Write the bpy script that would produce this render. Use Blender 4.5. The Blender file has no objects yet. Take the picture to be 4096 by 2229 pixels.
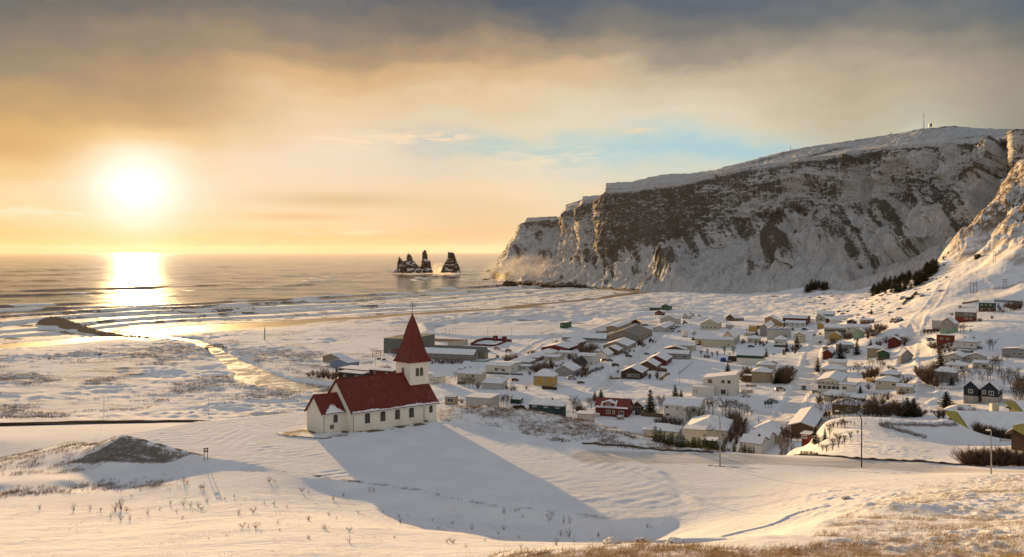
import bpy, bmesh, math, random
import numpy as np
from mathutils import Vector, Matrix
R = math.radians
sc = bpy.context.scene
col = sc.collection
# ------------------------------------------------------------------ camera
F = 3408.0; HC = 75.0; CX = 2048.0; HY = 1008.0      # focal length in photo pixels, eye height, principal column, horizon row
cd = bpy.data.cameras.new("camera"); cam = bpy.data.objects.new("camera", cd); col.objects.link(cam); sc.camera = cam
cam.location = (0, 0, HC); cam.rotation_euler = (R(90), 0, 0)
cd.sensor_fit = 'HORIZONTAL'; cd.sensor_width = 36; cd.lens = 36 * F / 4096
cd.shift_y = -(1114.5 - HY) / 4096
cd.clip_start = 0.5; cd.clip_end = 120000
# ------------------------------------------------------------------ sun and sky
SUN_AZ = math.atan((545 - CX) / F); SUN_EL = R(4.2); SKY_EL = R(3.9)
sdir = Vector((math.sin(SUN_AZ) * math.cos(SUN_EL), math.cos(SUN_AZ) * math.cos(SUN_EL), math.sin(SUN_EL)))
sl = bpy.data.lights.new("sun", 'SUN'); sun = bpy.data.objects.new("sun", sl); col.objects.link(sun)
sl.energy = 5.0; sl.angle = R(0.6); sl.color = (1.0, 0.62, 0.26)
sun.rotation_euler = sdir.to_track_quat('Z', 'Y').to_euler()
sc.view_settings.view_transform = 'Standard'; sc.view_settings.look = 'None'
sc.view_settings.gamma = 1; sc.view_settings.exposure = 0.95
try: sc.cycles.max_bounces = 5; sc.cycles.diffuse_bounces = 2; sc.cycles.glossy_bounces = 2; sc.cycles.sample_clamp_indirect = 4; sc.cycles.sample_clamp_direct = 12; sc.cycles.volume_step_rate = 4
except Exception: pass

def lin(c):
    return tuple(((v / 255) / 12.92 if v / 255 <= 0.04045 else ((v / 255 + 0.055) / 1.055) ** 2.4) for v in c)
class NT:
    """tiny node-tree writer"""
    def __init__(s, nt): s.nt = nt; s.n = nt.nodes; s.l = nt.links
    def node(s, t, **kw):
        n = s.n.new(t)
        for k, v in kw.items(): setattr(n, k, v)
        return n
    def set(s, sock, v):
        if isinstance(v, bpy.types.NodeSocket): s.l.new(v, sock)
        elif v is not None: sock.default_value = v
    def math(s, op, a, b=None, c=None, clamp=False):
        n = s.node('ShaderNodeMath', operation=op, use_clamp=clamp)
        for i, v in enumerate((a, b, c)):
            if v is not None: s.set(n.inputs[i], v)
        return n.outputs[0]
    def vmath(s, op, a, b=None, sc_=None):
        n = s.node('ShaderNodeVectorMath', operation=op)
        s.set(n.inputs[0], a)
        if b is not None: s.set(n.inputs[1], b)
        if sc_ is not None: s.set(n.inputs['Scale'], sc_)
        return n
    def mr(s, v, a, b, c=0.0, d=1.0, smooth=False):
        n = s.node('ShaderNodeMapRange', interpolation_type='SMOOTHSTEP' if smooth else 'LINEAR')
        for i, x in enumerate((v, a, b, c, d)): s.set(n.inputs[i], x)
        return n.outputs[0]
    def mix(s, f, a, b, blend='MIX'):
        n = s.node('ShaderNodeMix', data_type='RGBA', blend_type=blend)
        s.set(n.inputs[0], f)
        for i, v in ((6, a), (7, b)):
            s.set(n.inputs[i], (*v, 1) if isinstance(v, tuple) and len(v) == 3 else v)
        return n.outputs[2]
    def noise(s, vec, scale, detail=4, rough=0.55, dist=0.0):
        n = s.node('ShaderNodeTexNoise'); s.set(n.inputs['Vector'], vec)
        n.inputs['Scale'].default_value = scale; n.inputs['Detail'].default_value = detail
        n.inputs['Roughness'].default_value = rough; n.inputs['Distortion'].default_value = dist
        return n.outputs[0]
    def mapping(s, vec, sc3, loc=(0, 0, 0), rot=(0, 0, 0)):
        n = s.node('ShaderNodeMapping'); s.set(n.inputs[0], vec)
        n.inputs['Scale'].default_value = sc3; n.inputs['Location'].default_value = loc; n.inputs['Rotation'].default_value = rot
        return n.outputs[0]
    def comb(s, x, y, z=0.0):
        n = s.node('ShaderNodeCombineXYZ'); s.set(n.inputs[0], x); s.set(n.inputs[1], y); s.set(n.inputs[2], z); return n.outputs[0]

w = bpy.data.worlds.new("World"); sc.world = w; w.use_nodes = True
t = NT(w.node_tree); t.n.clear()
wo = t.node('ShaderNodeOutputWorld'); bg = t.node('ShaderNodeBackground'); t.l.new(bg.outputs[0], wo.inputs[0])
geo = t.node('ShaderNodeTexCoord').outputs['Generated']
D = t.vmath('NORMALIZE', geo).outputs[0]
sp = t.node('ShaderNodeSeparateXYZ'); t.l.new(D, sp.inputs[0]); dx, dy, dz = sp.outputs
az = t.math('ARCTAN2', dx, dy); el = t.math('ARCSINE', dz)
q = t.comb(t.math('MULTIPLY', az, 3.6), t.math('MULTIPLY', el, 6.5))
wn = t.noise(q, 1.7, 7, 0.55); wn2 = t.noise(t.mapping(q, (1, 1, 1), (7, 3, 1)), 1.3, 4, 0.5)
wn3 = t.noise(t.mapping(q, (1.2, 3.2, 1), (3, 9, 1), (0, 0, 0.12)), 3.0, 6, 0.6)
up = t.mr(el, R(1.0), R(9.0), 0.25, 1.0)
eln = t.math('ADD', t.math('ADD', el, t.math('MULTIPLY', t.math('MULTIPLY', t.math('SUBTRACT', wn, 0.5), up), 0.11)), t.math('MULTIPLY', t.math('SUBTRACT', wn3, 0.5), 0.010))
azn = t.math('ADD', az, t.math('MULTIPLY', t.math('SUBTRACT', wn2, 0.5), 0.14))
cols = [
 (-500, [(1008,(246,205,130)),(900,(250,210,140)),(760,(246,212,150)),(560,(225,190,130)),(400,(190,160,115)),(200,(140,132,115)),(0,(110,112,112))]),
 (0, [(1008,(228,172,116)),(950,(250,206,132)),(870,(253,224,168)),(760,(253,226,176)),(680,(247,212,150)),(590,(236,194,124)),(480,(224,182,116)),(370,(196,165,116)),(250,(160,144,116)),(120,(136,129,114)),(0,(112,114,112))]),
 (545, [(1008,(236,182,130)),(950,(252,212,140)),(880,(253,226,172)),(760,(255,236,200)),(640,(253,226,176)),(540,(240,200,130)),(430,(208,170,112)),(300,(188,158,114)),(150,(154,139,116)),(0,(116,116,112))]),
 (1250, [(1008,(230,178,130)),(950,(250,208,144)),(880,(251,224,176)),(760,(250,228,190)),(640,(248,230,202)),(520,(245,221,182)),(400,(240,210,166)),(310,(226,190,142)),(200,(180,157,124)),(100,(148,138,122)),(0,(120,121,120))]),
 (1950, [(1008,(249,212,162)),(940,(240,204,156)),(870,(240,212,168)),(760,(246,222,184)),(660,(228,220,198)),(585,(192,211,206)),(500,(230,218,188)),(400,(232,208,170)),(300,(220,187,144)),(200,(176,154,126)),(100,(124,121,116)),(0,(88,98,110))]),
 (2800, [(1008,(240,215,175)),(780,(228,216,188)),(690,(208,213,198)),(615,(172,205,212)),(550,(204,211,200)),(480,(222,211,186)),(400,(216,201,176)),(300,(204,185,156)),(200,(158,148,132)),(100,(122,121,118)),(0,(98,105,114))]),
 (3550, [(1008,(225,210,180)),(700,(196,206,200)),(590,(204,202,182)),(500,(194,188,164)),(400,(192,180,154)),(300,(184,170,146)),(200,(158,149,134)),(100,(128,127,122)),(0,(106,112,118))]),
 (4150, [(1008,(205,195,170)),(560,(150,150,136)),(400,(158,150,134)),(300,(158,147,132)),(200,(142,136,125)),(100,(116,117,115)),(0,(98,107,116))])]
ELM = R(22)
cur = None
for i, (px, st) in enumerate(cols):
    a_ = math.atan((px - CX) / F)
    r = t.node('ShaderNodeValToRGB'); cr = r.color_ramp; cr.interpolation = 'EASE'
    t.l.new(t.mr(eln, 0.0, ELM), r.inputs[0])
    pts = [(math.atan((HY - py) / F * math.cos(a_)) / ELM, lin(c)) for py, c in st] + [(1.0, lin((120, 126, 136)))]
    while len(cr.elements) < len(pts): cr.elements.new(0.5)
    for e, (p_, c_) in zip(cr.elements, pts): e.position = p_; e.color = (*c_, 1)
    if cur is None: cur = r.outputs[0]
    else: cur = t.mix(t.mr(azn, pa, a_, smooth=True), cur, r.outputs[0])
    pa = a_
# thin wisps of high cloud lit by the low sun
def blob(px, py, wx, wy):
    a_ = math.atan((px - CX) / F); e_ = math.atan((HY - py) / F * math.cos(a_))
    u = t.math('DIVIDE', t.math('SUBTRACT', az, a_), wx / F); v = t.math('DIVIDE', t.math('SUBTRACT', el, e_), wy / F)
    return t.math('POWER', 2.718, t.math('MULTIPLY', t.math('ADD', t.math('MULTIPLY', u, u), t.math('MULTIPLY', v, v)), -1.0))
ws = t.noise(t.comb(t.math('MULTIPLY', az, 26.0), t.math('MULTIPLY', el, 150.0)), 1.0, 6, 0.62, 0.7)
wsm = t.mr(ws, 0.42, 0.58)
for px, py, wx, wy, c, s_ in ((1430, 562, 190, 30, (255, 233, 198), 1.0), (1690, 548, 180, 20, (253, 230, 196), 1.0), (2150, 640, 280, 60, (240, 226, 196), 0.55), (2250, 500, 160, 14, (240, 222, 190), 0.5), (150, 850, 240, 18, (255, 240, 200), 0.9), (1400, 930, 220, 12, (255, 228, 178), 0.7), (1690, 932, 60, 8, (255, 228, 178), 0.6), (2560, 520, 60, 10, (240, 216, 180), 0.6)):
    cur = t.mix(t.math('MULTIPLY', t.math('MULTIPLY', blob(px, py, wx, wy), wsm), s_ * 1.5, clamp=True), cur, lin(c))
for px, py, wx, wy, c, s_ in ((1350, 800, 330, 30, (222, 190, 138), 0.6), (1180, 868, 200, 14, (228, 184, 124), 0.5), (60, 590, 170, 36, (222, 176, 108), 0.6)):
    cur = t.mix(t.math('MULTIPLY', blob(px, py, wx, wy), s_, clamp=True), cur, lin(c))
cur = t.mix(1.0, cur, t.mix(t.mr(az, R(-8), R(6), smooth=True), (0.93, 0.89, 0.88), (1.0, 1.0, 1.0)), 'MULTIPLY')
# glow of the sun behind thin cloud
sd = Vector((math.sin(SUN_AZ) * math.cos(SKY_EL), math.cos(SUN_AZ) * math.cos(SKY_EL), math.sin(SKY_EL)))
dt = t.vmath('DOT_PRODUCT', D, tuple(sd)).outputs['Value']
ang = t.math('ARCCOSINE', t.math('MINIMUM', dt, 0.999999))
g1 = t.math('POWER', 2.718, t.math('MULTIPLY', t.math('POWER', t.math('DIVIDE', ang, R(2.3)), 2.0), -1.0))
g2 = t.math('POWER', 2.718, t.math('DIVIDE', ang, R(-4.6)))
glow = t.mix(1.0, t.mix(1.0, (0.42, 0.46, 0.54), g1, 'MULTIPLY'), t.mix(1.0, (0.07, 0.085, 0.115), g2, 'MULTIPLY'), 'ADD')
cur = t.mix(1.0, cur, glow, 'ADD')
# unseen dome and sky behind the viewer: Nishita plus grey added as fill light
sk = t.node('ShaderNodeTexSky', sky_type='NISHITA'); sk.sun_disc = False
sk.sun_elevation = SUN_EL; sk.sun_rotation = SUN_AZ; sk.altitude = 60; sk.dust_density = 2.0
nish = t.mix(1.0, sk.outputs[0], (0.10, 0.10, 0.10), 'MULTIPLY')
dome = t.mix(1.0, (0.238, 0.240, 0.250), nish, 'ADD')
back = t.mix(1.0, (0.285, 0.286, 0.292), nish, 'ADD')
cur = t.mix(t.mr(el, R(19), R(42), smooth=True), cur, dome)
cur = t.mix(t.mr(dy, 0.55, -0.15, smooth=True), cur, back)
t.l.new(cur, bg.inputs[0]); bg.inputs[1].default_value = 1.0 / 2 ** 0.95
# ------------------------------------------------------------------ numpy noise
def _h(ix, iy, iz, seed):
    n = (ix * 374761393 + iy * 668265263 + iz * 1274126177 + seed * 974634777) & 0xffffffff
    n = ((n ^ (n >> 13)) * 1274126177) & 0xffffffff
    return (n ^ (n >> 16)) & 0xffffffff
def noise2(x, y, seed=0):
    x = np.asarray(x, float); y = np.asarray(y, float)
    x0 = np.floor(x).astype(np.int64); y0 = np.floor(y).astype(np.int64); fx = x - x0; fy = y - y0
    u = fx * fx * (3 - 2 * fx); v = fy * fy * (3 - 2 * fy)
    def g(i, j):
        a = _h(x0 + i, y0 + j, 0, seed) / 4294967296.0 * 2 * np.pi
        return np.cos(a) * (fx - i) + np.sin(a) * (fy - j)
    a = g(0, 0) * (1 - u) + g(1, 0) * u; b = g(0, 1) * (1 - u) + g(1, 1) * u
    return (a * (1 - v) + b * v) * 1.5
def noise3(x, y, z, seed=0):
    x0 = np.floor(x).astype(np.int64); y0 = np.floor(y).astype(np.int64); z0 = np.floor(z).astype(np.int64)
    fx = x - x0; fy = y - y0; fz = z - z0
    u = fx * fx * (3 - 2 * fx); v = fy * fy * (3 - 2 * fy); w_ = fz * fz * (3 - 2 * fz)
    def g(i, j, k): return _h(x0 + i, y0 + j, z0 + k, seed) / 2147483648.0 - 1
    r = 0
    for k, wk in ((0, 1 - w_), (1, w_)):
        r = r + wk * ((g(0, 0, k) * (1 - u) + g(1, 0, k) * u) * (1 - v) + (g(0, 1, k) * (1 - u) + g(1, 1, k) * u) * v)
    return r
def fbm2(x, y, o=4, seed=0, gain=0.5):
    r = 0; a = 1; 
    for i in range(o): r = r + a * noise2(x * 2 ** i, y * 2 ** i, seed + i); a *= gain
    return r
def fbm3(x, y, z, o=4, seed=0, gain=0.5, ridged=False):
    r = 0; a = 1
    for i in range(o):
        n = noise3(x * 2 ** i, y * 2 ** i, z * 2 ** i, seed + i)
        r = r + a * ((1 - 2 * np.abs(n)) if ridged else n); a *= gain
    return r
def sst(x, a, b): 
    q_ = np.clip((x - a) / (b - a), 0, 1); return q_ * q_ * (3 - 2 * q_)
# ------------------------------------------------------------------ objects and tags
def tag(o, label=None, cat=None, group=None, kind=None):
    if label: o['label'] = label
    if cat: o['category'] = cat
    if group: o['group'] = group
    if kind: o['kind'] = kind
    return o
def empty(name, loc=(0, 0, 0), rz=0.0):
    o = bpy.data.objects.new(name, None); col.objects.link(o); o.location = loc; o.rotation_euler = (0, 0, rz); o.empty_display_size = 0.5
    return o
def link(name, me, mat=None, parent=None):
    if mat is not None:
        for m_ in (mat if isinstance(mat, (list, tuple)) else [mat]): me.materials.append(m_)
    o = bpy.data.objects.new(name, me); col.objects.link(o)
    if parent: o.parent = parent
    return o
def inst(name, me, parent=None):
    o = bpy.data.objects.new(name, me); col.objects.link(o)
    if parent: o.parent = parent
    return o
def mesh_np(name, V, Q, mat=None, smooth=True, attrs=None, parent=None):
    """V (n,3) floats, Q (m,k) ints -> one mesh object"""
    V = np.asarray(V, np.float32); Q = np.asarray(Q, np.int32); k = Q.shape[1]
    me = bpy.data.meshes.new(name); me.vertices.add(len(V)); me.vertices.foreach_set('co', V.ravel())
    me.loops.add(Q.size); me.loops.foreach_set('vertex_index', Q.ravel())
    me.polygons.add(len(Q)); me.polygons.foreach_set('loop_start', np.arange(len(Q), dtype=np.int32) * k)
    me.polygons.foreach_set('loop_total', np.full(len(Q), k, np.int32))
    me.update(calc_edges=True)
    if smooth: me.polygons.foreach_set('use_smooth', np.ones(len(Q), bool))
    for an, av in (attrs or {}).items():
        a = me.attributes.new(an, 'FLOAT', 'POINT'); a.data.foreach_set('value', np.asarray(av, np.float32).ravel())
    me.validate(); return link(name, me, mat, parent)
def grid_quads(nr, nc):
    i = np.arange(nr * nc).reshape(nr, nc)
    return np.stack([i[:-1, :-1], i[:-1, 1:], i[1:, 1:], i[1:, :-1]], -1).reshape(-1, 4)
class MB:
    """collects simple solids into one mesh"""
    def __init__(s): s.v = []; s.f = []
    def add(s, V, Fc):
        b = len(s.v); s.v += [tuple(v) for v in V]; s.f += [tuple(i + b for i in f) for f in Fc]
    def box(s, x0, x1, y0, y1, z0, z1, M=None):
        V = [(x, y, z) for z in (z0, z1) for y in (y0, y1) for x in (x0, x1)]
        if M: V = [M @ Vector(v) for v in V]
        s.add(V, [(0, 2, 3, 1), (4, 5, 7, 6), (0, 1, 5, 4), (2, 6, 7, 3), (0, 4, 6, 2), (1, 3, 7, 5)])
    def prism(s, P, off):
        """polygon P (3d points) extruded by vector off"""
        n = len(P); V = [Vector(p) for p in P] + [Vector(p) + Vector(off) for p in P]
        s.add(V, [tuple(range(n))[::-1], tuple(range(n, 2 * n))] + [(i, (i + 1) % n, n + (i + 1) % n, n + i) for i in range(n)])
    def tube(s, P, rad, n=5, cap=True):
        P = [Vector(p) for p in P]; rad = rad if isinstance(rad, (list, tuple)) else [rad] * len(P)
        V = []; Fc = []
        for i, p in enumerate(P):
            d = (P[min(i + 1, len(P) - 1)] - P[max(i - 1, 0)]).normalized()
            a = d.cross(Vector((0.13, 0.97, 0.21))).normalized(); b = d.cross(a)
            V += [p + (a * math.cos(2 * math.pi * k / n) + b * math.sin(2 * math.pi * k / n)) * rad[i] for k in range(n)]
        for i in range(len(P) - 1):
            Fc += [(i * n + k, i * n + (k + 1) % n, (i + 1) * n + (k + 1) % n, (i + 1) * n + k) for k in range(n)]
        if cap: Fc += [tuple(range(n))[::-1], tuple(range((len(P) - 1) * n, len(P) * n))]
        s.add(V, Fc)
    def mesh(s, name, mat=None, smooth=False):
        me = bpy.data.meshes.new(name); me.from_pydata(s.v, [], s.f); me.update()
        bm = bmesh.new(); bm.from_mesh(me); bmesh.ops.recalc_face_normals(bm, faces=bm.faces); bm.to_mesh(me); bm.free()
        if smooth: me.polygons.foreach_set('use_smooth', np.ones(len(me.polygons), bool))
        if mat is not None: me.materials.append(mat)
        return me
    def build(s, name, mat=None, parent=None, smooth=False):
        return link(name, s.mesh(name, mat, smooth), None, parent)
# ------------------------------------------------------------------ materials
MATS = {}
def mat(name, c, rough=0.8, var=0.15, scale=1.5, metal=0.0, bump=0.0, spec=0.3):
    if name in MATS: return MATS[name]
    m = bpy.data.materials.new(name); m.use_nodes = True; q = NT(m.node_tree); b = q.n['Principled BSDF']
    oc = q.node('ShaderNodeTexCoord').outputs['Object']
    n = q.noise(oc, scale, 5, 0.6)
    q.set(b.inputs['Base Color'], q.mix(q.mr(n, 0.3, 0.7), tuple(v * (1 - var) for v in c), tuple(min(1, v * (1 + var)) for v in c)))
    b.inputs['Roughness'].default_value = rough; b.inputs['Metallic'].default_value = metal; b.inputs['Specular IOR Level'].default_value = spec
    if bump:
        bn = q.node('ShaderNodeBump'); bn.inputs['Strength'].default_value = 0.6; bn.inputs['Distance'].default_value = bump
        q.set(bn.inputs['Height'], q.noise(oc, scale * 6, 4)); q.l.new(bn.outputs[0], b.inputs['Normal'])
    MATS[name] = m; return m
SNOWC = (0.80, 0.80, 0.83)
# ------------------------------------------------------------------ the lie of the land
def P(px, py, z):                     # point at height z seen at photo pixel (px, py)
    Y = F * (HC - z) / (py - HY); return ((px - CX) / F * Y, Y, z)
def PY(px, py, Y):                    # point at distance Y seen at photo pixel
    return ((px - CX) / F * Y, Y, HC - Y * (py - HY) / F)
ctl = []
def cz(*pts):                         # (px, py, z)
    for a in pts: ctl.append(P(*a))
def cy(*pts):                         # (px, py, Y)
    for a in pts: ctl.append(PY(*a))
def ch(*pts):                         # hidden ground: (px, Y, z)
    for px, Y, z in pts: ctl.append(((px - CX) / F * Y, Y, z))
# the knoll and slope the viewer stands on
ch((-900, 14, 68), (0, 14, 68), (2000, 14, 68.5), (4096, 14, 69.5), (5000, 14, 70), (2048, 22, 65.5), (900, 22, 64.5), (3500, 22, 66.4))
cy((2544, 2172, 36), (2250, 2186, 36), (2000, 2215, 36), (2800, 2178, 36), (3050, 2140, 38))
ch((1700, 36, 60.5), (1000, 36, 59.5), (0, 36, 58.5), (-700, 36, 58), (2544, 50, 56.2), (2800, 50, 56.6), (2250, 50, 55.8), (1800, 50, 54.8), (1000, 50, 53.5), (0, 55, 51.5))
cy((3300, 2080, 48), (3550, 2010, 60), (3800, 1975, 75), (4096, 1930, 92), (4096, 2229, 34), (4096, 2080, 55), (3700, 2150, 40), (4400, 1950, 85), (3800, 2060, 58))
cz((0, 2229, 46.8), (0, 2110, 43.4), (0, 2030, 40.6), (500, 2229, 48), (500, 2100, 44), (500, 2010, 41.6), (1000, 2229, 49), (1000, 2100, 46), (1000, 1985, 43.0),
   (1500, 2229, 49.6), (1500, 2110, 46.4), (1500, 2010, 42.4), (1800, 2229, 49.8), (1800, 2140, 46.2), (1800, 2060, 42.0), (2200, 2190, 48.2), (2200, 2120, 43.0), (2400, 2160, 45.0), (2700, 2120, 42.7), (2700, 2165, 46.2),
   (2450, 2112, 42.0), (1450, 1962, 41.9), (2150, 2080, 41.6), (-600, 2229, 45.5), (-600, 2030, 39.5))
cz((2860, 2172, 47.5), (3000, 2140, 47.6), (3170, 2072, 46.4), (3120, 2110, 47.2), (3250, 2010, 45.6), (3000, 2060, 44.2), (2900, 2100, 44.6), (3200, 1950, 43.8), (3400, 1950, 45.2), (3500, 1915, 43.6), (3800, 1900, 43.4), (4096, 1885, 43.2), (4500, 1885, 43.2))
# church terrace and road
cz((501, 1738, 43), (800, 1688, 43), (1224, 1647, 43), (811, 1821, 43), (1256, 1905, 43), (1480, 1935, 43), (1812, 2005, 43), (2450, 2080, 43), (2700, 2055, 43), (2950, 1960, 43.0), (1300, 1760, 43), (2000, 1850, 43), (2300, 1850, 43), (2700, 1900, 42.6))
cz((2950, 1812, 41), (3000, 1860, 41.5), (3400, 1832, 40.6), (3400, 1875, 41.0), (3700, 1850, 40.4), (3700, 1892, 41), (4050, 1868, 40.4), (4500, 1880, 40.3), (2500, 1810, 42.4), (2500, 1850, 42.6))
# bank below the left end of the terrace and the lane at its foot
cz((223, 1862, 38), (477, 1884, 39.8), (640, 1868, 41), (350, 1875, 39), (0, 1935, 38.8), (0, 1890, 37.4), (250, 1920, 39.6), (700, 1880, 41.6), (1000, 1862, 42.7), (0, 1850, 36), (160, 1800, 35.6), (300, 1770, 36.2), (-600, 1850, 33), (-600, 1935, 37.5))
cz((0, 1965, 38.6), (300, 1950, 39.2), (600, 1925, 40.6))
cz((0, 1985, 39.4), (300, 1972, 40.4), (600, 1950, 41.6), (900, 1925, 42.6))
ch((100, 195, 24), (350, 190, 25), (100, 240, 12), (450, 190, 26), (500, 168, 36), (800, 184, 32), (1224, 192, 34), (800, 215, 18), (1224, 225, 18), (1600, 205, 24), (-600, 240, 10), (1600, 235, 12))
cz((0, 1760, 12), (400, 1740, 10.5), (0, 1720, 10.2), (700, 1710, 9.6), (-600, 1700, 10))
# weedy bank right of the church
cy((1820, 1630, 166), (1950, 1631, 164), (2100, 1641, 163), (2250, 1665, 163), (2400, 1700, 162), (2600, 1752, 160))
cz((2750, 1790, 39.2), (2900, 1808, 39.8), (1900, 1694, 43), (2100, 1730, 43), (2300, 1770, 43), (2400, 1800, 42.8), (2650, 1805, 41.6))
ch((1850, 200, 30), (2150, 205, 24), (2400, 205, 21), (2600, 195, 22), (2750, 190, 22), (2900, 180, 27), (3050, 180, 27), (1900, 255, 8), (2150, 250, 7), (2400, 245, 7), (2700, 245, 6.5), (3000, 245, 8), (3000, 215, 15), (2700, 212, 14))
# snow mound, hollow and gully at the right
cz((3402, 1800, 36.7), (3402, 1740, 34.7), (3402, 1668, 33.6), (3300, 1690, 32), (3300, 1760, 33), (3250, 1800, 29), (3180, 1795, 22), (3560, 1672, 33), (3800, 1690, 31.0), (3560, 1720, 33.6), (3700, 1790, 35.4), (3700, 1840, 38.0), (3560, 1780, 36), (3650, 1705, 28.5), (3800, 1735, 27.6), (3900, 1765, 29.6), (3750, 1765, 31.6), (3930, 1790, 33.6), (3820, 1800, 34.2), (4060, 1790, 33.5), (4080, 1850, 37.5), (4300, 1790, 33))
ch((3150, 215, 19), (3400, 245, 24), (3600, 262, 20), (3800, 262, 22), (4050, 262, 22), (4400, 260, 24), (3250, 235, 17), (4000, 235, 24.5), (4200, 225, 25))
# village flats
for px, py, z in ((1100, 1560, 4), (1300, 1480, 4), (1500, 1420, 4.4), (1400, 1600, 5), (1750, 1560, 6), (2000, 1560, 6.2), (2300, 1600, 7), (2300, 1530, 6.8), (2600, 1600, 8), (2600, 1500, 7.6), (2900, 1600, 8.6), (2900, 1500, 8.4), (2700, 1400, 7.6), (3000, 1400, 8.6), (3150, 1500, 9.6), (3150, 1600, 9.4), (3200, 1400, 9.8), (3250, 1320, 10), (3000, 1300, 8.6), (2600, 1300, 7), (2300, 1400, 6.2), (2000, 1450, 5.2), (1700, 1400, 4.6), (2100, 1330, 5), (2300, 1280, 5), (2600, 1240, 6), (2900, 1240, 7), (3150, 1250, 9), (3000, 1200, 9), (2700, 1190, 6), (3050, 1690, 7.5), (2700, 1650, 7), (2950, 1640, 8)):
    cz((px, py, z))
cz((3300, 1450, 11), (3350, 1550, 12), (3330, 1380, 12), (3480, 1580, 14), (3600, 1560, 16), (3480, 1480, 15), (3620, 1455, 18.5), (3520, 1420, 17.5), (3560, 1385, 20), (3700, 1500, 19.5), (3700, 1400, 24), (3620, 1620, 16), (3750, 1620, 16.5), (3900, 1630, 18.4), (4096, 1640, 20), (4096, 1550, 21.5), (3850, 1520, 21), (3900, 1480, 23.6), (4096, 1440, 26), (3900, 1400, 27), (3800, 1370, 29), (3820, 1330, 32), (3950, 1290, 35), (4096, 1280, 36.5), (3980, 1246, 37.5), (3740, 1360, 28), (4400, 1400, 30), (4400, 1600, 22), (3300, 1620, 13), (3450, 1640, 15))
# road climbing to the right, power line terrace
cz((3640, 1360, 24), (3660, 1300, 29.5), (3720, 1260, 34.5), (3800, 1225, 38), (4096, 1200, 41.5), (4400, 1200, 42))
cy((3880, 1173, 650), (4020, 1155, 640), (4096, 1170, 600), (4400, 1150, 620))
# the spur
cy((3560, 1320, 520), (3480, 1370, 500), (3700, 1180, 680), (3620, 1240, 640), (3500, 1290, 620), (3800, 1120, 720), (3900, 1080, 760), (4096, 1100, 655), (4096, 975, 690), (4096, 930, 790), (3900, 1075, 715), (3830, 1125, 722), (3960, 1045, 705), (3900, 1030, 800), (3860, 960, 880), (3940, 860, 900), (4000, 790, 930), (4060, 690, 960), (4096, 620, 990), (4250, 560, 1000), (4500, 600, 900), (4096, 800, 880), (4096, 880, 840), (3980, 930, 860), (3700, 1090, 860), (3600, 1140, 870), (3780, 1030, 880), (3450, 1210, 850), (3400, 1250, 760), (3500, 1190, 880), (4500, 1000, 740))
ch((3860, 1000, 55), (3940, 1040, 80), (4060, 1100, 120), (4200, 1150, 160), (3780, 1010, 42))
# flats below the cliff, then under its foot
cz((1750, 1300, 4.5), (2250, 1215, 4), (2500, 1185, 4), (2650, 1172, 4.5), (2850, 1178, 6), (3050, 1182, 9), (3250, 1185, 13), (3400, 1160, 20), (3300, 1220, 13), (3250, 1140, 24))
ch((2700, 1650, 3), (3000, 1500, 8), (3300, 1350, 18), (3500, 1150, 26), (3600, 1250, 40), (3000, 1750, 10), (3500, 1750, 30), (4200, 1750, 60), (2300, 1750, -4))
# river plain and shore
for px, py, z in ((0, 1660, 6.5), (400, 1650, 5.5), (800, 1640, 5), (1200, 1620, 4.6), (0, 1560, 5), (400, 1560, 4.4), (800, 1560, 4.2), (0, 1480, 4.6), (400, 1460, 4.6), (700, 1440, 4.4), (1100, 1400, 4.2), (1500, 1350, 4.2), (300, 1420, 4.8), (0, 1430, 4.8), (-700, 1500, 4.8), (1900, 1270, 4.2)):
    cz((px, py, z))
shore = [(-700, 1440), (0, 1378), (200, 1366), (470, 1340), (560, 1330), (700, 1311), (900, 1297), (1100, 1286), (1436, 1268), (1700, 1250), (1997, 1234), (2256, 1207), (2400, 1193), (2550, 1169), (2640, 1163)]
for i, (px, py) in enumerate(shore):
    cz((px, py, 0.15)); x, y, z = P(px, py, 0.15)
    dpx = 38 if 500 < px < 1300 else 18
    if px < 2450: cz((px, py + max(5, dpx * (1 - px / 3000)), 2.9)); cz((px, py + max(9, 1.9 * dpx * (1 - px / 3000)), 4.3))
    ctl.append((x * 1.06 - 20, y * 1.06 + 25, -2.2)); ctl.append((x * 1.3 - 60, y * 1.3 + 60, -9))
ch((-900, 1750, -12), (0, 1750, -12), (1000, 1750, -12), (1700, 1750, -9), (2100, 1750, -6))
C = np.array(ctl); CU = C[:, 0] / C[:, 1]; CV = np.log(C[:, 1])
def _k(du, dv): return -np.sqrt(du * du + (dv * 0.9) ** 2 + 0.006 ** 2)
Kd = _k(CU[:, None] - CU[None], CV[:, None] - CV[None]); N = len(C)
A_ = np.zeros((N + 3, N + 3)); A_[:N, :N] = Kd - np.eye(N) * 3e-4; A_[:N, N] = 1; A_[:N, N + 1] = CU; A_[:N, N + 2] = CV
A_[N, :N] = 1; A_[N + 1, :N] = CU; A_[N + 2, :N] = CV
Wt = np.linalg.solve(A_, np.concatenate([C[:, 2], np.zeros(3)]))
UU = np.linspace((-1100 - CX) / F, (5200 - CX) / F, 640); VV = np.linspace(math.log(13.5), math.log(1800), 640)
GZ = np.zeros((640, 640))
for i, v in enumerate(VV):
    GZ[i] = _k(UU[:, None] - CU[None], v - CV[None]) @ Wt[:N] + Wt[N] + Wt[N + 1] * UU + Wt[N + 2] * v
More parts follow.
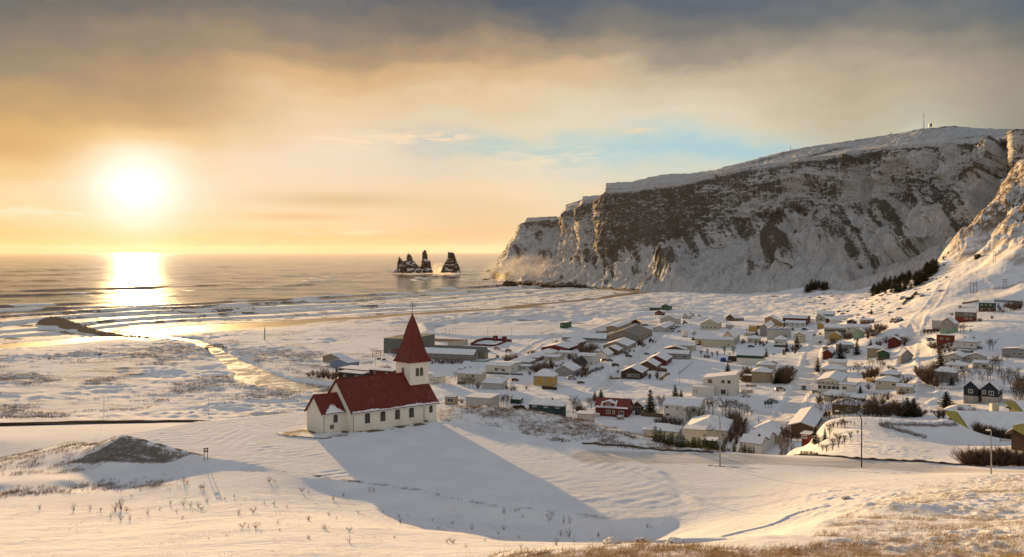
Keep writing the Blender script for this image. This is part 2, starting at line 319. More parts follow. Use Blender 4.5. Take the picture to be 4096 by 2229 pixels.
def base_z(X, Y):
    X = np.asarray(X, float); Y = np.maximum(np.asarray(Y, float), 13.6)
    fu = np.clip((X / Y - UU[0]) / (UU[1] - UU[0]), 0, 638.999); fv = np.clip((np.log(Y) - VV[0]) / (VV[1] - VV[0]), 0, 638.999)
    iu = fu.astype(int); iv = fv.astype(int); a = fu - iu; b = fv - iv
    return (GZ[iv, iu] * (1 - a) + GZ[iv, iu + 1] * a) * (1 - b) + (GZ[iv + 1, iu] * (1 - a) + GZ[iv + 1, iu + 1] * a) * b
def seg_d(X, Y, pts, closed=False):
    """distance to a polyline and parameter along it"""
    d = np.full(np.shape(X), 1e9); n = len(pts)
    for i in range(n if closed else n - 1):
        ax, ay = pts[i][:2]; bx, by = pts[(i + 1) % n][:2]; ex, ey = bx - ax, by - ay
        tt = np.clip(((X - ax) * ex + (Y - ay) * ey) / (ex * ex + ey * ey + 1e-9), 0, 1)
        d = np.minimum(d, np.hypot(X - ax - tt * ex, Y - ay - tt * ey))
    return d
def inside(X, Y, pts):
    r = np.zeros(np.shape(X), bool); n = len(pts)
    for i in range(n):
        ax, ay = pts[i][:2]; bx, by = pts[(i + 1) % n][:2]
        r ^= ((ay > Y) != (by > Y)) & (X < (bx - ax) * (Y - ay) / (by - ay + 1e-12) + ax)
    return r
def sdf(X, Y, pts): return seg_d(X, Y, pts, True) * np.where(inside(X, Y, pts), -1, 1)
TERR = [P(a, b, 43) for a, b in ((501, 1738), (800, 1686), (1224, 1647), (1500, 1640), (1720, 1668), (1880, 1694), (2060, 1728), (2300, 1800), (2500, 1830), (2620, 1880), (2700, 1960), (2740, 2030), (2640, 2068), (2450, 2083), (2150, 2050), (1812, 2009), (1480, 1938), (1256, 1908), (1000, 1852), (811, 1823))]
RIV_T = [(640, 1346), (777, 1356), (828, 1377), (862, 1390), (908, 1416), (934, 1432), (1005, 1462), (1064, 1492), (1153, 1524), (1300, 1545), (1450, 1556)]
RIV_B = [(625, 1352), (740, 1364), (800, 1383), (832, 1398), (872, 1428), (915, 1462), (934, 1500), (970, 1530), (1064, 1551), (1182, 1568), (1300, 1580), (1450, 1590)]
RIVER = [P(a, b, 2.6) for a, b in RIV_T] + [P(a, b, 2.6) for a, b in RIV_B[::-1]]
SHW = [P(a, b, 0.15) for a, b in shore]
def patch(pts, z): return [P(a, b, z) for a, b in pts]
POND = patch(((560, 1510), (640, 1496), (780, 1490), (800, 1478), (860, 1470), (915, 1486), (900, 1500), (820, 1506), (700, 1510), (620, 1516)), 3.6)
RINK = patch(((1740, 1300), (1860, 1282), (2060, 1272), (2330, 1276), (2400, 1300), (2300, 1332), (2130, 1345), (1900, 1345), (1760, 1330)), 4.4)
def _st(pts, z, w_): return ([P(a, b, z) for a, b in pts], w_)
STREETS = [_st(((3290, 1300), (3262, 1400), (3225, 1500), (3180, 1600), (3120, 1690)), 10, 4.5), _st(((1600, 1592), (2000, 1594), (2300, 1600), (2700, 1612), (3000, 1650), (3120, 1690)), 7, 3.5), _st(((2400, 1560), (2480, 1480), (2560, 1405), (2640, 1335), (2740, 1290), (2900, 1262)), 7.5, 4), _st(((1900, 1520), (2150, 1530), (2400, 1558), (2700, 1545), (2960, 1555), (3190, 1560)), 7.5, 3.5), _st(((2640, 1335), (2500, 1330), (2350, 1310), (2250, 1330), (2150, 1370), (2080, 1420)), 6, 3.5),
           _st(((3350, 1700), (3560, 1640), (3700, 1590), (3720, 1500), (3660, 1420), (3620, 1370)), 17, 3.5), _st(((3620, 1370), (3640, 1320), (3690, 1270), (3780, 1225), (3900, 1205)), 30, 3.5), _st(((2750, 1470), (2950, 1470), (3200, 1500)), 8, 3)]
def landz(X, Y, detail=True):
    X = np.asarray(X, float); Y = np.asarray(Y, float); z = base_z(X, Y)
    m = (Y > 100) & (Y < 190)
    if m.any():
        Xm, Ym = X[m], Y[m]; d = sdf(Xm, Ym, TERR); wgt = 1 - sst(d, 0.0, 2.0); z[m] = z[m] * (1 - wgt) + 43 * wgt
        dn = seg_d(Xm, Ym, [TERR[0], TERR[-1]]); 
    m = (Y > 390) & (Y < 860) & (X < 0)
    if m.any():
        d = sdf(X[m], Y[m], RIVER); wgt = 1 - sst(d, -1.0, 6.0); z[m] = z[m] * (1 - wgt) + 1.9 * wgt
        d = sdf(X[m], Y[m], POND); wgt = 1 - sst(d, 0, 8.0); z[m] = z[m] * (1 - wgt) + 3.5 * wgt
    m = (Y > 650) & (Y < 1100) & (X < 150)
    if m.any():
        d = sdf(X[m], Y[m], RINK); wgt = 1 - sst(d, 0, 12.0); z[m] = z[m] * (1 - wgt) + 4.0 * wgt; z[m] += 1.8 * np.exp(-((d - 12) / 5) ** 2)
    if detail:
        px = CX + F * X / Y
        ter = np.where((Y > 95) & (Y < 190), 1 - sst(sdf(X, Y, TERR), -1, 3), 0) if X.size > 50 else 0
        # marsh and dunes
        ma = sst(Y, 325, 360) * (1 - sst(px, 1250, 1500)) * sst(z, 2.2, 3.8)
        z = z + ma * (0.35 + 0.9 * sst(fbm2(X / 75, Y / 55, 2, 6), -.4, .5)) * (0.65 * fbm2(X / 18, Y / 12, 3, 5) + 0.55 * np.maximum(fbm2(X / 6.5, Y / 4.5, 2, 9), -.15))
        du = sst(Y, 780, 900) * (1 - sst(z, 14, 20)) * sst(z, 2.5, 4.2)
        z = z + du * (1.8 * fbm2(X / 26, Y / 30, 4, 15))
        # rocky toe of the spur and the spur itself
        sp_ = sst(px, 3150, 3420) * sst(Y, 560, 700)
        z = z + sp_ * (2.2 * fbm2(X / 45, Y / 60, 5, 25, 0.55))
        hi = sst(px, 3500, 3700) * sst(z, 60, 85) * sst(Y, 700, 780)
        rg = 1 - 2 * np.abs(noise2((X * 0.8 - Y * 0.6) / 30, (X * 0.6 + Y * 0.8) / 85, 33))
        z = z + hi * (7 * rg + 5.0 * fbm2(X / 20, Y / 24, 5, 41, 0.62))
        # village gardens
        vi = sst(Y, 250, 300) * (1 - sst(Y, 700, 850)) * sst(px, 1500, 1700)
        z = z + vi * 0.22 * fbm2(X / 7, Y / 7, 4, 51)
        if X.size > 50:
            for pts_, w_ in STREETS:
                d = seg_d(X, Y, pts_); z = z + (0.5 * np.exp(-((d - w_ - 1) / 1.0) ** 2) * sst(noise2(X / 5, Y / 5, 52), -.5, .5) - 0.15 * (1 - sst(d, w_ - 1, w_)))
        # wind-packed snow on the near slope
        nr = 1 - sst(Y, 105, 125)
        z = z + nr * (0.07 * fbm2(X / 9, Y / 3.6, 3, 61) + 0.022 * fbm2(X / 1.1, Y / 0.45, 2, 71))
        tuf = nr * sst(px, 2900, 3500) * sst(fbm2(X / 14, Y / 9, 2, 77), -0.5, 0.5)
        tk = fbm2(X / 1.5, Y / 1.3, 3, 81); z = z + tuf * 0.24 * np.maximum(tk, 0) ** 1.0
        # hummocks on the mound
        mo = sst(px, 3150, 3300) * sst(Y, 148, 156) * (1 - sst(Y, 225, 240)) * sst(fbm2(X / 25, Y / 18, 2, 90), -0.35, 0.2)
        z = z + mo * 0.16 * np.maximum(fbm2(X / 1.6, Y / 1.6, 2, 85), -0.1)
        # weedy bank
        wb = sst(px, 1780, 1850) * (1 - sst(px, 2850, 3000)) * sst(Y, 138, 150) * (1 - sst(Y, 205, 220)) * (1 - ter)
        z = z + wb * 0.35 * fbm2(X / 3.2, Y / 3.2, 3, 95)
        # wheel tracks on the church terrace
        r1 = np.hypot(X + 4, Y - 128 - 14); r2 = np.hypot(X + 66, Y - 190)
        tr = np.sin(r1 * 3.1 + 1.5 * noise2(X / 12, Y / 12, 3)) * sst(noise2(X / 11, Y / 6, 8), -0.1, 0.5) * 0.02 + np.sin(r2 * 3.4 + noise2(X / 8, Y / 8, 6)) * sst(noise2(X / 9 + 5, Y / 7, 18), -0.1, 0.5) * (X < -20) * 0.036
        z = z + ter * (tr + 0.025 * fbm2(X / 2.5, Y / 2.0, 3, 99))
        # curved drift with a sharp lip
        lip = seg_d(X, Y, LIP); side = np.where(X * 0 + (X - LIPX(Y)) > 0, 1, -1)
        z = z + np.where((Y > 70) & (Y < 130), 0.36 * np.exp(-(lip / 3.4)) * np.where(side < 0, 1.0, 0.55) * sst(lip, 0, 0.15), 0)
    return z
_l = np.array([P(a, b, 46.8) for a, b in ((2870, 2165), (2960, 2143), (3050, 2118), (3125, 2090), (3160, 2062), (3200, 2046), (3260, 2038), (3340, 2032))]); _t = np.linspace(0, len(_l) - 1, 50)
LIP = [tuple(np.array([np.interp(np.clip(q_ + np.linspace(-.6, .6, 7), 0, len(_l) - 1), np.arange(len(_l)), _l[:, k]).mean() for k in range(3)])) for q_ in _t]
def LIPX(Y): return np.interp(Y, [p[1] for p in LIP], [p[0] for p in LIP])
def ground(px, py, ymin=14.0, ymax=1780.0):
    """first point of the land seen at a photo pixel"""
    ux = (px - CX) / F; k = (py - HY) / F
    Ys = np.exp(np.linspace(math.log(ymin), math.log(ymax), 2500))
    g = HC - k * Ys - landz(ux * Ys, Ys, False); w_ = np.nonzero(g < 0)[0]
    if len(w_) == 0: Y = ymax
    elif w_[0] == 0: Y = ymin
    else: i = w_[0]; a = g[i - 1] / (g[i - 1] - g[i]); Y = Ys[i - 1] + a * (Ys[i] - Ys[i - 1])
    return Vector((ux * Y, Y, float(landz(np.array([ux * Y]), np.array([Y]), True)[0])))
def gz(x, y): return float(landz(np.array([x]), np.array([y]), True)[0])
# ------------------------------------------------------------------ land mesh
pc = np.concatenate([np.arange(-7000, -1000, 120), np.arange(-1000, -40, 22), np.arange(-40, 4140, 4.2), np.arange(4140, 5100, 22), np.arange(5100, 12000, 120)])
def rows(segs):
    r = []
    for a, b, q_ in segs: r += list(np.exp(np.arange(math.log(a), math.log(b), q_)))
    return np.array(r)
rY = rows(((14, 60, .0050), (60, 110, .0034), (110, 200, .0036), (200, 330, .007), (330, 700, .0052), (700, 1790, .0062)))
YY, UU2 = np.meshgrid(rY, (pc - CX) / F, indexing='ij'); XX = UU2 * YY
Xf, Yf = XX.ravel(), YY.ravel(); PXf = CX + F * Xf / Yf
Zf = landz(Xf, Yf)
def line_mask(pts, w0, ymin=14.0, soft=0.9, pad=3):
    L = [ground(a, b, ymin) for a, b in pts]; out = np.zeros(len(Xf), np.float32)
    xs = [p.x for p in L]; ys = [p.y for p in L]; q_ = w0 * pad + 2
    m = (Xf > min(xs) - q_) & (Xf < max(xs) + q_) & (Yf > min(ys) - q_) & (Yf < max(ys) + q_)
    out[m] = 1 - sst(seg_d(Xf[m], Yf[m], L), w0 * (1 - soft), w0); return out
def smin(a, b): return np.maximum(a, b)
shd = sdf(Xf, Yf, SHW + [(2000, 3000), (-3000, 3000), (-3000, SHW[0][1])])
sand = (1 - sst(Zf, 2.3, 3.6 + 0.8 * noise2(Xf / 25, Yf / 25, 4))) * (Yf > 600)
riv = np.where((Yf > 380) & (Xf < 0), 1 - sst(sdf(Xf, Yf, RIVER), 0.5, 3.0), 0)
sand = np.where(riv > 0, sand * 0.0 + 0.35 * riv, sand)
# gravel and bare ground
grav = np.zeros(len(Xf), np.float32)
for pts, w_, s_ in (
    (((1250, 1900), (1330, 1915), (1480, 1932)), 1.2, 0.85), (((1440, 1926), (1600, 1948), (1812, 1990), (2000, 2026)), 2.4, 0.68), (((2000, 2026), (2250, 2058), (2480, 2070)), 2.8, 0.68), (((2480, 2082), (2620, 2062), (2720, 2030), (2800, 1990)), 2.0, 0.45),
    (((2320, 1810), (2420, 1822), (2560, 1842), (2700, 1855), (2800, 1865), (2900, 1868), (3000, 1873)), 0.55, 0.9), (((2160, 1834), (2300, 1850), (2500, 1873), (2690, 1896)), 0.4, 0.9), (((2840, 1862), (2960, 1872), (3060, 1876)), 1.0, 0.9), (((3380, 1884), (3460, 1888), (3560, 1894), (3640, 1892)), 0.9, 0.9),
    (((0, 1932), (200, 1912), (380, 1890), (520, 1872), (700, 1862), (840, 1850)), 0.9, 0.55), (((0, 1926), (230, 1905), (400, 1885)), 0.8, 0.5), (((980, 1888), (1080, 1885), (1180, 1890)), 0.6, 0.9), (((540, 1912), (640, 1898), (800, 1880)), 0.35, 0.8),
    (((500, 1742), (640, 1778), (811, 1823)), 0.8, 1.0), (((840, 1832), (800, 1826)), 1.2, 0.8),
    (((2230, 1680), (2330, 1700)), 0.8, 0.0), (((1750, 1640), (1850, 1672), (1950, 1690), (2060, 1700)), 0.7, 0.7), (((1760, 1700), (1830, 1700)), 0.6, 0.5)):
    grav = smin(grav, s_ * line_mask(pts, w_))
fac = [P(*a) for a in ((501, 1740, 43), (811, 1823, 43), (640, 1866, 41), (400, 1868, 39.3), (200, 1866, 37.8))]
grav = smin(grav, 0.78 * (1 - sst(sdf(Xf, Yf, fac), -1.2, 0.8)))
# dry grass cover: where it shows through the snow
gr = np.zeros(len(Xf))
mz = sst(Yf, 325, 345) * (1 - sst(PXf, 1300, 1700)) * sst(Zf, 3.3, 4.2)
gr = smin(gr, mz * (0.36 + 0.24 * sst(fbm2(Xf / 70, Yf / 50, 2, 12), -.3, .5)))
gr = smin(gr, sst(Yf, 640, 720) * (1 - sst(Zf, 20, 30)) * sst(Zf, 3.2, 4.2) * np.where(PXf > 1500, 0.52, 0.46) * (1 - 0.7 * sst(PXf, 2600, 2900)))
gr = smin(gr, (PXf > 1790) * (PXf < 2860) * sst(Yf, 141, 150) * (1 - sst(Yf, 200, 215)) * 0.62 * (1 - sst(-sdf(Xf, Yf, TERR), -4, 0)))
rs = sst(PXf, 2500, 3600) * (1 - sst(Yf, 112, 122)) * sst(2150 - (Zf * 0 + (HY + F * (HC - Zf) / Yf)) + 0.42 * (PXf - 2600) - 60 , -150, 60)
pyf = HY + F * (HC - Zf) / Yf
rl = np.interp(PXf, [2000, 2600, 2900, 3200, 3400, 3700, 4096, 5000], [2229, 2200, 2195, 2160, 2030, 1920, 1880, 1870])
gr = smin(gr, sst(pyf - rl, -12, 30) * (Yf < 125) * (PXf > 2300) * np.interp(PXf, [2300, 2900, 3300, 5000], [0.1, 0.36, 0.44, 0.44]))
GL = ([1500, 1800, 2100, 2300, 2544, 2900, 3100, 3400, 3800, 4400], [2290, 2240, 2212, 2196, 2178, 2194, 2190, 2165, 2140, 2120])
gr = smin(gr, sst(pyf - np.interp(PXf, *GL) + 14 * noise2(Xf * 1.4, Yf * 1.4, 9), -6, 10) * 0.70)
gr = smin(gr, (Yf < 105) * (PXf < 2300) * 0.13)
gr = smin(gr, sst(PXf, 3250, 3450) * sst(Yf, 480, 620) * 0.50)
gr = smin(gr, sst(PXf, 3500, 3700) * sst(Zf, 50, 70) * 0.70)
gr = smin(gr, (PXf < 420) * (Yf > 140) * (Yf < 205) * 0.5)
grav = grav * np.clip(0.85 + 0.6 * fbm2(Xf / 2.6, Yf / 2.0, 3, 7), 0.45, 1.0); grav = smin(grav, (0.86 + 0.16 * noise2((Xf * .5 + Yf * .8) / .5, (Xf * .8 - Yf * .5) / 5, 55)) * (1 - sst(sdf(Xf, Yf, fac), -1.2, 0.8)))
lane = line_mask(((2400, 1826), (2700, 1832), (3000, 1835), (3400, 1852), (3700, 1870), (4100, 1885)), 5.0, soft=0.25)
for st in STREETS:
    d = seg_d(Xf, Yf, st[0]); lane = np.maximum(lane, 0.42 * (1 - sst(d, st[1] * .75, st[1])))
gr = gr * (1 - 0.9 * np.clip(lane, 0, 1)); grav = grav * (1 - 0.0 * lane)
rock = sst(PXf, 3600, 3800) * sst(Zf, 78, 110)
crag = [(3800, 1040), (3850, 1010), (3930, 985), (4096, 960)]
grid_ = grid_quads(len(rY), len(pc))
def snow_material(name):
    m = bpy.data.materials.new(name); m.use_nodes = True; q = NT(m.node_tree); b = q.n['Principled BSDF']
    g = q.node('ShaderNodeNewGeometry'); pos = g.outputs['Position']; nz = q.node('ShaderNodeSeparateXYZ'); q.l.new(g.outputs['Normal'], nz.inputs[0])
    at = lambda s: (lambda n: (setattr(n, 'attribute_name', s), n.outputs['Fac'])[1])(q.node('ShaderNodeAttribute'))
    ga, sa, da, la, ra = at('grass'), at('sand'), at('gravel'), at('lane'), at('rock')
    n1 = q.noise(pos, 0.9, 8, 0.68); n2 = q.noise(q.mapping(pos, (0.035, 0.10, 0.05), rot=(0, 0, 0.1)), 1, 5, 0.6); n3 = q.noise(pos, 5.0, 5, 0.75); n4 = q.noise(pos, 0.16, 6, 0.6)
    snow = q.mix(q.mr(n4, 0.35, 0.65), (0.76, 0.755, 0.78), (0.83, 0.825, 0.845))
    mixn = q.math('ADD', q.math('MULTIPLY', n1, 0.40), q.math('ADD', q.math('MULTIPLY', n2, 0.40), q.math('MULTIPLY', n3, 0.20)))
    th = q.math('SUBTRACT', 0.685, q.math('MULTIPLY', ga, 0.27))
    gm = q.mr(q.math('SUBTRACT', mixn, th), -0.035, 0.055); gm = q.math('MULTIPLY', gm, q.mr(ga, 0.02, 0.12))
    grass = q.mix(n3, (0.20, 0.115, 0.055), (0.36, 0.23, 0.12))
    c = q.mix(q.math('MULTIPLY', gm, 0.8), snow, grass)
    lanec = q.mix(q.mr(q.noise(q.mapping(pos, (0.05, 1.9, 0.3), rot=(0, 0, 0.0)), 1, 5, 0.7), 0.4, 0.62), (0.52, 0.49, 0.46), (0.70, 0.68, 0.67))
    c = q.mix(la, c, lanec)
    dm = q.mr(q.math('SUBTRACT', q.math('ADD', q.math('MULTIPLY', n3, 0.65), q.math('MULTIPLY', n1, 0.35)), q.math('SUBTRACT', 0.86, q.math('MULTIPLY', da, 0.52))), -0.03, 0.04)
    c = q.mix(q.math('MULTIPLY', dm, q.mr(da, 0.02, 0.1)), c, q.mix(q.mr(n3, .36, .72), (0.06, 0.048, 0.038), (0.34, 0.31, 0.28)))
    rm = q.mr(q.math('ADD', q.math('MULTIPLY', n4, 0.6), q.math('MULTIPLY', n1, 0.4)), 0.44, 0.50); rm = q.math('MULTIPLY', q.math('MULTIPLY', rm, ra), q.mr(nz.outputs[2], 0.93, 0.78))
    c = q.mix(rm, c, q.mix(n1, (0.09, 0.065, 0.042), (0.22, 0.16, 0.10)))
    c = q.mix(sa, c, q.mix(n4, (0.060, 0.045, 0.030), (0.13, 0.095, 0.060)))
    q.set(b.inputs['Base Color'], c)
    q.set(b.inputs['Roughness'], q.mr(sa, 0, 1, 0.95, 0.5)); q.set(b.inputs['Specular IOR Level'], q.mr(sa, 0, 1, 0.02, 0.35))
    bn = q.node('ShaderNodeBump'); bn.inputs['Strength'].default_value = 0.55; bn.inputs['Distance'].default_value = 0.35
    hh = q.math('ADD', q.math('ADD', q.math('MULTIPLY', q.noise(q.mapping(pos, (0.7, 1.6, 1)), 1, 6, 0.62), 0.7), q.math('MULTIPLY', n3, 0.16)), q.math('MULTIPLY', gm, 0.25))
    q.set(bn.inputs['Height'], hh); q.l.new(bn.outputs[0], b.inputs['Normal'])
    return m
M_LAND = snow_material('snowy_ground')
land = mesh_np('ground', np.stack([Xf, Yf, Zf], 1), grid_, M_LAND, True, dict(grass=gr, sand=sand, gravel=grav, lane=lane, rock=rock))
tag(land, kind='structure')
# frozen river
def ribbon(name, top, bot, z, m, n=60):
    Tp = np.array([P(a, b, z) for a, b in top]); Bp = np.array([P(a, b, z) for a, b in bot])
    def rs_(A): 
        s_ = np.r_[0, np.cumsum(np.hypot(*np.diff(A[:, :2], axis=0).T))]; tt = np.linspace(0, s_[-1], n); return np.stack([np.interp(tt, s_, A[:, k]) for k in range(3)], 1)
    a, b = rs_(Tp), rs_(Bp); G = np.stack([b + (a - b) * k for k in np.linspace(-0.15, 1.15, 8)], 1).reshape(-1, 3)
    return mesh_np(name, G, grid_quads(n, 8), m)
def ice_mat():
    m = bpy.data.materials.new('river_ice'); m.use_nodes = True; q = NT(m.node_tree); b = q.n['Principled BSDF']
    pos = q.node('ShaderNodeNewGeometry').outputs['Position']
    n = q.noise(q.mapping(pos, (0.09, 0.06, 0.1)), 1, 6, 0.65, 1.2); f = q.mr(n, 0.42, 0.56)
    q.set(b.inputs['Base Color'], q.mix(f, (0.30, 0.25, 0.18), (0.70, 0.68, 0.66)))
    q.set(b.inputs['Roughness'], q.mr(f, 0, 1, 0.13, 0.55)); b.inputs['Specular IOR Level'].default_value = 0.6
    bn = q.node('ShaderNodeBump'); bn.inputs['Strength'].default_value = 0.35; bn.inputs['Distance'].default_value = 0.15
    q.set(bn.inputs['Height'], q.noise(pos, 0.6, 5, 0.6)); q.l.new(bn.outputs[0], b.inputs['Normal']); return m
M_ICE = ice_mat()
tag(ribbon('river', RIV_T, RIV_B, 2.6, M_ICE), kind='structure')
# ------------------------------------------------------------------ the sea
pcs = np.concatenate([np.arange(-1600, -40, 30), np.arange(-40, 2900, 5.0), np.arange(2900, 4200, 60)])
ys = rows(((600, 1900, .0042), (1900, 3600, .006), (3600, 9000, .010), (9000, 60000, .02)))
SY, SU = np.meshgrid(ys, (pcs - CX) / F, indexing='ij'); SX = SU * SY; sx, sy = SX.ravel(), SY.ravel()
SH2 = [(-1500, 640)] + [p[:2] for p in SHW] + [(420, 1750), (330, 2100), (240, 2330), (340, 2700), (1500, 3600)]
near = sy < 5200; dsh = np.full(len(sx), 6000.0); dsh[near] = seg_d(sx[near], sy[near], SH2)
dw = dsh + 16 * noise2(sx / 160, sy / 160, 101) + 5 * noise2(sx / 45, sy / 45, 102)
z = np.zeros(len(sx)); foam = np.zeros(len(sx))
br = [(28, 0.5), (75, 0.9), (135, 1.3), (205, 1.7), (285, 2.0), (380, 2.1), (490, 2.0), (620, 1.7), (780, 1.7), (980, 1.7), (1220, 1.7), (1500, 1.7), (1850, 1.7), (2300, 1.7), (2900, 1.7)]
for i, (dd, am) in enumerate(br):
    L = 260 + 90 * i
    m_ = sst(noise2(sx / L + i * 7.3, sy / L - i * 3.1, 110 + i), -0.5 if i < 6 else -0.25, 0.25)
    e = dw - dd - (10 + dd * .05) * noise2(sx / 300 + i, sy / 300, 130 + i)
    wd = 9 + dd * 0.028
    z += 1.7 * am * m_ * np.exp(-(np.where(e > 0, e / (wd * 1.5), e / (wd * 0.55))) ** 2)
    if i < 9:
        bk = sst(noise2(sx / 70 + i * 5, sy / 70, 150 + i), -0.42 + 0.07 * i, 0.05 + 0.08 * i) * m_
        foam = np.maximum(foam, bk * np.exp(-(np.where(e > 0, e / (3 + wd * 0.25), e / (wd * 1.1))) ** 2))
sw = sst(dsh, 150, 500)
far_ = 1 - sst(sy, 5000, 14000)
z += sw * far_ * (2.0 * noise2(sx / 190 + sy / 290, sy / 85 - sx / 340, 169) + 0.8 * noise2(sx / 70 + sy / 190, sy / 50 - sx / 240, 170) + 0.35 * noise2(sx / 26, sy / 20, 171))
wash = (1 - sst(dw, 60, 420)) * 0.80 * sst(fbm2(sx / 22, sy / 16, 4, 180, 0.6), -0.45, 0.35)
foam = np.clip(np.maximum(foam, wash), 0, 1)
stk = [(1665, 1086), (1840, 1086), (1990, 1100), (2010, 1120), (2090, 1140)]
for a, b in stk:
    x0, y0, _ = P(a, b, 0); foam = np.maximum(foam, 0.8 * np.exp(-(((sx - x0) / 90) ** 2 + ((sy - y0) / 170) ** 2)) * sst(fbm2(sx / 20, sy / 30, 3, 190), -0.1, 0.5))
def sea_mat():
    m = bpy.data.materials.new('sea_water'); m.use_nodes = True; q = NT(m.node_tree); b = q.n['Principled BSDF']
    pos = q.node('ShaderNodeNewGeometry').outputs['Position']
    a = q.node('ShaderNodeAttribute'); a.attribute_name = 'foam'; f0 = a.outputs['Fac']
    n = q.noise(q.mapping(pos, (0.10, 0.12, 0.1)), 1, 8, 0.72)
    f = q.mr(q.math('ADD', f0, q.math('MULTIPLY', q.math('SUBTRACT', n, 0.5), 1.5)), 0.04, 0.32); f = q.math('MULTIPLY', f, q.mr(f0, 0.02, 0.2))
    q.set(b.inputs['Base Color'], q.mix(f, (0.035, 0.04, 0.038), (0.82, 0.80, 0.78)))
    q.set(b.inputs['Roughness'], q.mr(f, 0, 1, 0.12, 0.85)); b.inputs['IOR'].default_value = 1.33
    bn = q.node('ShaderNodeBump'); bn.inputs['Strength'].default_value = 0.62; bn.inputs['Distance'].default_value = 2.0
    w1 = q.noise(q.mapping(pos, (0.05, 0.16, 0.1), rot=(0, 0, 0.25)), 1, 7, 0.66); w2 = q.noise(q.mapping(pos, (0.010, 0.03, 0.1), rot=(0, 0, 0.3)), 1, 4, 0.6)
    q.set(bn.inputs['Height'], q.math('ADD', q.math('MULTIPLY', w1, 1.0), q.math('MULTIPLY', w2, 2.2))); q.l.new(bn.outputs[0], b.inputs['Normal']); return m
sea = mesh_np('sea', np.stack([sx, sy, z], 1), grid_quads(len(ys), len(pcs)), sea_mat(), True, dict(foam=foam)); tag(sea, kind='structure')
